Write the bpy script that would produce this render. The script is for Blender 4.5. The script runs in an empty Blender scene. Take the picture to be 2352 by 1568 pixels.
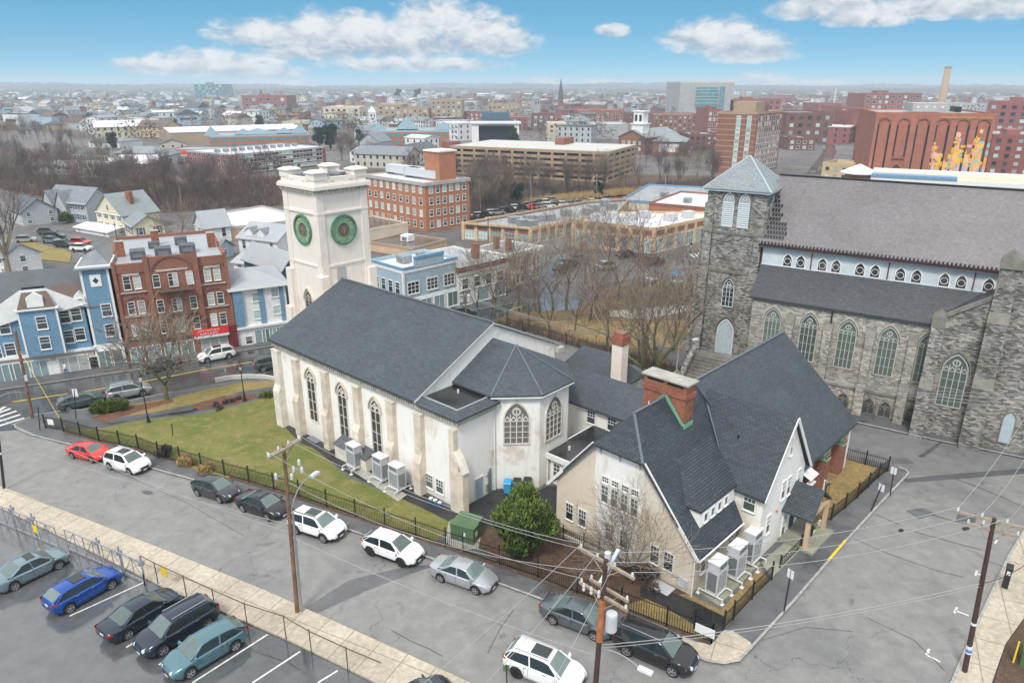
import bpy, bmesh, math, random
from mathutils import Vector, Matrix
R_=random.Random(7)
rad=math.radians; PI=math.pi
sc=bpy.context.scene; COL=sc.collection
# ---------------- camera ----------------
FP=1640.; CX=1176.; CY=784.; PIT=rad(19.8); H=31.5
cd=bpy.data.cameras.new('camera'); cam=bpy.data.objects.new('camera',cd); COL.objects.link(cam)
cd.sensor_width=36; cd.lens=36*FP/2352; cd.clip_start=.5; cd.clip_end=30000
cam.location=(0,0,H); cam.rotation_euler=(PI/2-PIT,0,0); sc.camera=cam
sc.view_settings.view_transform='Standard'; sc.view_settings.look='None'; sc.view_settings.exposure=0.57; sc.view_settings.gamma=1
sc.render.resolution_x=1024; sc.render.resolution_y=682
def ray(u,v):
    x=(u-CX)/FP; y=-(v-CY)/FP
    return (x, math.cos(PIT)+y*math.sin(PIT), -math.sin(PIT)+y*math.cos(PIT))
# ---------------- sun ----------------
SUN_EL=rad(52); SUN_AZ=rad(200)      # compass-like azimuth, from +Y clockwise: behind the camera, a little left
sd=bpy.data.lights.new('sun','SUN'); so=bpy.data.objects.new('sun',sd); COL.objects.link(so)
sd.energy=1.9; sd.angle=rad(12); sd.color=(1,.95,.88)
dv=Vector((math.sin(SUN_AZ)*math.cos(SUN_EL),math.cos(SUN_AZ)*math.cos(SUN_EL),math.sin(SUN_EL)))
so.rotation_euler=dv.to_track_quat('Z','Y').to_euler()
# ---------------- world ----------------
W=bpy.data.worlds.new('World'); sc.world=W; W.use_nodes=True
nt=W.node_tree; N=nt.nodes; N.clear()
class NB:
    """tiny node helper"""
    def __init__(s,nt): s.nt=nt
    def n(s,t,**k):
        o=s.nt.nodes.new(t)
        for a,b in k.items(): setattr(o,a,b)
        return o
    def set(s,sock,v):
        if hasattr(v,'is_linked') or isinstance(v,bpy.types.NodeSocket): s.nt.links.new(v,sock)
        else: sock.default_value=v
    def m(s,op,*a,clamp=False):
        o=s.n('ShaderNodeMath',operation=op); o.use_clamp=clamp
        for i,v in enumerate(a): s.set(o.inputs[i],v)
        return o.outputs[0]
    def mix(s,f,a,b,mode='MIX'):
        o=s.n('ShaderNodeMix',data_type='RGBA',blend_type=mode)
        s.set(o.inputs[0],f); s.set(o.inputs[6],a if not isinstance(a,tuple) else (*a,1)[:4]); s.set(o.inputs[7],b if not isinstance(b,tuple) else (*b,1)[:4])
        return o.outputs[2]
    def ramp(s,f,lo,hi,a=0.,b=1.,smooth=True):
        o=s.n('ShaderNodeMapRange'); o.interpolation_type='SMOOTHSTEP' if smooth else 'LINEAR'
        for i,v in enumerate((f,lo,hi,a,b)): s.set(o.inputs[i],v)
        return o.outputs[0]
    def noise(s,vec,scale,detail=4,rough=.55,dist=0.):
        o=s.n('ShaderNodeTexNoise'); 
        if vec is not None: s.set(o.inputs['Vector'],vec)
        o.inputs['Scale'].default_value=scale; o.inputs['Detail'].default_value=detail; o.inputs['Roughness'].default_value=rough; o.inputs['Distortion'].default_value=dist
        return o.outputs[0]
    def comb(s,x,y,z=0.):
        o=s.n('ShaderNodeCombineXYZ')
        for i,v in enumerate((x,y,z)): s.set(o.inputs[i],v)
        return o.outputs[0]
    def sep(s,v):
        o=s.n('ShaderNodeSeparateXYZ'); s.set(o.inputs[0],v); return o.outputs
b=NB(nt)
tc=b.n('ShaderNodeTexCoord').outputs['Generated']
sx,sy,sz=b.sep(tc)
az=b.m('ARCTAN2',sx,sy); el=b.m('ARCSINE',sz)
sky=b.n('ShaderNodeTexSky'); sky.sky_type='NISHITA'; sky.sun_disc=False; sky.sun_elevation=SUN_EL; sky.sun_rotation=SUN_AZ
sky.air_density=1.2; sky.dust_density=.6; sky.ozone_density=3.
# the band above the horizon is sampled a little higher in the sky so that it is as deep a blue as in the photograph
b.set(sky.inputs['Vector'],b.comb(sx,sy,b.m('ADD',b.m('MULTIPLY',b.m('MAXIMUM',sz,0.),3.2),.10)))
skyc=b.n('ShaderNodeVectorMath',operation='SCALE'); b.set(skyc.inputs[0],sky.outputs[0]); skyc.inputs['Scale'].default_value=.115
skyb=b.mix(1.,skyc.outputs[0],(.40,.80,.83),'MULTIPLY')
skyb=b.mix(.6,skyb,b.mix(b.ramp(el,-.01,.10),(.20,.40,.525),(.105,.33,.52)))
CL=[(640,84,150,38),(800,92,170,62),(900,100,240,52),(1000,62,110,66),(1080,82,130,62),(1150,100,90,44),(700,120,130,26),
 (500,152,170,34),(420,158,130,20),(580,165,120,22),(1650,92,120,46),(1720,118,110,36),(1590,88,80,22),(1900,18,130,36),(1990,42,110,26),(2250,12,180,40),(2100,18,90,24),
 (1410,72,42,18),(1740,190,86,22),(1385,194,72,12),(1240,192,52,15),(620,198,120,16),(1500,205,60,10),(1880,196,90,12),(330,150,70,16),(950,150,220,22)]
nv=b.comb(b.m('MULTIPLY',az,26.),b.m('MULTIPLY',el,46.),0.)
n1=b.noise(nv,1.3,8,.6,.3); n2=b.noise(nv,.5,3,.5)
fld=None; sh=None
for u,v,w,h in CL:
    r=ray(u,v); L=math.hypot(r[0],r[1]); a0=math.atan2(r[0],r[1]); e0=math.atan2(r[2],L)
    wa=w/FP*.9; we=h/FP*.95
    dx=b.m('DIVIDE',b.m('SUBTRACT',az,a0),wa)
    dy=b.m('DIVIDE',b.m('SUBTRACT',el,e0),we)
    dyy=b.m('MAXIMUM',dy,b.m('MULTIPLY',dy,-1.5))
    d=b.m('SUBTRACT',1.,b.m('ADD',b.m('MULTIPLY',dx,dx),b.m('MULTIPLY',dyy,dyy)))
    d=b.m('MAXIMUM',d,-1.)
    s_=b.m('MULTIPLY',b.m('MAXIMUM',d,0.),dy)
    fld=d if fld is None else b.m('MAXIMUM',fld,d)
    sh=s_ if sh is None else b.m('ADD',sh,s_)
dens=b.m('ADD',fld,b.m('MULTIPLY',b.m('SUBTRACT',n1,.5),2.3))
mask=b.ramp(dens,-.35,.75)
shade=b.ramp(b.m('ADD',b.m('MULTIPLY',sh,.8),b.m('MULTIPLY',b.m('SUBTRACT',n1,.5),3.0)),-.75,.65)
ccol=b.mix(shade,(.25,.31,.385),(.60,.605,.61))
inb=b.m('MULTIPLY',mask,.93)
front=b.mix(inb,skyb,ccol)
# high, unbroken bright overcast above the strip of clear sky
ov=b.ramp(el,.16,.34)
n3=b.noise(tc,3.,4)
ovc=b.mix(n3,(.66,.70,.75),(1.0,1.01,1.02))
fin=b.mix(ov,front,ovc)
bg=b.n('ShaderNodeBackground'); b.set(bg.inputs[0],fin); bg.inputs[1].default_value=1.0
wo=b.n('ShaderNodeOutputWorld'); nt.links.new(bg.outputs[0],wo.inputs[0])
# ---------------- terrain and photo-survey helpers ----------------
CH0=Vector((-4.1,48.2)); TH=rad(137.8); E1=Vector((math.cos(TH),math.sin(TH)))
def T(x,y):
    s=(x-CH0.x)*E1.x+(y-CH0.y)*E1.y
    return -.045*max(0.,min(75.,s-3.))
ZF=-3.375
def G(u,v,z=None):
    """point of the ground (or of the level z) seen at photo position u,v"""
    r=ray(u,v)
    if z is not None:
        t=(z-H)/r[2]; return Vector((r[0]*t,r[1]*t,z))
    lo,hi=0.,40000.
    for _ in range(60):
        m=(lo+hi)/2
        if H+r[2]*m>T(r[0]*m,r[1]*m): lo=m
        else: hi=m
    return Vector((r[0]*lo,r[1]*lo,T(r[0]*lo,r[1]*lo)))
def proj(p):
    z=p[2]-H; d=p[1]*math.cos(PIT)-z*math.sin(PIT); up=p[1]*math.sin(PIT)+z*math.cos(PIT)
    return CX+FP*p[0]/d, CY-FP*up/d
def ZH(p,v):
    """height whose picture above ground point p is at row v"""
    k=(CY-v)/FP; c,s=math.cos(PIT),math.sin(PIT)
    return H+p[1]*(k*c-s)/(c+k*s)
# ---------------- materials ----------------
MATS={}
def newmat(name):
    m=bpy.data.materials.new(name); m.use_nodes=True; m.node_tree.nodes.clear(); nb=NB(m.node_tree)
    bs=nb.n('ShaderNodeBsdfPrincipled'); o=nb.n('ShaderNodeOutputMaterial'); m.node_tree.links.new(bs.outputs[0],o.inputs[0]); MATS[name]=m
    return m,nb,bs
def bump(nb,bs,h,st=.3,d=.02):
    o=nb.n('ShaderNodeBump'); o.inputs['Strength'].default_value=st; o.inputs['Distance'].default_value=d; nb.set(o.inputs['Height'],h); nb.set(bs.inputs['Normal'],o.outputs[0])
def M(name,c,rough=.7,var=.15,scale=1.5,metal=0.,spec=.5,coat=0.,emit=None,alpha=None):
    if name in MATS: return MATS[name]
    m,nb,bs=newmat(name)
    oc=nb.n('ShaderNodeTexCoord').outputs['Object']
    if var>0:
        n=nb.noise(oc,scale,5,.6)
        n_=nb.ramp(n,.3,.7,1-var,1+var,False)
        v=nb.n('ShaderNodeVectorMath',operation='SCALE'); v.inputs[0].default_value=c; nb.set(v.inputs['Scale'],n_); nb.set(bs.inputs['Base Color'],v.outputs[0])
        nb.set(bs.inputs['Roughness'],nb.ramp(n,.3,.7,max(.02,rough-.08),min(1,rough+.08),False))
    else:
        bs.inputs['Base Color'].default_value=(*c,1); bs.inputs['Roughness'].default_value=rough
    bs.inputs['Metallic'].default_value=metal; bs.inputs['Specular IOR Level'].default_value=spec; bs.inputs['Coat Weight'].default_value=coat; bs.inputs['Coat Roughness'].default_value=.05
    if emit: bs.inputs['Emission Color'].default_value=(*emit[0],1); bs.inputs['Emission Strength'].default_value=emit[1]
    return m
def wallvec(nb,kz=1.):
    oc=nb.n('ShaderNodeTexCoord').outputs['Object']; x,y,z=nb.sep(oc)
    return oc,nb.comb(nb.m('ADD',x,y),nb.m('MULTIPLY',z,kz),0.),z
def brickmat(name,c1,c2,mortar,bw=.22,bh=.075,ms=.012,rough=.85,big=.2,dirt=(.1,.1,.1),dirtamt=.3,kz=1.,bmp=.25,off=.5,bigscale=.25,jit=0.,flat=None):
    if name in MATS: return MATS[name]
    m,nb,bs=newmat(name); oc,vec,z=wallvec(nb,kz)
    if flat is not None:
        mp_=nb.n('ShaderNodeMapping'); mp_.inputs['Rotation'].default_value=(0,0,flat); nb.set(mp_.inputs['Vector'],oc); vec=mp_.outputs[0]
    if jit:
        va=nb.n('ShaderNodeVectorMath',operation='ADD'); nb.set(va.inputs[0],vec)
        nn=nb.noise(oc,1.2,2); nb.set(va.inputs[1],nb.comb(nb.m('MULTIPLY',nn,jit),nb.m('MULTIPLY',nn,jit*.5),0.)); vec=va.outputs[0]
    br=nb.n('ShaderNodeTexBrick'); nb.set(br.inputs['Vector'],vec); br.offset=off
    br.inputs['Color1'].default_value=(*c1,1); br.inputs['Color2'].default_value=(*c2,1); br.inputs['Mortar'].default_value=(*mortar,1)
    br.inputs['Scale'].default_value=1; br.inputs['Mortar Size'].default_value=ms; br.inputs['Brick Width'].default_value=bw; br.inputs['Row Height'].default_value=bh; br.inputs['Bias'].default_value=0
    n=nb.noise(oc,bigscale,6,.65); n2=nb.noise(oc,4.,3)
    v=nb.n('ShaderNodeVectorMath',operation='SCALE'); nb.set(v.inputs[0],br.outputs[0]); nb.set(v.inputs['Scale'],nb.m('MULTIPLY',nb.ramp(n,.3,.7,1-big,1+big,False),nb.ramp(n2,.3,.7,.84,1.16,False)))
    col=nb.mix(nb.ramp(nb.noise(oc,.6,7,.7),.55,.75,0.,dirtamt),v.outputs[0],dirt)
    nb.set(bs.inputs['Base Color'],col); bs.inputs['Roughness'].default_value=rough
    bump(nb,bs,br.outputs[1],-bmp,.02)
    return m
def stucco(name,base,stain,amt=.5,thr=.52,low=1.6,lowc=(.42,.36,.28)):
    if name in MATS: return MATS[name]
    m,nb,bs=newmat(name); oc,vec,z=wallvec(nb)
    n=nb.noise(oc,.22,7,.62,.6); n2=nb.noise(nb.comb(nb.sep(vec)[0],nb.m('MULTIPLY',z,.25)),1.6,6,.65)
    c=nb.mix(nb.ramp(n,thr,thr+.10,0.,amt),base,stain)
    c=nb.mix(nb.ramp(n2,.5,.78,0.,.35),c,tuple(v*.72 for v in stain))
    lo=nb.ramp(nb.m('ADD',z,nb.m('MULTIPLY',n2,2.2)),.6,low+.9,.5,0.)
    c=nb.mix(lo,c,lowc)
    fine=nb.noise(oc,9.,4); v=nb.n('ShaderNodeVectorMath',operation='SCALE'); nb.set(v.inputs[0],c); nb.set(v.inputs['Scale'],nb.ramp(fine,.3,.7,.95,1.04,False))
    nb.set(bs.inputs['Base Color'],v.outputs[0]); bs.inputs['Roughness'].default_value=.85; bump(nb,bs,nb.noise(oc,30.,3),.25,.01)
    return m
def wet(name,c,dark,rl=.12,rh=.7,thr=.5,width=.12,scale=.12,grain=.12,specks=True,spec=.5):
    """asphalt or paving that is patchily wet"""
    if name in MATS: return MATS[name]
    m,nb,bs=newmat(name); oc=nb.n('ShaderNodeTexCoord').outputs['Object']
    big=nb.noise(oc,scale,7,.6,.4); fine=nb.noise(oc,14.,3,.7); mid=nb.noise(oc,.9,6,.7)
    wetm=nb.ramp(big,thr,thr+width)
    c2=nb.mix(wetm,c,dark)
    v=nb.n('ShaderNodeVectorMath',operation='SCALE'); nb.set(v.inputs[0],c2)
    nb.set(v.inputs['Scale'],nb.m('MULTIPLY',nb.ramp(fine,.3,.7,1-grain,1+grain,False),nb.ramp(mid,.3,.7,.80,1.18,False)))
    col=v.outputs[0]
    oil=nb.noise(oc,.33,3,.5,1.2); col=nb.mix(nb.ramp(oil,.64,.74,0.,.45),col,(.045,.045,.047))
    if specks:
        vo=nb.n('ShaderNodeTexVoronoi'); vo.feature='DISTANCE_TO_EDGE'; vo.inputs['Scale'].default_value=.16; nb.set(vo.inputs['Vector'],oc)
        wv=nb.n('ShaderNodeVectorMath',operation='ADD'); nb.set(wv.inputs[0],oc); nb.set(wv.inputs[1],nb.comb(nb.m('MULTIPLY',nb.noise(oc,.6,4),3.),nb.m('MULTIPLY',nb.noise(oc,.5,4),3.))); nb.set(vo.inputs['Vector'],wv.outputs[0])
        crack=nb.ramp(vo.outputs[0],.0,.006,.55,0.)
        col=nb.mix(nb.m('MULTIPLY',crack,nb.ramp(big,.4,.6,0.,1.)),col,(.03,.03,.032))
    nb.set(bs.inputs['Base Color'],col)
    nb.set(bs.inputs['Roughness'],nb.m('ADD',nb.ramp(wetm,0.,1.,rh,rl,False),nb.m('MULTIPLY',nb.m('SUBTRACT',mid,.5),.12)))
    bs.inputs['Specular IOR Level'].default_value=spec
    bm_=nb.n('ShaderNodeBump'); bm_.inputs['Distance'].default_value=.01; nb.set(bm_.inputs['Strength'],nb.ramp(wetm,0.,1.,.35,.03,False)); nb.set(bm_.inputs['Height'],fine); nb.set(bs.inputs['Normal'],bm_.outputs[0])
    return m
def grassmat(name,c1,c2,c3,s=.35,fine=9.):
    if name in MATS: return MATS[name]
    m,nb,bs=newmat(name); oc=nb.n('ShaderNodeTexCoord').outputs['Object']
    n=nb.noise(oc,s,6,.65,.3); n2=nb.noise(oc,fine,4,.7); n3=nb.noise(oc,s*4,5,.7)
    c=nb.mix(nb.ramp(n,.38,.62),c1,c2); c=nb.mix(nb.ramp(n3,.48,.66,0.,.75),c,c3); c=nb.mix(nb.ramp(nb.noise(oc,s*11,4,.7),.52,.66,0.,.45),c,tuple(v*.55 for v in c1))
    v=nb.n('ShaderNodeVectorMath',operation='SCALE'); nb.set(v.inputs[0],c); nb.set(v.inputs['Scale'],nb.ramp(n2,.25,.75,.62,1.38,False))
    nb.set(bs.inputs['Base Color'],v.outputs[0]); bs.inputs['Roughness'].default_value=.95; bump(nb,bs,n2,.8,.05)
    return m
def glassmat(name='window_glass',c=(.035,.045,.055),rough=.08,var=.5):
    if name in MATS: return MATS[name]
    m,nb,bs=newmat(name); oc=nb.n('ShaderNodeTexCoord').outputs['Object']; oi=nb.n('ShaderNodeObjectInfo')
    n=nb.noise(oc,1.1,2)
    f=nb.m('ADD',nb.m('MULTIPLY',n,.5),nb.m('MULTIPLY',oi.outputs['Random'],.7))
    v=nb.n('ShaderNodeVectorMath',operation='SCALE'); v.inputs[0].default_value=c; nb.set(v.inputs['Scale'],nb.ramp(f,.2,1.,1-var,1+2*var,False))
    nb.set(bs.inputs['Base Color'],v.outputs[0]); bs.inputs['Roughness'].default_value=rough; bs.inputs['Specular IOR Level'].default_value=.6
    return m
# ---------------- mesh helpers ----------------
class MB:
    def __init__(s): s.v=[]; s.f=[]; s.m=[]; s.mats=[]; s.cur=0
    def mat(s,m):
        if isinstance(m,str): m=MATS[m]
        if m not in s.mats: s.mats.append(m)
        s.cur=s.mats.index(m); return s
    def face(s,pts):
        i=len(s.v); s.v+= [tuple(p) for p in pts]; s.f.append(tuple(range(i,i+len(pts)))); s.m.append(s.cur); return s
    def raw(s,vs,fs):
        i=len(s.v); s.v+=[tuple(p) for p in vs]
        for f in fs: s.f.append(tuple(i+k for k in f)); s.m.append(s.cur)
        return s
    def box(s,x0,x1,y0,y1,z0,z1,bottom=True):
        vs=[(x0,y0,z0),(x1,y0,z0),(x1,y1,z0),(x0,y1,z0),(x0,y0,z1),(x1,y0,z1),(x1,y1,z1),(x0,y1,z1)]
        fs=[(0,1,5,4),(1,2,6,5),(2,3,7,6),(3,0,4,7),(4,5,6,7)]
        if bottom: fs.append((3,2,1,0))
        return s.raw(vs,fs)
    def obox(s,p,ang,w,d,h,z0=0):
        """box centred at p rotated by ang about z"""
        c,q=math.cos(ang),math.sin(ang); vs=[]
        for z in (z0,z0+h):
            for x,y in ((-w/2,-d/2),(w/2,-d/2),(w/2,d/2),(-w/2,d/2)): vs.append((p[0]+x*c-y*q,p[1]+x*q+y*c,p[2]+z if len(p)>2 else z))
        return s.raw(vs,[(0,1,5,4),(1,2,6,5),(2,3,7,6),(3,0,4,7),(4,5,6,7),(3,2,1,0)])
    def prism(s,poly,z0,z1):
        n=len(poly); a=sum(poly[i][0]*poly[(i+1)%n][1]-poly[(i+1)%n][0]*poly[i][1] for i in range(n))
        if a<0: poly=poly[::-1]
        vs=[(x,y,z0) for x,y in poly]+[(x,y,z1) for x,y in poly]
        fs=[(i,(i+1)%n,n+(i+1)%n,n+i) for i in range(n)]+[tuple(range(n,2*n)),tuple(range(n-1,-1,-1))]
        return s.raw(vs,fs)
    def xprism(s,poly,y0,y1):
        """poly in (x,z), extruded in y"""
        n=len(poly); a=sum(poly[i][0]*poly[(i+1)%n][1]-poly[(i+1)%n][0]*poly[i][1] for i in range(n))
        if a<0: poly=poly[::-1]
        vs=[(x,y0,z) for x,z in poly]+[(x,y1,z) for x,z in poly]
        fs=[((i+1)%n,i,n+i,n+(i+1)%n)[::-1] for i in range(n)]+[tuple(range(n)),tuple(range(2*n-1,n-1,-1))]
        return s.raw(vs,fs)
    def bar(s,a,c,w,h=None,n=4,w2=None):
        """tapered bar or tube from a to c, n sides"""
        a=Vector(a); c=Vector(c); d=(c-a)
        if d.length<1e-6: return s
        d.normalize(); up=Vector((0,0,1)) if abs(d.z)<.95 else Vector((1,0,0))
        x=d.cross(up).normalized(); y=x.cross(d); h=h or w; k=(w2/w) if w2 is not None else 1.
        vs=[]; o=PI/4 if n==4 else 0; q=math.sqrt(2) if n==4 else 1
        for p,f in ((a,1),(c,k)):
            for i in range(n):
                t=o+2*PI*i/n; vs.append(p+x*(math.cos(t)*w/2*q*f)+y*(math.sin(t)*h/2*q*f))
        fs=[(i,(i+1)%n,n+(i+1)%n,n+i) for i in range(n)]+[tuple(range(n-1,-1,-1)),tuple(range(n,2*n))]
        return s.raw(vs,fs)
    def tube(s,pts,w,n=6,w2=None):
        for i in range(len(pts)-1):
            t0=i/(len(pts)-1); t1=(i+1)/(len(pts)-1); a=w+(w2-w)*t0 if w2 else w; c=w+(w2-w)*t1 if w2 else w
            s.bar(pts[i],pts[i+1],a,n=n,w2=c)
        return s
    def lathe(s,prof,n=12,c=(0,0,0)):
        vs=[];fs=[]
        for r,z in prof:
            for i in range(n): t=2*PI*i/n; vs.append((c[0]+r*math.cos(t),c[1]+r*math.sin(t),c[2]+z))
        for k in range(len(prof)-1):
            for i in range(n): j=(i+1)%n; fs.append((k*n+i,k*n+j,(k+1)*n+j,(k+1)*n+i))
        fs.append(tuple(range(n-1,-1,-1))); fs.append(tuple((len(prof)-1)*n+i for i in range(n)))
        return s.raw(vs,fs)
    def mesh(s,name,smooth=False):
        me=bpy.data.meshes.new(name); me.from_pydata(s.v,[],s.f)
        for m in s.mats: me.materials.append(m)
        me.polygons.foreach_set('material_index',s.m)
        if smooth: me.polygons.foreach_set('use_smooth',[True]*len(s.f))
        me.update(); return me
    def build(s,name,parent=None,smooth=False,**k):
        return put(name,s.mesh(name,smooth),parent,**k)
def put(name,me,parent=None,loc=None,rz=0,label=None,cat=None,group=None,kind=None):
    o=bpy.data.objects.new(name,me); COL.objects.link(o)
    if loc is not None: o.location=loc
    if rz: o.rotation_euler=(0,0,rz)
    if parent is not None: o.parent=parent
    tag(o,label,cat,group,kind); return o
def tag(o,label=None,cat=None,group=None,kind=None):
    if label: o['label']=label
    if cat: o['category']=cat
    if group: o['group']=group
    if kind: o['kind']=kind
    return o
def root(name,loc,rz=0,label=None,cat=None,group=None):
    return put(name,None,None,loc,rz,label,cat,group)
def copytree(o,parent=None):
    c=o.copy(); COL.objects.link(c)
    if parent is not None: c.parent=parent
    for ch in list(o.children): copytree(ch,c)
    return c
def fixn(me):
    bm=bmesh.new(); bm.from_mesh(me); bmesh.ops.remove_doubles(bm,verts=bm.verts,dist=1e-4); bmesh.ops.recalc_face_normals(bm,faces=bm.faces); bm.to_mesh(me); bm.free(); return me
# ---------------- ground sheets ----------------
def sheet(name,poly,layer,mat,kind='structure',skirt=0.,px=True,**k):
    """flat sheet following the terrain; layer is its height above it; skirt gives it sides"""
    pts=[G(*p) if px else Vector((p[0],p[1],0)) for p in poly]
    bm=bmesh.new(); vs=[bm.verts.new((p.x,p.y,0)) for p in pts]
    f=bm.faces.new(vs); f.normal_update()
    if f.normal.z<0: f.normal_flip()
    n=Vector((E1.x,E1.y,0))
    for s in (3.,78.):
        bmesh.ops.bisect_plane(bm,geom=bm.verts[:]+bm.edges[:]+bm.faces[:],plane_co=Vector((CH0.x,CH0.y,0))+n*s,plane_no=n)
    bmesh.ops.triangulate(bm,faces=bm.faces[:])
    for v in bm.verts: v.co.z=T(v.co.x,v.co.y)+layer
    if skirt:
        ed=[e for e in bm.edges if e.is_boundary]
        r=bmesh.ops.extrude_edge_only(bm,edges=ed)
        for v in r['geom']:
            if isinstance(v,bmesh.types.BMVert): v.co.z-=skirt
        bmesh.ops.recalc_face_normals(bm,faces=bm.faces[:])
        tot=sum(f.normal.z for f in bm.faces)
        if tot<0: bmesh.ops.reverse_faces(bm,faces=bm.faces[:])
    me=bpy.data.meshes.new(name); bm.to_mesh(me); bm.free(); me.materials.append(MATS[mat] if isinstance(mat,str) else mat)
    return put(name,me,None,kind=kind,**k)
def densify(pts,step=2.):
    out=[pts[0]]
    for a,c in zip(pts,pts[1:]):
        n=max(1,int((c-a).length/step))
        out+=[a.lerp(c,(i+1)/n) for i in range(n)]
    return out
def ribbon(name,poly,width,layer,mat,depth=.15,side=0,px=True,kind='structure',**k):
    """raised strip along a line (kerbs, painted lines)"""
    P=[G(*p) if px else Vector((*p,0)) for p in poly]; P=densify(P)
    mb=MB().mat(mat); L=[]
    for i,p in enumerate(P):
        a=P[max(0,i-1)]; c=P[min(len(P)-1,i+1)]; d=(c-a); d.z=0; d.normalize(); nn=Vector((-d.y,d.x,0))
        l=p+nn*width*(.5+side/2); r=p-nn*width*(.5-side/2); L.append((l,r))
    for (l,r),(l2,r2) in zip(L,L[1:]):
        q=[Vector((v.x,v.y,T(v.x,v.y)+layer)) for v in (r,r2,l2,l)]
        mb.face(q)
        if depth:
            for a,c in ((0,1),(2,3)): mb.face([q[a]-Vector((0,0,depth)),q[c]-Vector((0,0,depth)),q[c],q[a]])
    return mb.build(name,kind=kind,**k)
# ---------------- material library ----------------
wet('asphalt_pale',(.225,.222,.213),(.155,.158,.16),rl=.3,rh=.7,thr=.5,width=.22,scale=.09)
wet('asphalt_wet',(.085,.088,.09),(.045,.047,.05),spec=.9,rl=.05,rh=.2,thr=.42,width=.2,scale=.09)
wet('lot_asphalt',(.105,.11,.116),(.06,.065,.07),spec=1.,rl=.02,rh=.06,thr=.42,width=.2,scale=.07,grain=.04)
wet('asphalt_mid',(.165,.165,.165),(.10,.102,.106),rl=.25,rh=.7,thr=.5,width=.25,scale=.12)
M('pale_wet_roof',(.34,.36,.385),.4,.08,.3)
wet('sidewalk_dark',(.115,.12,.125),(.06,.064,.068),rl=.25,rh=.7,thr=.5,width=.2,scale=.3)
wet('trench_asphalt',(.125,.13,.135),(.09,.095,.10),rl=.25,rh=.6,thr=.5,width=.2,scale=.3,specks=False)
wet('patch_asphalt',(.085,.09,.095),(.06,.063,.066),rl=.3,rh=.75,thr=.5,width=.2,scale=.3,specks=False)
wet('black_asphalt',(.028,.03,.033),(.018,.02,.022),rl=.12,rh=.5,thr=.45,width=.2,scale=.3,specks=False)
wet('steel_road',(.12,.125,.13),(.07,.075,.08),rl=.14,rh=.5,thr=.42,width=.2,scale=.06,specks=False)
brickmat('concrete_slabs',(.47,.415,.33),(.43,.38,.30),(.26,.23,.18),bw=2.0,bh=2.4,ms=.035,big=.15,off=0.,flat=rad(26),dirtamt=.2,dirt=(.2,.17,.13),bmp=.1)
M('concrete',(.36,.35,.31),.85,.2,1.2); M('pale_concrete',(.5,.49,.46),.8,.15,1.); M('ramp_concrete',(.26,.26,.20),.8,.25,.8)
M('granite',(.34,.33,.31),.8,.3,3.)
M('white_paint_line',(.62,.62,.60),.6,.25,3.); M('yellow_paint',(.72,.52,.03),.6,.15,4.); M('road_yellow',(.55,.36,.05),.6,.3,2.)
grassmat('lawn_green',(.118,.142,.026),(.175,.172,.045),(.25,.195,.085),.2); grassmat('lawn_straw',(.27,.19,.06),(.19,.165,.04),(.30,.24,.13),.3)
grassmat('dry_grass',(.30,.215,.08),(.22,.165,.07),(.17,.12,.06),.6)
grassmat('park_ground',(.20,.14,.065),(.12,.085,.055),(.15,.12,.04),.1,3.); grassmat('mulch',(.075,.045,.03),(.10,.06,.04),(.16,.10,.05),.8,12.); grassmat('red_mulch',(.17,.065,.04),(.11,.05,.035),(.2,.12,.06),1.,14.)
grassmat('city_ground',(.15,.135,.13),(.10,.095,.095),(.20,.185,.18),.012,.3); grassmat('hill_green',(.075,.07,.062),(.055,.058,.055),(.095,.085,.075),.004,.05)
stucco('stucco_white',(.86,.84,.80),(.60,.49,.38),.7,.57)
stucco('stucco_cream',(.69,.59,.47),(.72,.68,.61),.6,.5); stucco('stucco_house',(.83,.81,.77),(.62,.55,.45),.6,.54)
stucco('tower_stucco',(.78,.71,.64),(.69,.585,.49),.45,.5,low=.1)
M('buttress_stain',(.64,.55,.45),.85,.24,.9); M('trim_cream',(.68,.63,.55),.8,.18,1.2); M('eave_stone',(.40,.37,.31),.85,.35,2.)
brickmat('shingle',(.070,.086,.100),(.050,.062,.074),(.03,.04,.05),bw=.5,bh=.125,ms=.014,rough=.62,big=.1,dirt=(.11,.125,.135),dirtamt=.4,bigscale=.35,bmp=.5,kz=1.6)
brickmat('shingle_dark',(.062,.08,.095),(.035,.048,.06),(.015,.02,.026),bw=.55,bh=.15,ms=.03,rough=.6,big=.12,dirt=(.09,.10,.11),dirtamt=.2,bigscale=.35,bmp=.6,kz=1.3)
brickmat('slate_mauve',(.178,.163,.170),(.145,.133,.140),(.12,.11,.117),bw=.28,bh=.13,ms=.012,rough=.5,big=.14,dirt=(.205,.19,.19),dirtamt=.4,bigscale=.2,bmp=.4)
brickmat('slate_aisle',(.07,.077,.085),(.04,.046,.053),(.028,.032,.038),bw=.3,bh=.09,ms=.01,rough=.55,big=.16,dirt=(.11,.115,.12),dirtamt=.3,kz=1.5)
brickmat('slate_bluegreen',(.25,.285,.295),(.21,.243,.255),(.14,.165,.175),bw=.4,bh=.18,ms=.012,rough=.5,big=.1,dirt=(.28,.33,.33),dirtamt=.3)
brickmat('rubble_stone',(.40,.38,.34),(.055,.052,.05),(.19,.182,.168),bw=.38,bh=.15,ms=.018,rough=.9,big=.45,dirt=(.075,.07,.065),dirtamt=.5,bmp=.9,bigscale=.35,jit=.5)
brickmat('pale_stone',(.48,.445,.39),(.15,.142,.13),(.33,.31,.27),bw=.40,bh=.16,ms=.018,rough=.9,big=.32,dirt=(.10,.095,.09),dirtamt=.6,bmp=.9,bigscale=.3,jit=.5)
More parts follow.
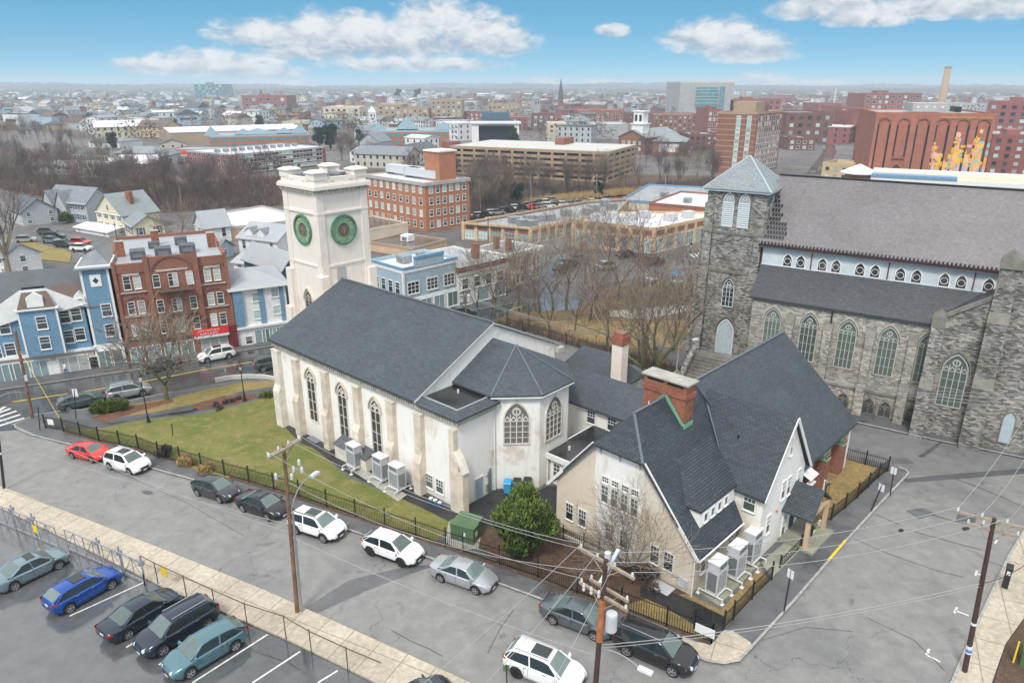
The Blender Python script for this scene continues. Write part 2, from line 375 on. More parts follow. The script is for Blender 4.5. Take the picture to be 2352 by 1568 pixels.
M('dressed_stone',(.19,.178,.155),.85,.35,1.1); M('pale_dressed',(.46,.43,.38),.85,.25,1.1)
M('clerestory_paint',(.54,.60,.635),.7,.1,.6); M('blue_grey_paint',(.42,.50,.54),.6,.12,1.5)
brickmat('brick_red',(.30,.095,.055),(.21,.06,.04),(.25,.16,.12),big=.18,bigscale=.3,dirt=(.12,.06,.05))
brickmat('brick_dark',(.20,.07,.055),(.14,.05,.042),(.18,.12,.1),big=.2,bigscale=.3,dirt=(.08,.05,.05))
brickmat('brick_orange',(.48,.175,.08),(.38,.13,.06),(.36,.2,.13),big=.12,bigscale=.2,dirt=(.3,.11,.07))
brickmat('brick_chimney',(.36,.11,.05),(.25,.07,.035),(.2,.12,.09),big=.3,bigscale=.8,dirt=(.05,.035,.03),dirtamt=.6)
brickmat('brick_tan',(.42,.29,.19),(.36,.25,.16),(.36,.29,.22),big=.1,bigscale=.1); brickmat('brick_mural',(.40,.15,.10),(.33,.12,.085),(.3,.16,.12),bw=1.2,bh=.5,big=.1,bigscale=.1)
brickmat('brick_mill',(.32,.115,.095),(.24,.085,.075),(.2,.1,.09),bw=.8,bh=.3,big=.12,bigscale=.05)
brickmat('siding_blue',(.155,.29,.42),(.145,.275,.40),(.10,.20,.30),bw=8.,bh=.16,ms=.018,big=.06,dirtamt=.1,dirt=(.2,.3,.38))
brickmat('siding_pale_blue',(.36,.47,.54),(.35,.455,.52),(.27,.36,.42),bw=8.,bh=.16,ms=.014,big=.05,dirtamt=.1,dirt=(.4,.45,.5))
brickmat('siding_white',(.74,.74,.73),(.70,.70,.70),(.56,.57,.58),bw=8.,bh=.16,ms=.014,big=.05,dirtamt=.15,dirt=(.5,.5,.5))
brickmat('siding_cream',(.68,.62,.45),(.65,.59,.43),(.5,.45,.33),bw=8.,bh=.16,ms=.014,big=.05,dirtamt=.1)
brickmat('siding_grey',(.46,.48,.50),(.44,.46,.48),(.26,.28,.3),bw=8.,bh=.16,ms=.014,big=.05,dirtamt=.1)
brickmat('siding_beige',(.52,.48,.42),(.50,.46,.40),(.4,.37,.32),bw=8.,bh=.16,ms=.014,big=.05,dirtamt=.1)
brickmat('siding_teal',(.07,.14,.19),(.06,.125,.17),(.04,.09,.12),bw=8.,bh=.16,ms=.014,big=.05,dirtamt=.1)
M('tan_render',(.56,.40,.25),.85,.12,.4); M('yellow_render',(.58,.44,.27),.85,.12,.3); M('beige_render',(.60,.52,.40),.85,.12,.3); M('grey_render',(.38,.38,.37),.85,.15,.3); M('teal_glass_wall',(.12,.25,.28),.25,.2,.2,spec=.8)
M('white_membrane',(.72,.72,.74),.35,.12,.25); M('grey_membrane',(.30,.31,.32),.4,.25,.2); M('black_membrane',(.022,.024,.027),.22,.5,.6); M('brown_flat_roof',(.12,.10,.09),.2,.35,.3)
M('shingle_grey',(.19,.21,.225),.7,.2,.8); M('shingle_charcoal',(.09,.10,.11),.7,.2,.8); M('shingle_brown',(.13,.09,.075),.7,.25,.8); M('copper_blue',(.17,.26,.31),.5,.1,.5)
M('green_patina',(.20,.42,.24),.6,.25,3.); M('clock_green',(.085,.21,.14),.55,.3,1.6); M('clock_pale',(.19,.36,.24),.6,.3,2.); M('clock_hub',(.09,.022,.028),.7,.3,3.); M('gold',(.62,.42,.10),.4,.1,3.); M('patina_flashing',(.16,.40,.26),.6,.3,4.)
M('white_trim',(.76,.76,.74),.55,.08,2.); M('grey_trim',(.42,.42,.40),.6,.12,2.); M('tan_trim',(.46,.40,.33),.7,.15,2.); M('tracery',(.36,.33,.29),.7,.15,2.); M('blue_trim',(.15,.30,.46),.6,.1,1.)
glassmat(); glassmat('green_glass',(.085,.115,.097),.3,.3); glassmat('dark_glass',(.02,.03,.04),.08,.4); glassmat('leaded_glass',(.045,.043,.042),.3,.3); glassmat('leaded_pale',(.13,.12,.11),.35,.2); glassmat('pale_glass',(.33,.45,.42),.3,.3); glassmat('blind_glass',(.40,.42,.40),.3,.3); glassmat('shop_glass',(.16,.22,.23),.15,.5)
M('iron_black',(.012,.012,.014),.45,0); M('steel_galv',(.36,.38,.40),.45,.15,3.,metal=.6); M('rusty_steel',(.12,.085,.065),.7,.4,3.); M('hvac_body',(.52,.54,.56),.45,.06,2.); M('hvac_top',(.68,.69,.69),.45,.06,2.); M('hvac_grille',(.16,.17,.18),.5,0); M('white_pipe',(.7,.7,.68),.5,.05,2.)
M('pole_wood',(.19,.105,.06),.9,.4,2.5); M('pole_dark',(.065,.035,.03),.85,.3,2.5); M('pole_orange',(.42,.15,.06),.85,.3,2.); M('old_wood',(.33,.27,.21),.9,.25,4.); M('porcelain',(.6,.6,.6),.3,.05,4.); M('wire_grey',(.34,.34,.34),.5,0); M('wire_black',(.03,.03,.03),.5,0)
M('bin_blue',(.02,.17,.42),.45,.08,3.); M('bin_cyan',(.03,.33,.62),.45,.08,3.); M('bin_black',(.02,.022,.025),.5,.1,3.); M('transformer_green',(.085,.15,.075),.55,.12,1.); M('sign_white',(.72,.73,.73),.5,.05,3.); M('sign_yellow',(.85,.58,.02),.5,.05,3.); M('sign_blue',(.05,.25,.6),.5,.05,3.); M('sign_red',(.72,.03,.03),.5,.05,3.); M('dark_maroon',(.05,.018,.02),.6,.1,2.); M('maroon',(.16,.02,.03),.5,.1,2.); M('black_paint',(.02,.02,.022),.5,.1,2.); M('door_blue',(.26,.36,.43),.6,.1,2.); M('orange_net',(.8,.16,.02),.7,.1,3.)
M('bark',(.085,.07,.055),.95,.35,3.); M('bark_green',(.125,.125,.07),.95,.35,3.); M('bark_pale',(.26,.21,.16),.95,.3,3.); M('twig',(.13,.10,.085),.95,.2,2.); M('twig_red',(.15,.09,.08),.95,.2,2.); M('twig_mauve',(.115,.088,.085),.95,.2,2.); M('twig_pale',(.22,.18,.14),.95,.2,2.)
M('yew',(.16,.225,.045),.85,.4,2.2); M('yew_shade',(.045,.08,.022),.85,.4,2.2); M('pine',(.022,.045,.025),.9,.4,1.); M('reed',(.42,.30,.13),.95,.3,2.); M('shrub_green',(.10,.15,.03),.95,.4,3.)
M('skin',(.42,.25,.18),.6,0); M('hair_dark',(.03,.02,.015),.7,0); M('jacket_white',(.65,.66,.68),.8,.1,8.); M('trousers_blue',(.12,.16,.34),.8,.2,8.); M('shoe_dark',(.03,.03,.03),.6,0)
M('solar',(.02,.025,.04),.15,.2,1.); M('canal_water',(.09,.085,.07),.08,.2,.05); M('river_water',(.10,.10,.095),.06,.2,.02); M('shop_sill',(.42,.37,.33),.8,.15,1.)
# ---------------- ground, streets, pavements ----------------
def ground_sheet():
    bm=bmesh.new()
    n=Vector((E1.x,E1.y,0)); S=6000
    vs=[bm.verts.new(p) for p in ((-S,-300,0),(S,-300,0),(S,S,0),(-S,S,0))]; bm.faces.new(vs)
    for s in (3.,78.): bmesh.ops.bisect_plane(bm,geom=bm.verts[:]+bm.edges[:]+bm.faces[:],plane_co=Vector((CH0.x,CH0.y,0))+n*s,plane_no=n)
    bmesh.ops.triangulate(bm,faces=bm.faces[:])
    for v in bm.verts: v.co.z=T(v.co.x,v.co.y)-.03
    me=bpy.data.meshes.new('ground'); bm.to_mesh(me); bm.free(); me.materials.append(MATS['city_ground']); put('ground',me,kind='structure')
ground_sheet()
S_=sheet
S_('side_street_road',[(-500,930),(0,950),(36,972),(163,1018),(453,1100),(847,1228),(1221,1364),(1599,1500),(1700,1515),(2187,1566),(2300,1900),(1600,1900),(1080,1575),(1062,1561),(700,1398),(330,1245),(15,1123),(-500,965)],.004,'asphalt_pale')
S_('cross_street_road',[(1640,1500),(1700,1500),(1824,1370),(1941,1235),(2075,1092),(2352,1085),(2600,1085),(2352,1222),(2232,1462),(2187,1567),(2130,1720),(1640,1620)],.008,'asphalt_pale')
S_('church_street_road',[(1040,706),(1130,735),(1560,862),(1720,905),(1960,971),(2148,1013),(2352,1054),(2800,1150),(2800,1260),(2352,1222),(2075,1098),(1935,1045),(1700,990),(1400,900),(1200,830),(1040,800)],.006,'asphalt_mid')
S_('main_street_road',[(-500,1020),(-500,970),(0,898),(317,851),(541,811),(631,796),(850,757),(1050,722),(1180,700),(1330,680),(1340,730),(1130,780),(631,872),(495,884),(397,905),(187,945),(60,985),(0,990)],.016,'asphalt_wet')
S_('square_road',[(1140,705),(1300,690),(1400,650),(1560,618),(1640,612),(1640,575),(1500,584),(1320,580),(1215,590),(1240,640),(1235,668),(1160,690)],.02,'steel_road')
S_('parking_lot',[(-600,990),(0,1166),(150,1238),(364,1343),(430,1375),(658,1469),(853,1563),(1100,1690),(1100,2200),(-600,2200)],.024,'lot_asphalt')
# pavements
S_('concrete_sidewalk',[(-500,975),(0,1118),(15,1124),(156,1178),(330,1246),(700,1399),(1062,1562),(1300,1680),(1150,1710),(853,1565),(658,1470),(430,1376),(364,1344),(150,1239),(0,1167),(-500,1030)],.14,'concrete_slabs',skirt=.2)
blk=[(36,984),(34,976),(80,955),(138,946),(187,943),(397,902),(495,882),(631,870),(860,826),(1000,800),(1200,838),(1400,905),(1560,948),(1750,995),(1935,1041),(2064,1075),(2080,1081),(2086,1087),(2083,1093),(2022,1157),(1941,1246),(1824,1381),(1727,1487),(1696,1520),(1662,1526),(1626,1521),(1599,1510),(1221,1370),(1000,1288),(847,1234),(796,1217),(453,1106),(348,1077),(163,1023),(75,1001)]
S_('church_block_pavement',blk,.14,'sidewalk_dark',skirt=.2)
ribbon('granite_kerb',[p for p in blk[15:]]+blk[:6],.16,.155,'granite',depth=.02,side=0)
S_('concrete_corner',[(1554,1460),(1600,1478),(1633,1482),(1642,1474),(1660,1450),(1683,1452),(1723,1478),(1727,1488),(1696,1517),(1662,1523),(1626,1518),(1599,1507),(1560,1485)],.146,'concrete_slabs')
S_('yellow_kerb_paint',[(1899,1289),(1904,1293),(1944,1246),(1940,1242)],.175,'yellow_paint')
S_('far_pavement',[(0,896),(317,849),(541,808),(631,794),(1050,720),(1180,697),(1180,690),(1060,698),(631,777),(545,793),(300,832),(0,873),(-500,950),(-500,970)],.14,'sidewalk_dark',skirt=.2)
ribbon('granite_kerb',[(-500,969),(0,897),(317,850),(541,809),(631,795),(1050,721),(1180,698)],.16,.155,'granite',depth=.05)
S_('stone_church_pavement',[(1560,858),(1720,901),(1960,969),(2148,1011),(2352,1052),(2800,1140),(2800,1030),(2352,1000),(1955,930),(1700,850),(1640,830),(1500,790)],.14,'sidewalk_dark',skirt=.2)
ribbon('granite_kerb',[(1560,860),(1720,903),(1960,970),(2148,1012),(2352,1053),(2600,1100)],.16,.155,'granite',depth=.05)
S_('right_pavement',[(2187,1570),(2232,1462),(2316,1282),(2352,1222),(2420,1140),(2600,1180),(2560,1250),(2352,1420),(2308,1482),(2270,1590),(2240,1720),(2120,1720)],.14,'concrete_slabs',skirt=.2)
ribbon('granite_kerb',[(2120,1718),(2187,1568),(2232,1461),(2316,1281),(2352,1221),(2420,1139)],.16,.15,'granite',depth=.05)
S_('bare_verge',[(2276,1590),(2308,1486),(2352,1424),(2560,1260),(2800,1500),(2500,1800),(2245,1720)],.12,'mulch')
S_('driveway_patch',[(2250,1455),(2300,1475),(2275,1568),(2210,1560)],.146,'concrete_slabs')
S_('lawn',[(147,990),(235,986),(330,966),(450,955),(560,930),(640,906),(646,976),(700,1014),(762,1066),(800,1100),(950,1160),(1050,1198),(1040,1212),(1000,1246),(956,1231),(885,1209),(817,1186),(751,1163),(687,1142),(630,1124),(573,1108),(517,1093),(464,1077),(415,1062),(366,1050),(318,1032),(276,1023),(229,1013),(186,1001)],.15,'lawn_green')
S_('lawn_strip',[(215,958),(300,931),(400,915),(495,892),(560,880),(632,876),(634,889),(560,900),(500,918),(430,934),(360,948),(240,965)],.15,'lawn_straw')
S_('mulch_border',[(205,962),(300,936),(395,918),(400,925),(330,944),(240,972)],.154,'red_mulch')
S_('footpath',[(90,962),(170,965),(240,967),(360,950),(430,936),(500,920),(560,902),(634,891),(636,905),(560,927),(450,952),(330,965),(235,985),(150,991),(105,982)],.146,'patch_asphalt')
S_('wet_path_stain',[(245,975),(300,968),(390,952),(440,944),(470,925),(492,918),(520,911),(500,925),(470,940),(440,950),(330,962),(255,978)],.152,'black_asphalt')
S_('flower_bed',[(440,937),(460,926),(500,916),(550,910),(585,908),(596,916),(560,926),(500,936),(460,944)],.158,'red_mulch')
S_('fence_bed',[(420,1056),(470,1070),(530,1094),(525,1102),(470,1086),(405,1068)],.153,'lawn_straw')
S_('verge_strip',[(147,996),(229,1019),(318,1040),(415,1068),(517,1099),(630,1132),(751,1172),(885,1217),(1023,1263),(1146,1306),(1325,1371),(1530,1447),(1632,1486),(1632,1480),(1530,1438),(1325,1362),(1146,1297),(1023,1254),(885,1208),(751,1163),(630,1123),(517,1092),(415,1061),(318,1031),(229,1012),(147,990)],.151,'mulch')
S_('service_path',[(648,975),(660,975),(700,995),(775,1040),(1000,1150),(1062,1182),(1030,1200),(880,1130),(790,1085),(720,1032),(690,1020)],.154,'black_asphalt')
S_('rear_yard',[(1062,1182),(1090,1150),(1134,1128),(1240,1128),(1260,1118),(1290,1120),(1300,1212),(1150,1205),(1125,1215)],.154,'black_asphalt')
S_('yard_mulch',[(1112,1206),(1275,1200),(1440,1290),(1590,1355),(1560,1400),(1545,1436),(1426,1395),(1325,1360),(1235,1325),(1147,1295),(1100,1266)],.15,'mulch')
S_('dry_lawn',[(1426,1396),(1480,1380),(1582,1366),(1655,1405),(1745,1305),(1752,1320),(1770,1335),(1727,1380),(1683,1427),(1661,1450),(1633,1478),(1530,1439)],.152,'dry_grass')
S_('entrance_path',[(1470,1350),(1530,1358),(1600,1388),(1664,1420),(1662,1450),(1640,1474),(1632,1462),(1590,1436),(1530,1400),(1470,1372)],.156,'black_asphalt')
S_('unit_pad',[(1588,1352),(1650,1397),(1747,1299),(1700,1262)],.26,'ramp_concrete',skirt=.15)
S_('entrance_ramp',[(1748,1297),(1771,1333),(1862,1243),(1824,1232)],.24,'ramp_concrete',skirt=.15)
S_('dry_yard',[(1870,1140),(1890,1060),(1935,1050),(2038,1083),(2015,1100),(1968,1147),(1907,1196),(1886,1205),(1862,1200)],.152,'dry_grass')
S_('transformer_pad',[(1030,1206),(1062,1186),(1110,1200),(1100,1262),(1062,1270),(1024,1250)],.22,'concrete',skirt=.12)
S_('grille_pad',[(795,1075),(808,1063),(935,1140),(915,1155)],.19,'concrete',skirt=.1)
# street repairs, wire shadows and paint
S_('trench_patch',[(700,1398),(740,1370),(803,1331),(905,1307),(956,1297),(997,1298),(925,1324),(837,1358),(728,1408)],.014,'trench_asphalt')
S_('cross_trench',[(2076,1100),(2140,1092),(2352,1076),(2600,1058),(2600,1075),(2352,1088),(2140,1104),(2080,1108)],.022,'patch_asphalt')
S_('short_trench',[(2108,1048),(2160,1012),(2168,1015),(2122,1050)],.022,'patch_asphalt')
S_('manhole_cover',[(2208,1212),(2214,1210),(2224,1210),(2228,1214),(2224,1219),(2214,1220)],.022,'black_asphalt')
S_('manhole_cover',[(326,1128),(336,1126),(349,1128),(352,1133),(342,1136),(330,1134)],.014,'patch_asphalt')
for i_,(q_,w_) in enumerate((([(2172,1093),(2230,1112),(2300,1141),(2352,1165)],.12),([(2011,1181),(2067,1205)],.1),([(2103,1169),(2163,1189),(2230,1206)],.14),([(2100,1221),(2180,1243),(2256,1263)],.1),([(1960,1237),(2044,1273),(2148,1309),(2212,1325)],.07),([(898,1446),(950,1475),(985,1489),(1017,1507)],.07),([(1180,1400),(1150,1440),(1120,1500)],.06),([(250,1075),(420,1150),(560,1230)],.05),([(1995,1420),(2100,1470),(2170,1540)],.06),([(1750,1470),(1850,1440),(1960,1450)],.05))): ribbon('seam_and_wire_shadow',q_,w_*.6,.03,'patch_asphalt',depth=0)  # dark strips: tar seams, cracks, and shadows of overhead wires painted on the road
S_('dark_patch',[(2080,1172),(2120,1166),(2150,1180),(2110,1192)],.026,'trench_asphalt'); S_('dark_patch',[(2200,1175),(2245,1180),(2240,1200),(2195,1196)],.026,'patch_asphalt'); S_('dark_patch',[(2040,1050),(2085,1052),(2100,1064),(2050,1066)],.026,'trench_asphalt'); S_('manhole_cover',[(2062,1217),(2068,1214),(2076,1216),(2074,1221),(2066,1222)],.03,'black_asphalt')
def lines(name,segs,w,layer,mat):
    for i,s in enumerate(segs): ribbon(name,s,w,layer,mat,depth=0)
lines('lane_line',[[(29,923),(207,897),(325,877),(475,848),(550,836),(640,821)],[(1120,706),(1135,703)],[(1170,712),(1200,704)]],.28,.03,'road_yellow')
lines('bay_line',[[(160,1415),(336,1335)],[(100,1387),(116,1380)],[(442,1568),(615,1457)],[(290,1487),(330,1462)],[(365,1527),(400,1503)],[(580,1568),(690,1496)],[(730,1568),(776,1540)]],.12,.036,'white_paint_line')
lines('crosswalk_bar',[[(-40,962),(25,938)],[(-40,970),(38,944)],[(-40,980),(47,952)],[(-30,987),(56,960)],[(-20,953),(12,934)]],.45,.03,'white_paint_line')
lines('bay_corner_mark',[[(2134,1490),(2128,1504)],[(2128,1504),(2160,1520)],[(2198,1394),(2192,1408)],[(2194,1402),(2225,1414)],[(2244,1310),(2240,1322)],[(2242,1318),(2262,1322)],[(2290,1240),(2285,1248)]],.14,.03,'white_paint_line')
S_('plaza_crosswalk_road',[(1505,590),(1640,566),(1640,574),(1515,600)],.03,'steel_road')
lines('crosswalk_bar',[[(1585+i*9,584-i*1.5),(1595+i*9,592-i*1.5)] for i in range(6)],.5,.045,'white_paint_line')
# park beyond the church
S_('park_lawn',[(1128,737),(1180,718),(1320,712),(1420,655),(1600,632),(1600,850),(1560,860),(1400,812),(1250,772)],.05,'park_ground')
S_('park_grass_patch',[(1200,742),(1330,735),(1500,740),(1545,800),(1400,800),(1260,770)],.07,'dry_grass')
S_('park_path',[(1400,715),(1600,700),(1600,712),(1480,735),(1400,728)],.09,'concrete')
S_('riverside_lot',[(1076,520),(1250,465),(1420,442),(1440,450),(1350,470),(1090,530)],.03,'steel_road')
S_('school_lot',[(90,520),(230,545),(330,590),(270,620),(120,560),(70,530)],.03,'steel_road')
S_('dry_field',[(0,548),(60,552),(165,580),(160,604),(60,592),(0,585)],.06,'lawn_straw')
S_('riverside_bank',[(-20,340),(200,350),(430,420),(700,400),(860,390),(1640,405),(1640,440),(1250,466),(1080,512),(860,470),(760,470),(520,476),(400,488),(300,494),(60,450),(-20,430)],.03,'mulch')
S_('canal_water',[(1893,400),(1922,350),(1905,300),(1897,268),(1890,268),(1893,300),(1890,350),(1850,400)],.04,'canal_water')
# ---------------- windows and doors ----------------
def archpts(w,h,hs,n=6):
    """outline (x,z) of a pointed arch window, counter-clockwise from bottom left"""
    r=w/2; pts=[(-r,0),(r,0)]
    H_=h-hs; R=(r*r+H_*H_)/(2*r); c=r-R
    a=math.atan2(H_,0-c)
    for i in range(n+1): t=a*i/n; pts.append((c+R*math.cos(t),hs+R*math.sin(t)))
    for i in range(n-1,-1,-1): t=a*i/n; pts.append((-(c+R*math.cos(t)),hs+R*math.sin(t)))
    return pts
def ringf(mb,outer,inner,y0,y1):
    n=len(outer)
    for i in range(n):
        j=(i+1)%n; a,b_=outer[i],outer[j]; c,d=inner[i],inner[j]
        mb.face([(a[0],y0,a[1]),(b_[0],y0,b_[1]),(d[0],y0,d[1]),(c[0],y0,c[1])])
        mb.face([(a[0],y1,a[1]),(b_[0],y1,b_[1]),(b_[0],y0,b_[1]),(a[0],y0,a[1])])
        mb.face([(c[0],y0,c[1]),(d[0],y0,d[1]),(d[0],y1,d[1]),(c[0],y1,c[1])])
WC={}
def winmesh(w,h,kind,fm,gm,nx=1,nz=2,split=False,fw=None,surr=None):
    key=(round(w,2),round(h,2),kind,fm,gm,nx,nz,split,fw,surr)
    if key in WC: return WC[key]
    mb=MB().mat(fm); gb=MB() if split else mb
    t=fw or max(.05,min(.11,w*.09))
    if kind in('sash','grid','plain','louver'):
        if surr: mb.mat(surr); mb.box(-w/2-t*1.6,w/2+t*1.6,-.05,.02,-t*2.4,h+t*1.6); mb.mat(fm)
        mb.box(-w/2-t,w/2+t,-.10,.02,-t,0); mb.box(-w/2-t,w/2+t,-.09,.02,h,h+t); mb.box(-w/2-t,-w/2,-.085,.02,0,h); mb.box(w/2,w/2+t,-.085,.02,0,h)
        mb.box(-w/2-t*1.3,w/2+t*1.3,-.15,0,-t*1.5,-t)
        if kind=='sash':
            mb.box(-w/2,w/2,-.075,-.03,h*.47,h*.47+t*.7)
            for i in range(1,nx): x=-w/2+w*i/nx; mb.box(x-.02,x+.02,-.07,-.04,h*.5,h)
            for i in range(1,nz): z=h*.5+h*.5*i/nz; mb.box(-w/2,w/2,-.068,-.041,z-.02,z+.02)
        if kind=='grid':
            for i in range(1,nx): x=-w/2+w*i/nx; mb.box(x-t*.35,x+t*.35,-.07,-.03,0,h)
            for i in range(1,nz): z=h*i/nz; mb.box(-w/2,w/2,-.068,-.031,z-t*.3,z+t*.3)
        if kind=='louver':
            n=max(4,int(h/.18))
            for i in range(n): z=h*(i+.5)/n; mb.face([(-w/2,-.075,z-.06),(w/2,-.075,z-.06),(w/2,-.03,z+.05),(-w/2,-.03,z+.05)])
        gb.mat(gm); gb.face([(-w/2,-.028 if surr is None else -.055,0),(w/2,-.028 if surr is None else -.055,0),(w/2,-.028 if surr is None else -.055,h),(-w/2,-.028 if surr is None else -.055,h)])
    elif kind in('arch','archlouver','archdoor','archplain'):
        hs=h-w*.95 if nz==0 else h-w*.8
        o=archpts(w+2*t,h+1.6*t,hs); i_=archpts(w,h,hs); o=[(x,z-(t if k<2 else 0)) for k,(x,z) in enumerate(o)]
        ringf(mb,o,i_,-.10,.02)
        if surr:
            mb.mat(surr); o2=archpts(w+6*t,h+5*t,hs); i2=archpts(w+4.2*t,h+3.4*t,hs); k=len(o2)
            for a in range(2,k-1):
                A,B,C,D=o2[a],o2[a+1],i2[a+1],i2[a]
                mb.face([(A[0],-.2,A[1]),(B[0],-.2,B[1]),(C[0],-.2,C[1]),(D[0],-.2,D[1])]); mb.face([(A[0],.02,A[1]),(B[0],.02,B[1]),(B[0],-.2,B[1]),(A[0],-.2,A[1])]); mb.face([(D[0],-.2,D[1]),(C[0],-.2,C[1]),(C[0],.02,C[1]),(D[0],.02,D[1])])
            mb.mat(fm)
        if kind=='arch' or kind=='archdoor':
            for i in range(1,nx):
                x=-w/2+w*i/nx; top=hs+ (h-hs)*max(.0,1-abs(x)/(w/2))*.75; mb.box(x-t*.4,x+t*.4,-.085,-.03,0,top)
            if kind=='arch':
                for z in [hs*k/4 for k in (1,2,3)]: mb.box(-w/2,w/2,-.07,-.035,z-t*.18,z+t*.18)
                mb.box(-w/2,w/2,-.083,-.031,hs*.97,hs*.97+t*.6)
                # little arches heading each light and an eye above
                lw=w/nx
                for i in range(nx):
                    c=-w/2+lw*(i+.5); a1=archpts(lw*.9,lw*.9,0,3)[1:-0 or None]; a2=archpts(lw*.62,lw*.55,0,3)[1:]
                    for q in range(len(a1)-2): mb.face([(c+a1[q+1][0],-.08,hs+a1[q+1][1]),(c+a1[q+2 if q+2<len(a1) else 0][0],-.08,hs+a1[q+2 if q+2<len(a1) else 0][1]),(c+a2[q+2 if q+2<len(a2) else 0][0],-.08,hs+a2[q+2 if q+2<len(a2) else 0][1]),(c+a2[q+1][0],-.08,hs+a2[q+1][1])])
                cz_=hs+(h-hs)*.52; r=w*.19
                for q in range(8):
                    t0,t1=2*PI*q/8,2*PI*(q+1)/8
                    mb.face([(r*math.cos(t0),-.082,cz_+r*math.sin(t0)),(r*math.cos(t1),-.082,cz_+r*math.sin(t1)),(r*.62*math.cos(t1),-.082,cz_+r*.62*math.sin(t1)),(r*.62*math.cos(t0),-.082,cz_+r*.62*math.sin(t0))])
        if kind=='archplain':
            cz_=h*.42; r=w*.43
            for q in range(10):
                t0,t1=2*PI*q/10,2*PI*(q+1)/10
                mb.face([(r*math.cos(t0),-.08,cz_+r*math.sin(t0)),(r*math.cos(t1),-.08,cz_+r*math.sin(t1)),(r*.84*math.cos(t1),-.08,cz_+r*.84*math.sin(t1)),(r*.84*math.cos(t0),-.08,cz_+r*.84*math.sin(t0))])
        if kind=='archlouver':
            n=int(hs/.22)
            for i in range(n): z=hs*(i+.5)/n; mb.face([(-w/2,-.1,z-.08),(w/2,-.1,z-.08),(w/2,-.035,z+.06),(-w/2,-.035,z+.06)])
            for sx_ in(-1,1): mb.box(sx_*w*.2-t*.3,sx_*w*.2+t*.3,-.08,-.03,hs,hs+(h-hs)*.5)
            r=w*.2
            for q in range(8):
                t0,t1=2*PI*q/8,2*PI*(q+1)/8; cz_=hs+(h-hs)*.45
                mb.face([(r*math.cos(t0),-.082,cz_+r*math.sin(t0)),(r*math.cos(t1),-.082,cz_+r*math.sin(t1)),(r*.6*math.cos(t1),-.082,cz_+r*.6*math.sin(t1)),(r*.6*math.cos(t0),-.082,cz_+r*.6*math.sin(t0))])
        gb.mat(gm); gb.face([(x,-.025,z) for x,z in i_])
    elif kind=='door':
        mb.box(-w/2-t,w/2+t,-.06,.02,h,h+t); mb.box(-w/2-t,-w/2,-.06,.02,0,h); mb.box(w/2,w/2+t,-.06,.02,0,h)
        gb.mat(gm); gb.box(-w/2,w/2,-.045,0,0,h)
        for sx_ in (-.24,.24):
            for z0,z1 in ((.1,.42),(.5,.92)): gb.box((sx_-.17)*w,(sx_+.17)*w,-.055,-.045,z0*h,z1*h)
    r=(mb.mesh('window'),gb.mesh('pane') if split else None); WC[key]=r; return r
FACE={'F':0,'R':PI/2,'B':PI,'L':-PI/2}
def win(par,x,y,z,w,h,face='F',kind='sash',fm='white_trim',gm='window_glass',nx=1,nz=2,split=False,name='window',**k):
    a=FACE[face] if isinstance(face,str) else face
    me,pn=winmesh(w,h,kind,fm,gm,nx,nz,split,k.pop('fw',None),k.pop('surr',None))
    o=put(name,me,par,(x,y,z),a,**k)
    if pn is not None: put('pane' if kind!='door' else 'panel',pn,o)
    return o
def slab_roof(mb,pts,th=.22):
    """roof plane from its corner points (counter-clockwise seen from above), given a thickness downward"""
    n=len(pts); lo=[(p[0],p[1],p[2]-th) for p in pts]
    mb.raw(list(pts)+lo,[tuple(range(n))]+[tuple(range(2*n-1,n-1,-1))]+[(i,n+i,n+(i+1)%n,(i+1)%n) for i in range(n)])
    return mb
M('tracery_pale',(.66,.62,.56),.7,.15,2.)
def hvac(px,label,rz,hh=2.0,group=None):
    p=G(*px); r=root('heat_pump_unit',(p.x,p.y,p.z+.16),rz,label,'outdoor unit',group)
    z=.42; m=MB().mat('hvac_body'); m.box(-.62,.62,-.40,.40,z,z+hh*.74); m.box(-.60,.60,-.38,.38,z+hh*.74+.02,z+hh*.96); m.mat('hvac_top').box(-.64,.64,-.42,.42,z+hh*.96,z+hh); m.mat('hvac_body')
    for sx_ in(-1,1):
        for sy_ in(-1,1): m.box(sx_*.62-.03,sx_*.62+.03,sy_*.4-.03,sy_*.4+.03,z-.02,z+hh*.74)
    m.build('cabinet',r)
    g=MB().mat('hvac_grille'); g.box(-.52,.52,-.412,-.401,z+hh*.08,z+hh*.66); g.box(-.52,.52,.401,.412,z+hh*.08,z+hh*.66); g.box(.621,.632,-.32,.32,z+hh*.08,z+hh*.66); g.box(-.632,-.621,-.32,.32,z+hh*.08,z+hh*.66); g.box(-.45,.45,-.396,-.383,z+hh*.78,z+hh*.93)
    g.mat('hvac_body')
    for i in range(5):
        x=-.5+i*.25; g.box(x-.02,x+.02,-.42,-.413,z+hh*.08,z+hh*.66)
    for i in range(9):
        zz=z+hh*(.08+.58*i/8); g.box(-.52,.52,-.424,-.414,zz-.012,zz+.012); g.box(.633,.642,-.32,.32,zz-.012,zz+.012)
    g.build('grille',r)
    s=MB().mat('white_pipe')
    for sx_ in(-1,1):
        s.bar((sx_*.62,-.85,z-.05),(sx_*.62,.85,z-.05),.07)
        for sy_ in(-1,1): s.bar((sx_*.62,sy_*.85,z-.02),(sx_*.62,sy_*.85,.03),.07); s.box(sx_*.62-.14,sx_*.62+.14,sy_*.85-.12,sy_*.85+.12,0,.05)
    for sy_ in(-.42,.42): s.bar((-.62,sy_,z-.05),(.62,sy_,z-.05),.07)
    s.build('stand',r)
    return r
M('cap_shingle',(.105,.125,.145),.65,.2,2.)
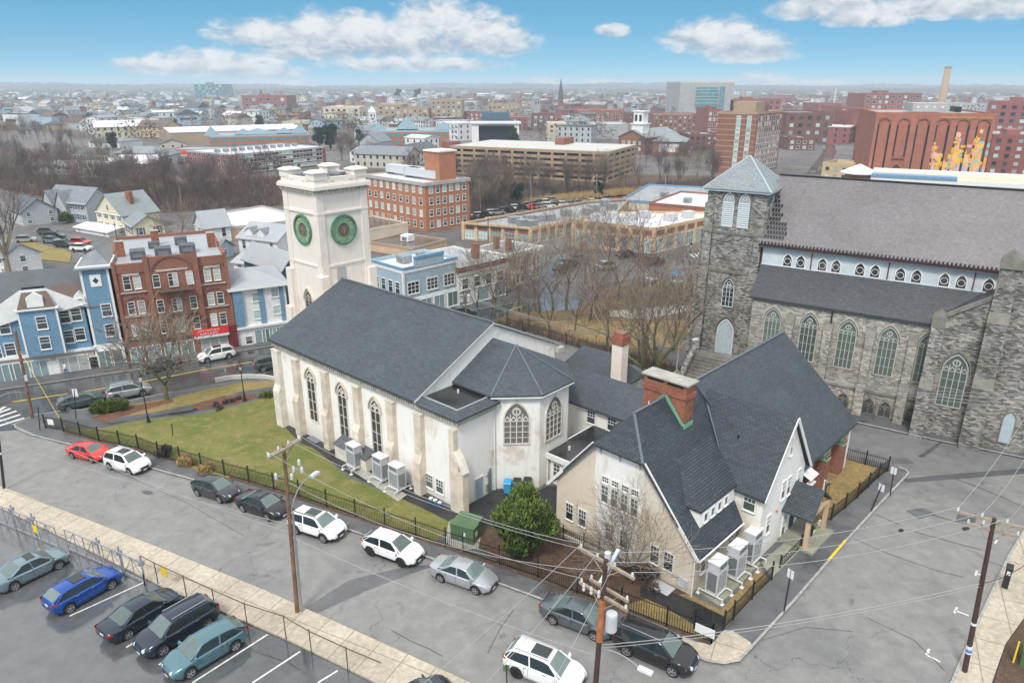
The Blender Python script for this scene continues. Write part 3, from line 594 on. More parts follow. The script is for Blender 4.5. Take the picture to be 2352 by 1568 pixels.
# ================= white church with clock tower =================
CA=rad(-42.2); cp=G(0,0,0) if False else Vector((-4.1,48.21,0))
ch=root('church',cp,CA,'white stucco gothic church with blue-grey shingle roof and square clock tower','church')
Lx,Lv,Wd,ze,zr=-25.53,-4.43,17.06,8.28,12.53; mid=Wd/2; zb=-2.0
m=MB().mat('stucco_white')
sl=(zr-ze)/(mid+.5)
zw=ze+.5*sl-.12
m.raw([(Lx,0,zb),(Lv,0,zb),(Lv,Wd,zb),(Lx,Wd,zb),(Lx,0,zw),(Lv,0,zw),(Lv,Wd,zw),(Lx,Wd,zw),(Lx,mid,zr-.2),(Lv,mid,zr-.2)],[(0,1,5,4),(1,2,6,9,5),(2,3,7,6),(3,0,4,8,7)])
m.box(Lv,0,0,4.04,-.5,8.0)
c1=[(Lv,4.04),(-.18,4.04),(2.47,6.69),(2.47,10.37),(-.18,13.02),(Lv,13.02)]
m.prism(c1,-.5,8.66)
m.box(-30.24,Lx,9.2,15.2,zb,7.4)
m.build('wall',ch)
r=MB().mat('shingle')
slab_roof(r,[(Lx-.5,-.5,ze),(Lv+.16,-.5,ze),(Lv+.16,mid,zr),(Lx-.5,mid,zr)]); slab_roof(r,[(Lx-.5,mid,zr),(Lv+.16,mid,zr),(Lv+.16,Wd+.5,ze),(Lx-.5,Wd+.5,ze)])
r.build('nave_roof',ch)
t=MB().mat('shingle_charcoal'); t.bar((Lx-.5,mid,zr+.02),(Lv+.16,mid,zr+.02),.28,.1); t.build('ridge_cap',ch)
# raking parapet of the gable that faces the apse
t=MB().mat('grey_trim')
for s_,y0,y1 in((1,-.55,mid),(-1,Wd+.55,mid)):
    t.bar((Lv+.20,y0,ze-.10),(Lv+.20,y1,zr-.06),.08,.16)
t.box(Lv+.1,Lv+.6,Wd-.1,Wd+.75,ze-.75,ze-.3)
t.build('gable_trim',ch)
t=MB().mat('eave_stone'); t.box(Lx-.3,.12,-.30,0,7.55,8.02); 
for i in range(86):
    x=Lx+.1+i*.3; 
    if x<0: t.box(x,x+.15,-.38,-.3,7.62,7.95)
t.box(0,.3,-.3,4.0,7.55,7.95)
t.build('cornice',ch)
# flat-roofed vestry corner
t=MB().mat('shingle'); o0,o1=(Lv+.3,-.5,8.12),(.5,-.5,8.12); 
slab_roof(t,[(Lv+.3,-.5,8.12),(.5,-.5,8.12),(-.35,.35,8.42),(Lv+.3,.35,8.42)],.14); slab_roof(t,[(.5,-.5,8.12),(.5,4.2,8.12),(-.35,4.04,8.42),(-.35,.35,8.42)],.14)
v_=t.build('vestry_roof',ch); 
t=MB().mat('black_membrane').box(Lv+.02,-.36,.36,4.03,8.0,8.3); t.mat('grey_membrane').box(Lv+.3,-.35,.34,.50,8.3,8.46); t.box(-.50,-.34,.5,4.03,8.3,8.46); t.mat('white_pipe').lathe([(.08,8.3),(.08,8.6)],8,(-2.9,2.9,0)); t.build('flat_roof',v_)
# chancel roof: ridge and three facets
ap=(-1.75,mid,11.15); o=.38; e_=8.62
A0=(Lv+.02,4.04-o,e_);A1=(-.18+.15,4.04-o,e_);A2=(2.47+o,6.69-.15,e_);A3=(2.47+o,10.37+.15,e_);A4=(-.03,13.02+o,e_);A5=(Lv+.02,13.02+o,e_);RG=(Lv+.02,mid,11.15)
t=MB().mat('shingle')
for q in([A0,A1,ap,RG],[A1,A2,ap],[A2,A3,ap],[A3,A4,ap],[A4,A5,RG,ap]): slab_roof(t,q,.16)
cr=t.build('chancel_roof',ch)
t=MB().mat('cap_shingle')
for q in(A1,A2,A3): t.bar((q[0],q[1],q[2]+.03),(ap[0],ap[1],ap[2]+.03),.15,.03)
t.build('hip_cap',cr)
t=MB().mat('white_trim')
for a,c in((A1,A2),(A2,A3),(A3,A4)): t.bar((a[0],a[1],8.42),(c[0],c[1],8.42),.08,.1)
t.build('gutter',ch)
# buttresses
for i,x in enumerate([-25.3,-21.9,-17.1,-12.3,-7.7,-4.2]):
    t=MB().mat('buttress_stain' if i in(2,3,4,5,1) else 'trim_cream'); w=.42 if i else .55
    t.xprism([(x-w,zb),(x+w,zb),(x+w,3.2),(x+w,6.4),(x+w,7.1),(x-w,7.1),(x-w,6.4),(x-w,3.2)],-.42,.0)
    t.box(x-w,x+w,-.72,-.421,zb,3.0); t.face([(x-w,-.72,3.),(x+w,-.72,3.),(x+w,-.421,3.6),(x-w,-.421,3.6)]); t.face([(x+w,-.72,3.),(x+w,-.421,3.),(x+w,-.421,3.6)]); t.face([(x-w,-.72,3.),(x-w,-.421,3.6),(x-w,-.421,3.)])
    t.mat('trim_cream').box(x-w-.04,x+w+.04,-.46,.0,7.1,7.25)
    t.build('buttress',ch)
t=MB().mat('buttress_stain').box(-.55,.0,-.45,0,-.5,7.1); t.box(0,.45,-.45,.15,-.5,4.6); t.box(.451,.9,-.45,.15,-.5,3.8); t.mat('trim_cream').xprism([(0,4.6),(.45,4.6),(.9,3.8),(1.02,3.8),(.5,4.9),(0,5.4)],-.5,.2); t.build('buttress',ch)
for x in(-22.6,-19.8,-14.85,-10.05)[1:]:
    win(ch,x,0,1.35,1.2,5.1,'F','arch','tracery_pale','leaded_glass',2,1,split=True,surr='buttress_stain',fw=.1)
win(ch,-3.42,0,.78,.78,1.15,'F','sash','white_trim','green_glass',3,2,split=True,surr='trim_cream'); win(ch,-2.2,0,.78,.78,1.15,'F','sash','white_trim','green_glass',3,2,split=True,surr='trim_cream')
win(ch,1.15,5.37,4.3,1.95,3.55,PI/4,'arch','tracery_pale','leaded_pale',4,1,split=True); win(ch,2.47,8.4,4.15,1.95,3.65,'R','arch','tracery_pale','leaded_pale',4,1,split=True)
win(ch,0,2.15,.02,.85,2.0,'R','door','trim_cream','door_blue',split=True,name='door')
t=MB().mat('steel_galv'); t.bar((.06,3.2,.1),(.06,3.2,2.2),.06); t.bar((.06,3.35,.1),(.06,3.35,2.4),.06); t.bar((.06,3.5,.1),(.06,3.5,2.4),.06); t.box(.02,.14,2.95,3.15,.5,1.1); t.bar((.06,2.9,1.9),(.06,3.5,1.9),.05); t.build('conduit',ch)
t=MB().mat('white_trim'); t.bar((.06,3.98,0),(.06,3.98,7.9),.09,n=8); t.build('downpipe',ch)
for x,s in((-14.3,1.2),(-11.2,1.)):   # hooded timber boxes against the wall
    t=MB().mat('trim_cream').box(x-s*.7,x+s*.7,-1.1,-.02,zb,1.05); t.mat('shingle_charcoal'); slab_roof(t,[(x-s*.75,-1.2,1.05),(x+s*.75,-1.2,1.05),(x+s*.75,-.02,1.55),(x-s*.75,-.02,1.55)],.08); t.build('basement_hatch',ch)
# clock tower
tx0,tx1,ty0,ty1=-36.51,-30.24,9.02,15.29; zt=20.7
tw=MB().mat('tower_stucco'); tw.box(tx0,tx1,ty0,ty1,-3,21.0)
for (x,y) in((tx0,ty0),(tx1,ty0),(tx1,ty1),(tx0,ty1)):
    sx_=1 if x==tx1 else -1; sy_=1 if y==ty1 else -1
    tw.box(min(x-sx_*.75,x+sx_*.12),max(x-sx_*.75,x+sx_*.12),min(y-sy_*.75,y+sy_*.12),max(y-sy_*.75,y+sy_*.12),-3,zt)
    tw.box(min(x-sx_*.55,x+sx_*.5),max(x-sx_*.55,x+sx_*.5),min(y-sy_*.5,y+sy_*.5),max(y-sy_*.5,y+sy_*.5),-3,11.9)
    tw.box(min(x-sx_*.3,x+sx_*.85),max(x-sx_*.3,x+sx_*.85),min(y-sy_*.3,y+sy_*.85),max(y-sy_*.3,y+sy_*.85),-3,7.4)
tower=tw.build('tower',ch)
t=MB().mat('tower_stucco')
for z0,z1,o in((18.5,18.72,.16),(12.75,12.98,.1)): MB().mat('tower_stucco').box(tx0-o,tx1+o,ty0-o,ty1+o,z0,z1).build('string_course',tower)
t=MB().mat('tower_stucco')
for o,z0,z1 in((.22,20.7,20.95),(.5,21.1,21.45),(.38,21.45,21.6),(.12,21.6,22.3)): t.box(tx0-o,tx1+o,ty0-o,ty1+o,z0,z1)
def merlon(t,x0,x1,y0,y1,z0,z1):
    t.box(x0,x1,y0,y1,z0,z1); t.box(x0-.12,x1+.12,y0-.12,y1+.12,z1,z1+.14)
    cx_,cy_=(x0+x1)/2,(y0+y1)/2; k=.45; t.raw([(x0-.1,y0-.1,z1+.14),(x1+.1,y0-.1,z1+.14),(x1+.1,y1+.1,z1+.14),(x0-.1,y1+.1,z1+.14),(cx_-k,cy_-k,z1+.34),(cx_+k,cy_-k,z1+.34),(cx_+k,cy_+k,z1+.34),(cx_-k,cy_+k,z1+.34)],[(0,1,5,4),(1,2,6,5),(2,3,7,6),(3,0,4,7),(4,5,6,7)])
for x in(tx0-.2,tx1-1.4):
    for y in(ty0-.2,ty1-1.4): merlon(t,x,x+1.6,y,y+1.6,22.1,22.75)
xm=(tx0+tx1)/2; ym=(ty0+ty1)/2
for k in range(-1,2,2):
    for j in range(2):
        q=(1.15+.75*j)*k
        t.box(xm+q-.2,xm+q+.2,ty0-.2,ty0-.125,21.95,22.08); t.box(tx1+.125,tx1+.2,ym+q-.2,ym+q+.2,21.95,22.08)
par_=t.build('parapet',tower)
t=MB().mat('eave_stone')
for i in range(26):
    x=tx0-.1+i*(tx1-tx0+.2)/25
    t.box(x-.06,x+.06,ty0-.42,ty0-.23,20.72 if i%2 else 20.85,21.1)
    y=ty0-.1+i*(ty1-ty0+.2)/25
    t.box(tx1+.23,tx1+.42,y-.06,y+.06,20.72 if i%2 else 20.85,21.1)
t.build('corbel_table',tower)
t=MB().mat('black_membrane').box(tx0+.3,tx1-.3,ty0+.3,ty1-.3,22.301,22.32); t.mat('grey_membrane').obox((xm+1.2,ym+1,22.32),.3,1.5,.9,.25); t.build('roof',tower)
def clock(par,x,y,z,R,face):
    k=MB()
    def disc(r0,r1,y0,mat,n=36):
        k.mat(mat)
        for i in range(n):
            a0,a1=2*PI*i/n,2*PI*(i+1)/n
            k.face([(r0*math.cos(a0),y0,r0*math.sin(a0)),(r1*math.cos(a0),y0,r1*math.sin(a0)),(r1*math.cos(a1),y0,r1*math.sin(a1)),(r0*math.cos(a1),y0,r0*math.sin(a1))][::-1] if r0>0 else [(0,y0,0),(r1*math.cos(a1),y0,r1*math.sin(a1)),(r1*math.cos(a0),y0,r1*math.sin(a0))][::-1])
    def rim(r0,r1,ya,yb,mat,n=36):
        k.mat(mat)
        for i in range(n):
            a0,a1=2*PI*i/n,2*PI*(i+1)/n
            p=lambda r,a,yy:(r*math.cos(a),yy,r*math.sin(a))
            k.face([p(r0,a0,yb),p(r0,a1,yb),p(r1,a1,yb),p(r1,a0,yb)]); k.face([p(r1,a0,ya),p(r1,a0,yb),p(r1,a1,yb),p(r1,a1,ya)]); k.face([p(r0,a0,ya),p(r0,a1,ya),p(r0,a1,yb),p(r0,a0,yb)])
    disc(R*.42,R*.96,-.06,'clock_pale'); disc(R*.5,R*.9,-.075,'clock_green') if False else None
    disc(0,R*.42,-.10,'clock_hub'); rim(R*.9,R*1.02,.02,-.22,'clock_green'); rim(R*.41,R*.46,-.05,-.13,'clock_green')
    k.mat('tan_trim')
    for i in range(-4,5):    # lattice of the hub
        q=i*R*.1; L_=math.sqrt(max(0,(R*.4)**2-q*q))
        k.bar((q-L_*.5,-.11,-L_*.86),(q+L_*.5,-.11,L_*.86),.012); k.bar((q+L_*.5,-.11,-L_*.86),(q-L_*.5,-.11,L_*.86),.012)
    dial=k.build('clock_face',par); dial.location=(x,y,z); dial.rotation_euler=(0,0,FACE[face])
    k=MB().mat('gold')
    for i in range(12):
        a=2*PI*i/12; r0,r1=R*.60,R*.80; s_,c_=math.sin(a),math.cos(a)
        for d in ((-.09,.09) if i%3 else (-.14,0,.14)): k.bar((r0*s_+d*c_*R*.5,-.085,r0*c_-d*s_*R*.5),(r1*s_+d*c_*R*.5,-.085,r1*c_-d*s_*R*.5),.035)
    k.build('numerals',dial)
    for nm,ang,l,w in(('hour_hand',rad(172),R*.55,.09),('minute_hand',rad(258) if face=='F' else rad(-38),R*.74,.06)):
        k=MB().mat('gold'); k.bar((-math.sin(ang)*R*.12,-.16,-math.cos(ang)*R*.12),(math.sin(ang)*l,-.16,math.cos(ang)*l),w,.02,w2=w*.4); k.build(nm,dial)
clock(tower,-33.3,ty0,16.65,1.62,'F'); clock(tower,tx1,12.05,16.6,1.62,'R')
win(tower,tx1,11.35,11.2,.95,1.25,'R','louver','grey_trim','pale_concrete'); win(tower,-33.5,ty0,7.0,1.3,2.6,'F','arch','tracery','leaded_glass',2,1,surr='trim_cream')
# ================= link building with its flat roof =================
lk=root('link_building',cp,CA,'low cream link wing with slate-blue gable roof between church apse and parish house','wing')
t=MB().mat('stucco_white'); t.box(-.6,9.5,14.3,18.2,-.4,4.9); t.box(2.6,9.0,8.0,14.29,-.3,2.75); t.build('wall',lk)
t=MB().mat('shingle'); slab_roof(t,[(-1.2,13.9,4.72),(9.6,13.9,4.72),(9.6,16.25,7.0),(-1.2,16.25,7.0)]); slab_roof(t,[(-1.2,16.25,7.0),(9.6,16.25,7.0),(9.6,18.6,4.72),(-1.2,18.6,4.72)]); t.build('roof',lk)
t=MB().mat('black_membrane').box(2.35,9.0,7.75,14.28,2.76,3.0); t.mat('white_trim').box(2.3,9.,7.6,7.749,2.5,2.98); t.box(2.2,2.349,7.6,14.2,2.5,2.98); t.mat('white_pipe').lathe([(.09,3.),(.09,3.35)],8,(3.6,9.2,0)); t.build('flat_roof',lk)
for x in(2.1,4.3,6.5): win(lk,x,14.3,3.15,.8,1.15,'F','sash','white_trim','window_glass',3,2,split=True,surr='trim_cream')
win(lk,3.3,8.0,.7,.62,1.4,'F','sash','white_trim','window_glass',2,2,split=True); win(lk,5.0,8.,.05,1.0,2.1,'F','door','white_trim','dark_glass',split=True,name='door')
t=MB().mat('white_trim').bar((2.5,7.75,-.1),(2.5,7.75,2.6),.09,n=8); t.build('downpipe',lk)
bh=root('rear_cottage',cp,CA,'small dark-roofed building behind the link wing with a tall white and red chimney','cottage')
t=MB().mat('stucco_cream').box(-5.2,1.4,18.3,23.,-.6,4.9); t.build('wall',bh)
t=MB().mat('shingle')
for q in([(-5.6,18.61,4.8),(1.8,18.61,4.8),(-.2,20.6,7.4),(-3.6,20.6,7.4)],[(1.8,18.61,4.8),(1.8,23.4,4.8),(-.2,20.6,7.4)],[(-5.6,18.61,4.8),(-3.6,20.6,7.4),(-5.6,23.4,4.8)],[(1.8,23.4,4.8),(-5.6,23.4,4.8),(-3.6,20.6,7.4),(-.2,20.6,7.4)]): slab_roof(t,q,.15)
t.build('roof',bh)
t=MB().mat('tower_stucco').box(1.0,2.1,18.65,19.7,3.,9.2); t.mat('brick_chimney').box(.92,2.18,18.57,19.78,9.2,10.0); t.box(1.05,2.05,18.7,19.65,10.0,10.35); t.build('chimney',bh)
# ================= parish house =================
PA=rad(-43.9); pp=Vector((11.63,38.28,0))
ph=root('parish_house',pp,PA,'cream stucco parish house with steep blue-grey roofs and broad brick chimney','parish house')
rx,rz_=-6.,10.8
def zs_(x): return rz_-(x-rx)*1.175
t=MB().mat('stucco_cream')
zf=8.5; kx=1.95
t.raw([(-11.5,0,-.4),(0,0,-.4),(0,0,zs_(0)-.25),(rx+kx,0,zf),(rx-kx,0,zf),(-11.5,0,zs_(-.5)-.25)],[(0,1,2,3,4,5)])
t.face([(0,0,-.4),(0,5.9,-.4),(0,5.9,3.5),(0,0,3.5)]); t.face([(-11.5,12,-.4),(-11.5,0,-.4),(-11.5,0,3.9),(-11.5,12,3.9)])
t.build('facade_wall',ph)
t=MB().mat('stucco_house')   # paler panel down the middle of the facade
t.raw([(-8.05,-.03,5.6),(-4.0,-.03,5.6),(-4.0,-.03,zf-.06),(-8.05,-.03,zf-.06),(-7.5,-.03,0.2),(-4.6,-.03,.2)],[(0,1,2,3),(4,5,1,0)]); t.face([(-4.6,-.03,.2),(-4.6,0,.2),(-4.,0,5.6),(-4.,-.03,5.6)]); t.build('white_panel',ph)
qx=1.49; y0,y1=6.15,12.9; ym_=9.5
t=MB().mat('stucco_house')
t.raw([(qx,y0,-.4),(qx,y1,-.4),(qx,y1,5.2),(qx,ym_,10.0),(qx,y0,5.45),(-2.,y0,-.4),(-2.,y0,5.45),(-2,y1,-.4),(-2,y1,5.2)],[(0,1,2,3,4),(5,0,4,6),(1,7,8,2)])
t.build('cross_gable_wall',ph)
t=MB().mat('stucco_cream'); t.raw([(-.3,y0-.02,-.4),(qx,y0-.02,-.4),(qx,y0-.02,2.6),(.9,y0-.02,3.3),(-.3,y0-.02,4.4)],[(0,1,2,3,4)]); t.build('stained_panel',ph)
t=MB().mat('brick_red'); t.box(-12.4,.35,13.0,23.6,-.4,4.2); t.raw([(.35,23.6,4.2),(-12.4,23.6,4.2),(rx,23.6,10.3)],[(0,1,2)]);
for y in(15.4,19.0,22.6):
    t.box(.35,1.15,y-.45,y+.45,-.4,3.3)
t.build('hall_wall',ph)
t=MB().mat('patina_flashing')
for y in(15.4,19.0,22.6): t.face([(1.2,y-.5,2.9),(1.2,y+.5,2.9),(.36,y+.5,4.2),(.36,y-.5,4.2)]); t.face([(1.2,y-.5,2.9),(.36,y-.5,4.2),(.36,y-.5,2.9)])
t.build('buttress_flashing',ph)
for y in(17.2,20.8): win(ph,.35,y,1.3,1.0,2.2,'R','sash','white_trim','window_glass',3,3,split=True)
t=MB().mat('stucco_house').box(-12.4,1.0,23.61,24.0,-.4,4.1); t.raw([(1.0,24,4.1),(-12.4,24,4.1),(rx,24,10.3)],[(0,1,2)]); t.build('end_wall',ph)
# roofs
t=MB().mat('shingle_dark')
hip=(rx,1.25,rz_); cl,cr_=(rx-kx-.1,-.5,zf-.05),(rx+kx+.1,-.5,zf-.05)
slab_roof(t,[(.45,-.3,zs_(.45)),(.45,5.65,zs_(.45)),(-.62,6.1,zs_(-.62)),(-.62,9.,zs_(-.62)),(rx,9.0,rz_),hip,cr_],.2)
slab_roof(t,[cl,hip,(rx,9.,rz_),(-12.1,9.,rz_-(6.1)*1.175),(-12.1,-.3,rz_-(6.1)*1.175)],.2)
slab_roof(t,[cl,cr_,hip],.14)
main=t.build('main_roof',ph)
t=MB().mat('shingle'); hs_=(rz_-4.4)/7.3
slab_roof(t,[(1.3,13.,4.4),(1.3,24.35,4.4),(rx,24.35,rz_+.02),(rx,8.8,rz_+.02),(-3.2,8.8,rz_+.02-2.8*hs_)],.22); slab_roof(t,[(rx,8.8,rz_+.02),(rx,24.35,rz_+.02),(-13.3,24.35,4.4),(-13.3,8.8,4.4)],.22)
t.build('hall_roof',ph)
t=MB().mat('shingle_dark'); xa=qx+.28
slab_roof(t,[(xa,y0-.35,5.28),(xa,ym_,10.2),(-5.6,ym_,10.2),(-.75,y0-.35,5.28)],.18); slab_roof(t,[(xa,ym_,10.2),(xa,y1+.45,5.0),(-2.,y1+.45,5.0),(-5.6,ym_,10.2)],.18)
t.build('cross_gable_roof',ph)
t=MB().mat('white_trim'); t.bar((xa+.03,y0-.37,5.16),(xa+.03,ym_,10.1),.06,.26); t.bar((xa+.03,y1+.47,4.88),(xa+.03,ym_,10.1),.06,.26)
t.bar((.5,-.34,zs_(.45)-.1),(cr_[0],-.34,cr_[2]-.02),.06,.24); t.bar((-12.15,-.34,rz_-6.1*1.175-.1),(cl[0],-.34,cl[2]-.02),.06,.24); t.build('bargeboard',ph)
t=MB().mat('white_trim'); t.bar((.56,-.3,3.12),(.56,5.65,3.12),.12,n=8); t.bar((.15,-.12,-.2),(.15,-.12,3.),.1,n=8); t.bar((-12.2,-.4,3.5),(-12.2,.6,3.5),.12,n=8); t.build('gutter',ph)
t=MB().mat('cap_shingle'); t.bar((cr_[0],cr_[1],cr_[2]+.04),(hip[0],hip[1],hip[2]+.04),.18,.03); t.bar((-.80,y0-.25,5.3),(-5.5,ym_-.05,10.2),.14,.04); t.bar((rx,1.25,rz_+.03),(rx,24.35,rz_+.06),.22,.05); t.build('hip_cap',main)
for x in(-7.6,-6.,-4.4): b_=MB().mat('grey_trim').bar((x,-.02,7.9),(x,-.42,8.4),.09).box(x-.05,x+.05,-.12,-.02,7.7,8.4).build('eave_bracket',ph)
# dormer
F1,F2=(-.42,1.2,5.66),(-.42,6.05,5.60); L1=(-1.62,1.2,5.66); ap1,ap2=(-3.45,3.0,7.8),(-3.45,7.4,7.8)
t=MB().mat('stucco_house'); t.raw([(-.5,1.35,4.25),(-.5,6.05,4.25),(-.5,6.05,5.55),(-.5,1.35,5.55),(-1.6,1.35,5.55)],[(0,1,2,3),(0,3,4)]); dm=t.build('dormer',ph)
t=MB().mat('shingle_dark'); slab_roof(t,[F1,F2,(-3.0,7.8,7.4),ap2,ap1],.14); slab_roof(t,[L1,F1,ap1],.14); t.build('dormer_roof',dm)
for i in range(4): win(dm,-.5,1.95+i*.9,4.62,.42,.62,'R','plain','white_trim','window_glass',split=True,name='window')
# chimney
t=MB().mat('brick_chimney').box(-7.75,-4.35,5.0,6.15,7.,11.7); t.box(-7.85,-4.25,4.92,6.23,11.0,11.35)
for x in(-7.65,-6.05,-4.45): t.box(x-.14,x+.14,5.0,6.15,11.7,12.05)
cm=t.build('chimney',ph); MB().mat('concrete').box(-7.95,-4.15,4.85,6.3,12.05,12.17).build('chimney_cap',cm)
t=MB().mat('patina_flashing'); t.bar((-7.6,4.97,zs_(-4.4)+.1),(rx,4.97,rz_+.12),.05,.3); t.bar((rx,4.97,rz_+.12),(-4.4,4.97,zs_(-4.4)+.1),.05,.3); t.bar((-4.32,4.95,zs_(-4.35)+.1),(-4.32,6.2,zs_(-4.35)+.1),.05,.3); t.build('flashing',cm)
MB().mat('black_paint').bar((-1.6,7.9,7.2),(-1.6,7.9,8.3),.14,n=8).build('roof_vent_pipe',ph)
MB().mat('white_trim').bar((rx-.02,3.0,rz_),(rx-.02,3.0,rz_+.3),.05).build('roof_hook',ph)
# windows
for i in range(4):
    x=-7.1+i*.82; win(ph,x,-.03,4.05,.52,1.3,'F','sash','white_trim','green_glass',2,2,split=True,surr='trim_cream'); win(ph,x,-.03,5.62,.5,.42,'F','grid','white_trim','window_glass',3,2,split=True)
for x,w in((-10.2,.62),(-9.0,.62),(-6.55,.62),(-5.3,.62),(-2.82,.62),(-1.75,.66)): win(ph,x,0 if x<-8 or x>-4 else -.03,1.2,w,1.3,'F','sash','white_trim','window_glass',3,2,split=True,surr='trim_cream')
for y in(1.3,3.2,5.0): win(ph,0,y,1.25,.6,1.25,'R','sash','white_trim','green_glass',3,2,split=True)
win(ph,.58,y0-.03,4.0-.02,.8,1.25,'F','sash','white_trim','green_glass',3,2,split=True,surr='trim_cream')
for y,z,w,h in((9.65,7.2,.32,1.3),(9.3,3.85,.55,1.4),(10.2,3.8,.55,1.4),(11.9,3.75,.5,1.35),(7.4,1.95,.55,1.4),(10.35,.2,.6,1.8)): win(ph,qx,y,z,w,h,'R','sash','white_trim','window_glass',3,2,split=True)
# entrance porch
t=MB().mat('shingle_dark'); slab_roof(t,[(3.75,9.6,2.75),(3.75,12.0,2.75) if False else (3.6,11.6,4.35),(1.5,11.6,4.35),(1.5,9.6,2.75)],.12); slab_roof(t,[(3.6,11.6,4.35),(3.6,13.4,2.9),(1.5,13.4,2.9),(1.5,11.6,4.35)],.12)
pr_=t.build('porch_roof',ph)
t=MB().mat('tan_render'); 
for y in(9.9,13.1): t.bar((3.4,y,.2),(3.4,y,2.85),.28)
t.bar((3.4,9.9,2.75),(3.4,13.1,2.75),.2,.25); t.build('post',pr_)
MB().mat('ramp_concrete').box(1.5,4.1,9.6,13.4,-.2,.35).build('porch_floor',ph)
win(ph,qx,11.7,.36,.95,2.0,'R','door','white_trim','dark_glass',split=True,name='door')
t=MB().mat('white_trim').box(1.5,1.9,13.2,14.6,3.,3.15); t.raw([(1.0,13.5,4.0),(1.9,13.5,3.6),(1.9,15.0,3.6),(1.0,15.0,4.0)],[(0,1,2,3)]); t.build('side_canopy',ph)
MB().mat('sign_red').lathe([(.11,0),(.11,.08)],10,(0,0,0)).build('alarm_bell',ph).location=(qx+.02,8.6,3.1)
t=MB().mat('hvac_body').box(-4.25+3.3,-4.0+3.75,-.14,-.02,.5,1.2); t.box(-.45,-.2,-.14,-.02,.55,1.1); t.build('electric_meter_box',ph)
t=MB().mat('steel_galv').box(-2.6,-.9,-1.25,-.05,-.1,.12); t.mat('hvac_body').box(-2.5,-1.,-1.15,-.15,.121,.2); t.build('window_well_cover',ph)
# ================= stone church =================
SA=rad(146.21-180); sp=Vector((25.66,72.49,0))
st=root('stone_church',sp,SA,'grey rubble stone gothic church with mauve slate roof and pyramid-capped tower','church')
t=MB().mat('pale_stone').box(-.2,17.0,0,3.5,-1.,10.4); t.build('aisle_wall',st)
t=MB().mat('dressed_stone').box(-.2,17.,-.15,-.001,10.1,10.5); t.box(-.2,17.,-.12,-.001,2.4,2.6); t.build('aisle_cornice',st)
t=MB().mat('slate_aisle'); slab_roof(t,[(-.5,-.3,10.5),(20.7,-.3,10.5),(20.7,2.96,13.3),(-.5,2.96,13.3)],.2); t.build('aisle_roof',st)
t=MB().mat('clerestory_paint').box(-.5,22,2.97,12.9,9.,15.4); cw_=t.build('clerestory',st)
t=MB().mat('slate_mauve'); slab_roof(t,[(-.9,2.45,15.45),(34,2.45,15.45),(34,7.92,22.2),(-.9,7.92,22.2)],.25); slab_roof(t,[(-.9,7.92,22.2),(34,7.92,22.2),(34,13.4,15.45),(-.9,13.4,15.45)],.25); nr=t.build('nave_roof',st)
t=MB().mat('dark_maroon').bar((-.9,2.42,15.5),(21.,2.42,15.5),.12,.2); t.mat('black_membrane')
for i in range(62): x=-.7+i*.35; t.raw([(x,2.38,15.5),(x+.17,2.38,15.5),(x+.17,2.62,15.85),(x,2.62,15.85),(x,2.40,15.74),(x+.17,2.40,15.74)],[(0,1,5,4),(4,5,2,3)])
t.build('snow_guard',nr)
t=MB().mat('black_paint').bar((-.9,7.92,22.25),(34,7.92,22.25),.3,.1); t.build('ridge_cap',nr)
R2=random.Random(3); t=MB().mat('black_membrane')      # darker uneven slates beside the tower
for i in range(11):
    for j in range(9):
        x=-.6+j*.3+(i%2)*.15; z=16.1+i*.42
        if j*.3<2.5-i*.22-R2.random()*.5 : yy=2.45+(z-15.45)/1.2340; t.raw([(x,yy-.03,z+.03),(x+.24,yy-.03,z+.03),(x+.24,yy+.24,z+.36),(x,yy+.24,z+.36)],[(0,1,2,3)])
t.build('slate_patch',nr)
for x in(2.15,3.46,5.6,6.92,9.17,10.55,12.8,14.2,16.54,17.93,20.1): win(cw_,x,2.97,13.42,.80,1.25,'F','archplain','white_trim','leaded_glass',1,1,fw=.10)
t=MB().mat('clerestory_paint').box(-.5,21,2.85,2.969,15.1,15.4); t.box(-.5,21,2.9,2.969,13.28,13.36); t.build('clerestory_trim',cw_)
for x in(4.5,11.7,18.9): MB().mat('maroon').bar((x,2.88,13.4),(x,2.88,15.3),.1).build('downpipe',cw_)
for x in(2.1,5.75,9.4,13.1,16.5): win(st,x,0,4.5,1.55,4.9,'F','arch','grey_trim','green_glass',4,1,split=True,surr='pale_dressed',fw=.09)
for x in(3.9,7.6,11.5,15.2):
    t=MB().mat('pale_stone').box(x-.42,x+.42,-.95,-.001,-1,3.6); t.box(x-.38,x+.38,-.6,-.001,3.61,8.2)
    t.mat('dressed_stone'); t.face([(x-.45,-.98,3.6),(x+.45,-.98,3.6),(x+.40,-.6,4.3),(x-.40,-.6,4.3)]); t.face([(x-.42,-.62,8.2),(x+.42,-.62,8.2),(x+.42,0,9.2),(x-.42,0,9.2)]); t.face([(x+.42,-.62,8.2),(x+.42,0,8.2),(x+.42,0,9.2)]); t.face([(x-.42,-.62,8.2),(x-.42,0,9.2),(x-.42,0,8.2)])
    t.build('buttress',st)
MB().mat('black_paint').bar((7.95,-.12,.4),(7.72,-.12,10.2),.14).build('downpipe',st)
for x in(8.2,9.98,12.4,13.9,16.2): win(st,x,0,.25,1.0,1.5,'F','arch','dressed_stone','dark_glass',2,1,fw=.09)
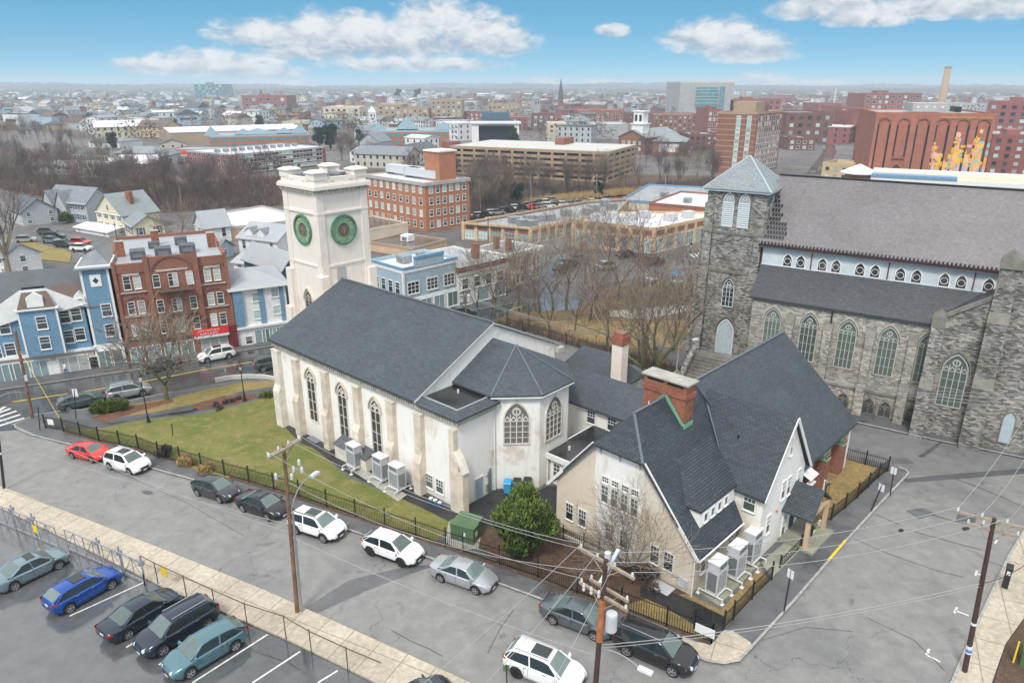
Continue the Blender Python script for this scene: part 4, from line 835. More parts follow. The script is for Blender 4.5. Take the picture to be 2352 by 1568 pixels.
# transept at the right
t=MB().mat('rubble_stone'); t.raw([(17.,-1.5,-1),(34,-1.5,-1),(34,-1.5,14),(27.5,-1.5,22.5),(21.2,-1.5,14.4),(17.0,-1.5,11.4),(17.,3.2,-1),(17.,3.2,11.4)],[(0,1,2,3,4,5),(6,0,5,7)]); t.build('transept_wall',st)
t=MB().mat('slate_aisle'); slab_roof(t,[(17.0,-1.49,11.35),(21.2,-1.49,14.2),(21.2,3.3,14.2),(17.,3.3,11.35)],.15); t.build('transept_roof',st)
t=MB().mat('dressed_stone'); t.bar((16.95,-1.45,11.55),(21.,-1.45,14.3),.4,.35); t.box(16.4,17.5,-2.0,-.6,10.6,11.7); t.raw([(16.4,-2.,11.7),(17.5,-2.,11.7),(17.5,-.6,11.7),(16.4,-.6,11.7),(16.95,-1.9,12.3),(16.95,-.7,12.3)],[(0,1,4),(1,2,5,4),(2,3,5),(3,0,4,5)])
t.box(20.5,22.2,-2.3,-.6,16.8,17.5); t.raw([(20.5,-2.3,17.5),(22.2,-2.3,17.5),(22.2,-.6,17.5),(20.5,-.6,17.5),(21.3,-2.2,18.3),(21.3,-.7,18.3)],[(0,1,4),(1,2,5,4),(2,3,5),(3,0,4,5)]); t.bar((22,-1.5,16.2),(27.6,-1.5,22.8),.4,.4); t.build('coping',st)
for x,w,ys,zz in((17.0,1.1,((-2.9,5.),(-2.3,10.6)),0),(21.3,1.6,((-3.0,6.),(-2.6,12.),(-2.1,16.8)),0)):
    t=MB().mat('rubble_stone'); prev=-1
    for k,(y,z) in enumerate(ys):
        t.box(x-w/2+.03*k,x+w/2-.03*k,y,-1.501,prev,z); prev=z+.001
        if k<len(ys)-1: 
            yn=ys[k+1][0]; t.mat('dressed_stone'); t.face([(x-w/2,y-.05,z),(x+w/2,y-.05,z),(x+w/2,yn-.01,z+.9),(x-w/2,yn-.01,z+.9)]); t.face([(x+w/2,y,z),(x+w/2,yn,z),(x+w/2,yn,z+.9)]); t.face([(x-w/2,y,z),(x-w/2,yn,z+.9),(x-w/2,yn,z)]); t.mat('rubble_stone')
    t.build('buttress',st)
win(st,19.0,-1.5,3.3,1.9,5.0,'F','arch','grey_trim','green_glass',4,1,split=True,surr='dressed_stone',fw=.1)
win(st,23.9,-1.5,.9,.9,3.0,'F','archdoor','dressed_stone','blue_grey_paint',1,1)
win(st,26.4,-1.5,8.6,3.6,7.2,'F','arch','white_trim','leaded_glass',4,1,split=True,surr='dressed_stone',fw=.14)
# tower
sx0,sx1,sy0,sy1=-7.2,-.8,3.34,9.8
t=MB().mat('rubble_stone').box(sx0,sx1,sy0,sy1,-2,20.6)
for x,sx_ in((sx0,-1),(sx1,1)):
    for y,sy_ in((sy0,-1),(sy1,1)):
        for o,zt_ in((.95,4.2),(.7,11.4),(.42,16.2),(.22,19.2)):
            a,c=x-sx_*.9,x+sx_*.02; t.box(min(a,c),max(a,c),min(y,y+sy_*o),max(y,y+sy_*o),-2,zt_); a,c=y-sy_*.9,y+sy_*.02; t.box(min(x,x+sx_*o),max(x,x+sx_*o),min(a,c)+.01,max(a,c)-.01,-2,zt_+.02)
tw_=t.build('bell_tower',st)
t=MB().mat('dressed_stone')
for z in(16.0,11.7): MB().mat('dressed_stone').box(sx0-.1,sx1+.1,sy0-.1,sy1+.1,z,z+.28).build('string_course',tw_)
for x,sx_ in((sx0,-1),(sx1,1)):
    for o,zt_,o2 in((.95,4.2,.7),(.7,11.4,.42),(.42,16.2,.22)):
        a,c=sorted((x-sx_*.93,x+sx_*.06)); t.face([(a,sy0-o-.03,zt_),(c,sy0-o-.03,zt_),(c,sy0-o2,zt_+.7),(a,sy0-o2,zt_+.7)]); t.face([(c,sy0-o-.03,zt_),(c,sy0-o2,zt_),(c,sy0-o2,zt_+.7)]); t.face([(a,sy0-o-.03,zt_),(a,sy0-o2,zt_+.7),(a,sy0-o2,zt_)])
t.build('weathering',tw_)
t=MB().mat('clerestory_paint').box(sx0-.35,sx1+.35,sy0-.35,sy1+.35,20.61,20.85); t.build('eave',tw_)
apx=((sx0+sx1)/2,(sy0+sy1)/2,24.2); q=[(sx0-.5,sy0-.5,20.86),(sx1+.5,sy0-.5,20.86),(sx1+.5,sy1+.5,20.86),(sx0-.5,sy1+.5,20.86)]
t=MB().mat('slate_bluegreen')
for i in range(4): t.face([q[i],q[(i+1)%4],apx])
t.face(q[::-1]); rf=t.build('spire_roof',tw_)
t=MB().mat('blue_grey_paint')
for i in range(4): t.bar(q[i],apx,.14,.08)
t.build('hip_cap',rf)
for x in(-4.8,-3.1): win(tw_,x,sy0,16.9,1.05,3.5,'F','archlouver','clerestory_paint','grey_render',1,1,surr='dressed_stone',fw=.1)
for y in(5.3,6.9): win(tw_,sx1,y,16.9,1.05,3.5,'R','archlouver','clerestory_paint','grey_render',1,1,surr='dressed_stone',fw=.1)
win(tw_,-3.85,sy0,7.9,1.15,3.1,'F','arch','clerestory_paint','dark_glass',3,1,surr='dressed_stone',fw=.09); win(tw_,-3.7,sy0,2.2,1.7,4.0,'F','archdoor','clerestory_paint','blue_grey_paint',2,1,surr='dressed_stone',fw=.14,name='door')
# front steps
t=MB().mat('dressed_stone')
ns=12
for i in range(ns):
    t.box(-6.4,-.4,-2.4+i*.4,2.4,-1.+i*.27 if i else -1.2,-1.+(i+1)*.27)
t.box(-6.4,-.4,2.4,3.33,-1.2,2.2)
for x in(-6.9,.0): t.xprism if False else None
t.mat('rubble_stone')
for x in(-7.0,-.4): t.raw([(x,-2.6,-1.2),(x+.55,-2.6,-1.2),(x+.55,3.,-1.2),(x,3.,-1.2),(x,-2.6,.3),(x+.55,-2.6,.3),(x+.55,2.5,3.0),(x,2.5,3.0)],[(0,1,5,4),(1,2,6,5),(3,0,4,7),(4,5,6,7),(2,3,7,6)])
t.build('front_steps',st)
t=MB().mat('dressed_stone')
for x in(-6.75,-.1): t.obox((x,-3.0,-1.2),0,.9,.9,2.3); t.raw([(x-.5,-3.5,1.1),(x+.5,-3.5,1.1),(x+.5,-2.5,1.1),(x-.5,-2.5,1.1),(x,-3,1.75)],[(0,1,4),(1,2,4),(2,3,4),(3,0,4)])
t.build('stair_pier',st)
# ---------------- town buildings ----------------
class B_:
    """a building: front face runs along local x (0..w), right side along y (0..d), height h"""
    def __init__(s,name,label,cat,o,ang,w,d,h,group=None):
        s.r=root(name,o,ang,label,cat,group); s.w,s.d,s.h=w,d,h; s.n=0; s.extra=None; s.o=o; s.ang=ang
    def fp(s,u,v,y=0.):
        """local x and z of the point of the plane y (parallel to the front) seen at u,v"""
        r=ray(u,v); c,q=math.cos(s.ang),math.sin(s.ang); oy=-(-(0-s.o.x)*q+(0-s.o.y)*c); dy=-r[0]*q+r[1]*c
        t=(y+oy)/dy; X,Y=r[0]*t-s.o.x,r[1]*t-s.o.y
        return X*c+Y*q,(H+r[2]*t-s.o.z)/s.r.scale.z
    def walls(s,mat,h=None,zb=-1.2,name='wall',x0=0,x1=None,y0=0,y1=None):
        MB().mat(mat).box(x0,s.w if x1 is None else x1,y0,s.d if y1 is None else y1,zb,h or s.h).build(name,s.r)
        return s
    def flat(s,mat='white_membrane',par=.5,pmat='concrete',t=.25,z=None,capm=None):
        z=z or s.h; m=MB().mat(mat).box(t,s.w-t,t,s.d-t,z-.05,z+.02); rf=m.build('roof',s.r)
        p=MB().mat(pmat); 
        for a in((-.05,s.w+.05,-.05,t),(-.05,s.w+.05,s.d-t,s.d+.05),(-.05,t,t,s.d-t),(s.w-t,s.w+.05,t,s.d-t)): p.box(*a,z-.3,z+par)
        p.build('parapet',rf); s.rf=rf; return s
    def gable(s,mat,rise,axis='x',o=.4,wallm=None,hipf=0.,th=.18):
        w,d,h=s.w,s.d,s.h; m=MB().mat(mat); k=rise/(d/2 if axis=='x' else w/2); e=h-k*o; z=h+rise; e+=.04;z+=.04
        if axis=='x':
            a=hipf
            slab_roof(m,[(-o,-o,e),(w+o,-o,e),(w+o-a-(o if a else 0),d/2,z),(-o+a+(o if a else 0),d/2,z)],th); slab_roof(m,[(w+o,d+o,e),(-o,d+o,e),(-o+a+(o if a else 0),d/2,z),(w+o-a-(o if a else 0),d/2,z)],th)
            if a: slab_roof(m,[(w+o,-o,e),(w+o,d+o,e),(w-a,d/2,z)],th); slab_roof(m,[(-o,d+o,e),(-o,-o,e),(a,d/2,z)],th)
        else:
            a=hipf
            slab_roof(m,[(-o,d+o,e),(-o,-o,e),(w/2,-o+a+(o if a else 0),z),(w/2,d+o-a,z)],th); slab_roof(m,[(w+o,-o,e),(w+o,d+o,e),(w/2,d+o-a,z),(w/2,-o+a+(o if a else 0),z)],th)
            if a: slab_roof(m,[(-o,-o,e),(w+o,-o,e),(w/2,a,z)],th); slab_roof(m,[(w+o,d+o,e),(-o,d+o,e),(w/2,d-a,z)],th)
        s.rf=m.build('roof',s.r)
        if wallm and not hipf:
            g=MB().mat(wallm); z=h+rise
            if axis=='x': g.raw([(0,0,h),(0,d,h),(0,d/2,z),(w,0,h),(w,d,h),(w,d/2,z)],[(0,2,1),(3,4,5)])
            else: g.raw([(0,0,h),(w,0,h),(w/2,0,z),(0,d,h),(w,d,h),(w/2,d,z)],[(0,1,2),(3,5,4)])
            g.build('gable_wall',s.r)
        return s
    def win(s,face,t,z,w,h,**k):
        x,y={'F':(t,0),'R':(s.w,t),'L':(0,t),'B':(t,s.d)}[face]
        s.n+=1
        if s.n<=96: return win(s.r,x,y,z,w,h,face,**k)
        if s.extra is None: s.extra=MB()
        e=s.extra.mat(k.get('fm','white_trim')); a=FACE[face]; e.obox((x+math.sin(a)*.04*1,y-math.cos(a)*.04,z-.08),a,w+.2,.08,h+.16); e.mat(k.get('gm','window_glass')); e.obox((x+math.sin(a)*.06,y-math.cos(a)*.06,z),a,w,.06,h)
    def rows(s,face,n,zs,w,h,m0=1.2,m1=None,jit=None,**k):
        L=s.w if face in'FB' else s.d; m1=m0 if m1 is None else m1
        for z in zs:
            for i in range(n):
                t=m0+(L-m0-m1)*(i/(n-1) if n>1 else .5)
                kk=dict(k)
                if jit and R_.random()<.35: kk['gm']=jit
                s.win(face,t,z,w,h,**kk)
        return s
    def done(s):
        if s.extra: s.extra.build('windows',s.r,kind='stuff')
        return s
    def box(s,name,mat,*a,par=None): return MB().mat(mat).box(*a).build(name,par or s.r)
    def units(s,lst,mat='steel_galv',z=None):
        for i,(x,y,a,b_,c) in enumerate(lst): MB().mat(mat).box(x-a/2,x+a/2,y-b_/2,y+b_/2,(z or s.h)+.15,(z or s.h)+.15+c).mat('hvac_grille').box(x-a*.3,x+a*.3,y-b_/2-.03,y-b_/2-.001,(z or s.h)+.3,(z or s.h)+c*.8).build('rooftop_unit',s.r)
        return s
    def band(s,z0,z1,mat,o=.08,name='band'):
        m=MB().mat(mat)
        m.box(-o,s.w+o,-o,-.001,z0,z1); m.box(s.w+.001,s.w+o,-.001,s.d+o,z0,z1); m.box(-o,-.001,-.001,s.d+o,z0,z1); m.build(name,s.r); return s
def pint(k,dx,u,v):
    r=ray(u,v); den=dx.x*r[1]-dx.y*r[0]; return (k.y*r[0]-k.x*r[1])/den
def cb(name,label,cat,K,vt,L,R,group=None,dmin=4.,h=None,ang=None):
    k=G(*K); zt=h+k.z if h else ZH(k,vt)
    if ang is not None:
        a=rad(ang); dx=Vector((math.cos(a),math.sin(a))); w=-pint(k,dx,*L); d=pint(k,Vector((-dx.y,dx.x)),*R)
        return B_(name,label,cat,Vector((k.x-dx.x*w,k.y-dx.y*w,k.z)),a,w,d,zt-k.z,group)
    l=G(*L,zt); r_=G(*R,zt) if R else None
    dx=Vector((k.x-l.x,k.y-l.y)); w=dx.length; ang=math.atan2(dx.y,dx.x); n=Vector((-dx.y,dx.x)).normalized()
    d=max(dmin,(Vector((r_.x,r_.y))-Vector((k.x,k.y))).dot(n)) if R else dmin
    return B_(name,label,cat,Vector((l.x,l.y,k.z)),ang,w,d,zt-k.z,group)
def fb(name,label,cat,L,R,vt,d,group=None,h=None):
    l=G(*L); r_=G(*R); dx=Vector((r_.x-l.x,r_.y-l.y)); z0=min(l.z,r_.z)
    if h is None: h=ZH(l,vt)-z0
    return B_(name,label,cat,Vector((l.x,l.y,z0)),math.atan2(dx.y,dx.x),dx.length,d,h,group)
def text(par,body,size,loc,rz,mat,ext=.02,name='lettering',align='CENTER',rx_=PI/2):
    c=bpy.data.curves.new(name,'FONT'); c.body=body; c.size=size; c.extrude=ext; c.align_x=align; c.align_y='CENTER'; c.materials.append(MATS[mat])
    o=bpy.data.objects.new(name,c); COL.objects.link(o); me=bpy.data.meshes.new_from_object(o.evaluated_get(bpy.context.evaluated_depsgraph_get())); bpy.data.objects.remove(o)
    o=bpy.data.objects.new(name,me); COL.objects.link(o); o.parent=par; o.location=loc; o.rotation_euler=(rx_,0,rz); return o
# ---- main street row ----
b=fb('blue_corner_building','blue clapboard corner block with white trim, bay with white gable and shops below','building',(-60,888),(222,846),660,11)
b.h=9.; b.walls('siding_blue'); b.gable('shingle_charcoal',3.4,'x',.3,'siding_blue')
w=b.w
b.box('shop_front','shop_sill',-.1,w+.1,-.12,-.001,-.8,2.9); b.band(2.9,3.2,'white_trim',.35,'canopy')
for u,v in((149,727),(175,722),(158,773),(184,767),(24,802),(11,752),(-8,810)): x,z=b.fp(u,v,0); b.win('F',x,z-.75,1.,1.5,nx=1)
(bx0,_),(bx1,_2)=b.fp(55,790,-1.1),b.fp(142,760,-1.1)
bt=b.fp(96,709,-1.1)[1]
m=MB().mat('siding_blue').box(bx0,bx1,-1.1,-.001,3.2,bt); m.mat('shingle_brown').raw([(bx0+.1,-1.25,bt+.1),(bx1-.1,-1.25,bt+.1),(bx1-.9,-.2,bt+2.3),(bx0+.9,-.2,bt+2.3)],[(0,1,2,3)]); m.mat('white_trim').box(bx0-.2,bx1+.2,-1.35,-.6,bt-.08,bt+.12); m.mat('black_membrane').box(bx0+.9,bx1-.9,-.35,-.2,bt+2.3,bt+2.6); bay=m.build('bay',b.r)
m=MB().mat('white_trim'); xc=(bx0+bx1)/2; m.raw([(xc-.85,-1.15,bt+.2),(xc+.85,-1.15,bt+.2),(xc+.85,-1.15,bt+1.45),(xc,-1.15,bt+2.),(xc-.85,-1.15,bt+1.45),(xc-.85,-.1,bt+1.45),(xc+.85,-.1,bt+1.45),(xc,-.1,bt+2.),(xc-.85,-.6,bt+.2),(xc+.85,-.6,bt+.2)],[(0,1,2,3,4),(4,3,7,5),(3,2,6,7),(0,4,5,8),(1,9,6,2)]); m.build('dormer',b.r)
for u,v in((96,741),(104,787)): x,z=b.fp(u,v,-1.1); win(bay,x,-1.1,z-.75,1.0,1.5,'F')
for x in(bx0+.1,bx1-.1): MB().mat('white_trim').box(x-.1,x+.1,-1.16,-1.101,3.2,bt).build('corner_board',bay)
g=[b.fp(*q,-.35) for q in((-70,748),(44,667),(102,661),(203,697),(136,716),(52,731),(-50,765))]
m=MB().mat('white_trim'); m.raw([(x,-.35,z) for x,z in g],[(0,6,5,4,3,2,1)]); m.build('gable_board',b.r)
x,z=b.fp(184,683,.8); MB().mat('shingle_brown').raw([(x-3,-.1,z-1.2),(x+2.2,-.1,z-1.2),(x+2.2,2.,z+1.6),(x-3,2.,z+1.6)],[(0,1,2,3)]).build('mansard',b.r)
MB().mat('white_trim').raw([(x-.6,-.3,z-.9),(x+.6,-.3,z-.9),(x+.6,-.3,z+.3),(x,-.3,z+.9),(x-.6,-.3,z+.3),(x-.6,1,z+.3),(x+.6,1,z+.3),(x,1,z+.9)],[(0,1,2,3,4),(4,3,7,5),(3,2,6,7)]).build('dormer',b.r); win(b.r,x,-.3,z-.6,.6,.7,'F')
MB().mat('white_trim').box(0,w,-.3,.1,8.85,9.1).build('eaves_board',b.r)
for u in(6,50,95,): x=b.fp(u,850,0)[0]; win(b.r,x,-.12,.1,2.2,2.2,'F','grid',gm='shop_glass',nx=2,nz=1)
x=b.fp(168,825,0)[0]; win(b.r,x,-.12,.3,3.2,2.0,'F','grid',gm='blind_glass',nx=3,nz=1)
x=b.fp(124,840,0)[0]; win(b.r,x,-.12,-.3,1.1,2.3,'F','door',gm='white_trim',name='door')
x=b.fp(215,820,0)[0]; win(b.r,x,-.12,-.3,1.0,2.2,'F','door',gm='dark_glass',name='door')
b=fb('blue_stair_tower','tall square blue clapboard tower with white corner boards and diamond window','tower',(228,845),(291,836),605,5.2)
l_=G(228,845); b.h=ZH(l_,640)-l_.z if False else 13.2
b.walls('siding_blue'); b.gable('shingle_grey',1.3,'x',.5,None,hipf=b.w/2-.3)
b.band(12.95,13.25,'white_trim',.35,'eaves_board')
for x in(.12,b.w-.12): MB().mat('white_trim').box(x-.13,x+.13,-.06,-.001,3.,13).build('corner_board',b.r)
b.box('shop_front','white_trim',-.1,b.w+.1,-.12,-.001,-.8,3.1)
m=MB().mat('white_trim').box(b.w/2-.6,b.w/2+.6,-.08,-.001,10.6,12.1); m.mat('dark_glass').raw([(b.w/2,-.09,10.95),(b.w/2+.35,-.09,11.35),(b.w/2,-.09,11.75),(b.w/2-.35,-.09,11.35)],[(0,1,2,3)]); m.build('diamond_window',b.r)
for u,v in((245,712),(253,758)): x,z=b.fp(u,v); b.win('F',x,z-.75,1.,1.5)
win(b.r,b.w*.3,-.12,.1,1.6,2.1,'F','grid',gm='shop_glass',nx=2,nz=1); win(b.r,b.w*.72,-.12,.1,1.3,2.1,'F','grid',gm='shop_glass',nx=1,nz=1)
b=fb('brick_apartment_house','four-storey red brick apartment house with arched window bays and iron fire escape','apartment house',(299,836),(547,796),605,19)
b.r.scale=(1,1,.9); b.h=14.0; b.walls('brick_red'); b.flat('pale_wet_roof',.5,'brick_red')
w=b.w; c0,c1=w*.30,w*.70
m=MB().mat('brick_red').box(c0-.1,c1+.1,-.35,-.001,3.2,15.2); m.box(-.05,.35,-.25,-.001,3.2,14.9); m.box(w-.35,w+.05,-.25,-.001,3.2,14.9); m.box(c0-.5,c0+.1,-.5,-.351,3.2,15.5); m.box(c1-.1,c1+.5,-.5,-.351,3.2,15.5)
for x0,x1 in((.36,c0-.51),(c1+.51,w-.36)): m.box(x0,x1,-.12,-.001,13.2,14.5)
m.build('brick_pier',b.r)
m=MB().mat('pale_dressed')
for z,x0,x1 in((10.35,.4,c0-.5),(10.35,c1+.5,w-.4),(6.9,.4,c0-.5),(6.9,c1+.5,w-.4),(3.6,.4,w-.4)): m.box(x0,x1,-.2,-.121 if False else -.001,z,z+.14)
m.box(c0+.8,c1-.8,-.45,-.351,13.05,13.3); m.box(.9,c0-1.1,-.2,-.001,12.85,13.1); m.box(c1+1.1,w-.9,-.2,-.001,12.85,13.1)
m.build('stone_course',b.r)
def archring(par,x,z,r0,r1,y,mat,name='brick_arch'):
    m=MB().mat(mat)
    for i in range(14):
        a0,a1=PI*i/14,PI*(i+1)/14; p=lambda r,a,yy:(x+r*math.cos(a),yy,z+r*math.sin(a))
        m.face([p(r0,a0,y),p(r1,a0,y),p(r1,a1,y),p(r0,a1,y)]); m.face([p(r1,a0,0),p(r1,a1,0),p(r1,a1,y),p(r1,a0,y)])
    m.build(name,par)
archring(b.r,w/2,12.6,2.35,2.6,-.46,'brick_dark')
for x0 in(c0/2-.05,(c1+w)/2+.05):
    archring(b.r,x0,8.6,1.1,1.32,-.14,'brick_dark')
    for z,hh in((4.1,1.75),(7.3,1.75),(10.9,1.75)):
        for s_ in(-.58,.58): b.win('F',x0+s_,z,.72,hh,kind='sash',gm='blind_glass' if R_.random()<.4 else 'window_glass')
for z in(4.1,7.2,10.9):
    for x in(w*.345+.1,w*.655-.1): win(b.r,x,-.35,z,.72,1.75,'F',gm='blind_glass' if R_.random()<.3 else 'window_glass')
    for s_ in(-.29,.29): win(b.r,w/2+s_,-.35,z-.1,.46,1.85,'F',gm='blind_glass' if R_.random()<.4 else 'window_glass')
m=MB().mat('rusty_steel')
for z in(10.3,6.9):
    m.box(c0+.5,c1-.5,-1.5,-.36,z,z+.07); m.bar((c0+.5,-1.5,z+.95),(c1-.5,-1.5,z+.95),.06); 
    for i in range(22): x=c0+.5+(c1-c0-1)*i/21; m.bar((x,-1.5,z),(x,-1.5,z+.95),.03)
m.bar((c0+1.,-1.2,6.95),(c1-2.2,-1.2,10.3),.1); m.bar((c0+1.3,-1.45,6.95),(c1-1.9,-1.45,10.3),.1)
m.build('fire_escape',b.r)
b.box('shop_fascia','maroon',w*.63,w+.1,-.6,-.001,2.9,3.9); b.box('shop_front_pier','maroon',w-.9,w+.1,-.55,-.001,-.8,2.9)
sg=MB().mat('sign_red').box(w*.60,w*.93,-.72,-.601,2.95,4.0).mat('sign_white').box(w*.60,w*.93,-.71,-.601,2.6,2.94).build('shop_sign',b.r)
text(sg,'CITY NATURAL',.40,(w*.745,-.73,3.68),0,'sign_white'); text(sg,'NAILS & SPA',.42,(w*.745,-.73,3.22),0,'sign_white')
for i in range(3): win(b.r,w*.70+i*w*.085,-.02,-.3,w*.075,2.6,'F','plain',gm='blind_glass')
for i in range(4): win(b.r,w*.08+i*w*.15,-.02,-.3,w*.11,2.6,'F','grid',gm='shop_glass',nx=2,nz=1)
b.units([(3,5,1.8,2.2,1.1),(6.,4.5,2.,2.0,1.3),(9,6,2.,2,1.1),(5,11,1.4,1.2,.8),(8.5,12,1.6,1.4,1.)],'shingle_charcoal')
for x,y in((1.,7),(w-1,8),(w*.4,13)): MB().mat('brick_chimney').box(x-.5,x+.5,y-.4,y+.4,13.9,16.2).mat('concrete').box(x-.55,x+.55,y-.45,y+.45,16.2,16.35).build('chimney',b.r)
b=fb('white_shop_house','white three-storey shop house with blue corner bay beside the brick apartments','building',(549,796),(668,776),664,11)
b.r.scale=(1,1,.86); b.h=9.6; b.walls('siding_white'); b.gable('pale_wet_roof',1.3,'x',.6,None,hipf=b.w/2-.2); MB().mat('white_trim').box(-.5,b.w+.5,-.65,-.45,9.2,9.5).build('eaves_board',b.r)
w=b.w
for u0,u1,y in((541,562,-.4),(600,612,-.15),(648,657,-.15)): x0,x1=b.fp(u0,730,y)[0],b.fp(u1,730,y)[0]; b.box('blue_strip','siding_blue',x0,x1,y,-.001,3.3,9.2)
for u,v in((588,682),(592,722),(631,672),(636,711)): x,z=b.fp(u,v); b.win('F',x,z-.65,.9,1.3,gm='pale_glass')
b.box('canopy','white_trim',-.2,w+.2,-.5,-.001,2.9,3.25); b.box('shop_front','siding_white',-.05,w+.05,-.15,-.001,-.8,2.9)
for x in(w*.42,w*.56,w*.7,w*.84): win(b.r,x,-.15,-.2,1.3,2.5,'F','plain',gm='shop_glass')
win(b.r,w*.2,-.15,.3,.8,1.2,'F','sash')
b=fb('dark_teal_house','dark teal clapboard house squeezed between white shop house and clock tower','house',(660,735),(668,733),620,12); b.w=4; b.h=8; b.walls('siding_teal').gable('pale_wet_roof',2.2,'y',.4,'siding_teal').rows('F',2,(1.2,4.2,6.8),.9,1.3)
b=cb('light_blue_shop_building','pale blue two-storey commercial building with stepped cornice and white roof','building',(931,738),624,(852,613),(1049,600),ang=-45)
b.walls('siding_pale_blue').flat('white_membrane',.5,'siding_pale_blue'); w,d,h=b.w,b.d,b.h
b.band(h+.1,h+.55,'blue_trim',.1,'cornice'); b.band(h-.35,h+.09,'white_trim',.08,'fascia')
b.rows('F',4,(h-3.6,),1.0,1.7,m0=1.4); 
m=MB().mat('siding_pale_blue').box(w-.1,w+.15,d*.2,d*.74,h+.2,h+1.5).mat('blue_trim').box(w-.15,w+.25,d*.2,d*.74,h+1.5,h+1.9); m.build('stepped_parapet',b.r)
for t in(d*.17,d*.52,d*.84): b.win('R',t,h-3.6,2.0,1.7,kind='grid',nx=3,nz=3)
MB().mat('white_trim').box(w+.001,w+.25,-.1,d+.1,-1,h-4.4).build('shop_front',b.r)
for t in(d*.12,d*.38,d*.62,d*.88): win(b.r,w+.25,t,.6,1.9,2.2,'R','grid',nx=2,nz=1,gm='shop_glass')
for y in(.0,d): MB().mat('white_trim').box(w-.15,w+.2,y-.15,y+.15,h-4.4,h+.1).build('corner_board',b.r)
b.units([(w*.45,d*.35,2,1.6,1.0),(w*.7,d*.7,1.8,1.5,1.0),(w*.3,d*.75,1.2,1.2,.7)])
b=fb('brick_shop_row','low white shop building with purple cornice between the pale blue and beige blocks','building',(1056,706),(1160,678),621,13)
b.walls('siding_white').flat('pale_wet_roof',.4,'siding_white'); b.band(b.h-.4,b.h+.4,'maroon',.2,'cornice'); b.band(b.h-1.0,b.h-.51,'white_trim',.12,'frieze'); b.rows('F',4,(b.h-3.2,),1.2,1.6); b.rows('F',3,(.3,),2.4,2.2,gm='shop_glass',kind='plain')
MB().mat('brick_chimney').box(b.w-3,b.w-2,4,5,b.h,b.h+2.5).build('chimney',b.r)
b=cb('beige_triple_decker','beige three-storey house with bay windows, grey flat roof and bracketed eaves','building',(1166,668),588,(1086,564),(1240,561),ang=-38)
b.walls('siding_beige').flat('grey_membrane',.3,'white_trim'); b.band(b.h-.3,b.h+.2,'white_trim',.5,'eaves'); w,d,h=b.w,b.d,b.h
for t in(d*.12,d*.62,): MB().mat('siding_beige').box(w,w+.8,t-.1,t+2.6,1.5,h-.3).mat('white_trim').box(w,w+.85,t-.15,t+2.65,h*.5-.2,h*.5+.1).build('bay',b.r)
for z in(h*.55,h*.18): 
    for t in(d*.12+.6,d*.12+1.9,d*.62+.6,d*.62+1.9): win(b.r,w+.8,t,z,.8,1.6,'R')
    b.rows('R',3,(z,),.8,1.6,m0=d*.45,m1=d*.45-.5); b.rows('F',3,(z,),.9,1.5)
sg=MB().mat('maroon').box(w-3.4,w-.4,d-.2,d+.3,h*.55,h*.55+1.6).build('wall_sign',b.r)
for x in(w*.35,w*.7): MB().mat('brick_chimney').box(x-.4,x+.4,d*.3,d*.3+.8,h,h+2.2).build('chimney',b.r)
b.units([(w*.5,d*.6,1.2,1,.8)])
# low flat-roofed blocks behind the tower
b=cb('tan_low_block','low tan-walled block with wet brown flat roof below the brick mill','building',(950,592),573,(845,557),(1059,556)); b.walls('tan_render').flat('brown_flat_roof',.3,'brick_tan'); b.units([(b.w*.5,b.d*.5,2.2,2.2,1.4)],'white_trim')
b=fb('tan_annex','long low tan wall and dark roof in front of the brick mill','building',(835,556),(938,537),531,14); b.walls('beige_render').flat('brown_flat_roof',.3,'beige_render')
# ---- orange brick mill ----
b=cb('brick_mill','four-storey orange brick mill with green-shaded windows and square stair tower','mill',(980,533),423,(839,408.5),(1077,414.5),ang=-45); w,d,h=b.w,b.d,b.h
b.walls('brick_orange').flat('white_membrane',.35,'grey_trim'); b.band(h-.5,h+.3,'grey_render',.35,'eaves'); st4=h/4.15
for i in range(4): b.rows('F',9,(st4*i+.9,),st4*.36,st4*.55,m0=1.8,kind='sash',nx=2,nz=2,jit='pale_glass',gm='pale_glass' if i%2 else 'window_glass')
for i in range(4): b.rows('R',6,(st4*i+.9,),st4*.36,st4*.55,m0=1.8,kind='sash',nx=2,nz=2,jit='pale_glass')
MB().mat('brick_orange').box(w-1.,w+.7 if False else w-.3,d*.35,d*.72,h,h+7.2).mat('white_trim').box(w-6.4,w-.1,d*.33,d*.74,h+7.2,h+7.6).build('stair_tower_top',b.r); MB().mat('brick_orange').box(w-6.2,w-1.01,d*.35,d*.72,h,h+7.2).build('stair_tower',b.r)
for x,y,a in((w*.12,d*.5,12),(w*.5,d*.42,11)): MB().mat('hvac_body').box(x-2,x+a,y-1.2,y+1.6,h+.6,h+2.6).mat('grey_trim').box(x-2,x-1.7,y-1.3,y+1.7,h,h+2.7).build('rooftop_plant',b.r)
b.done()
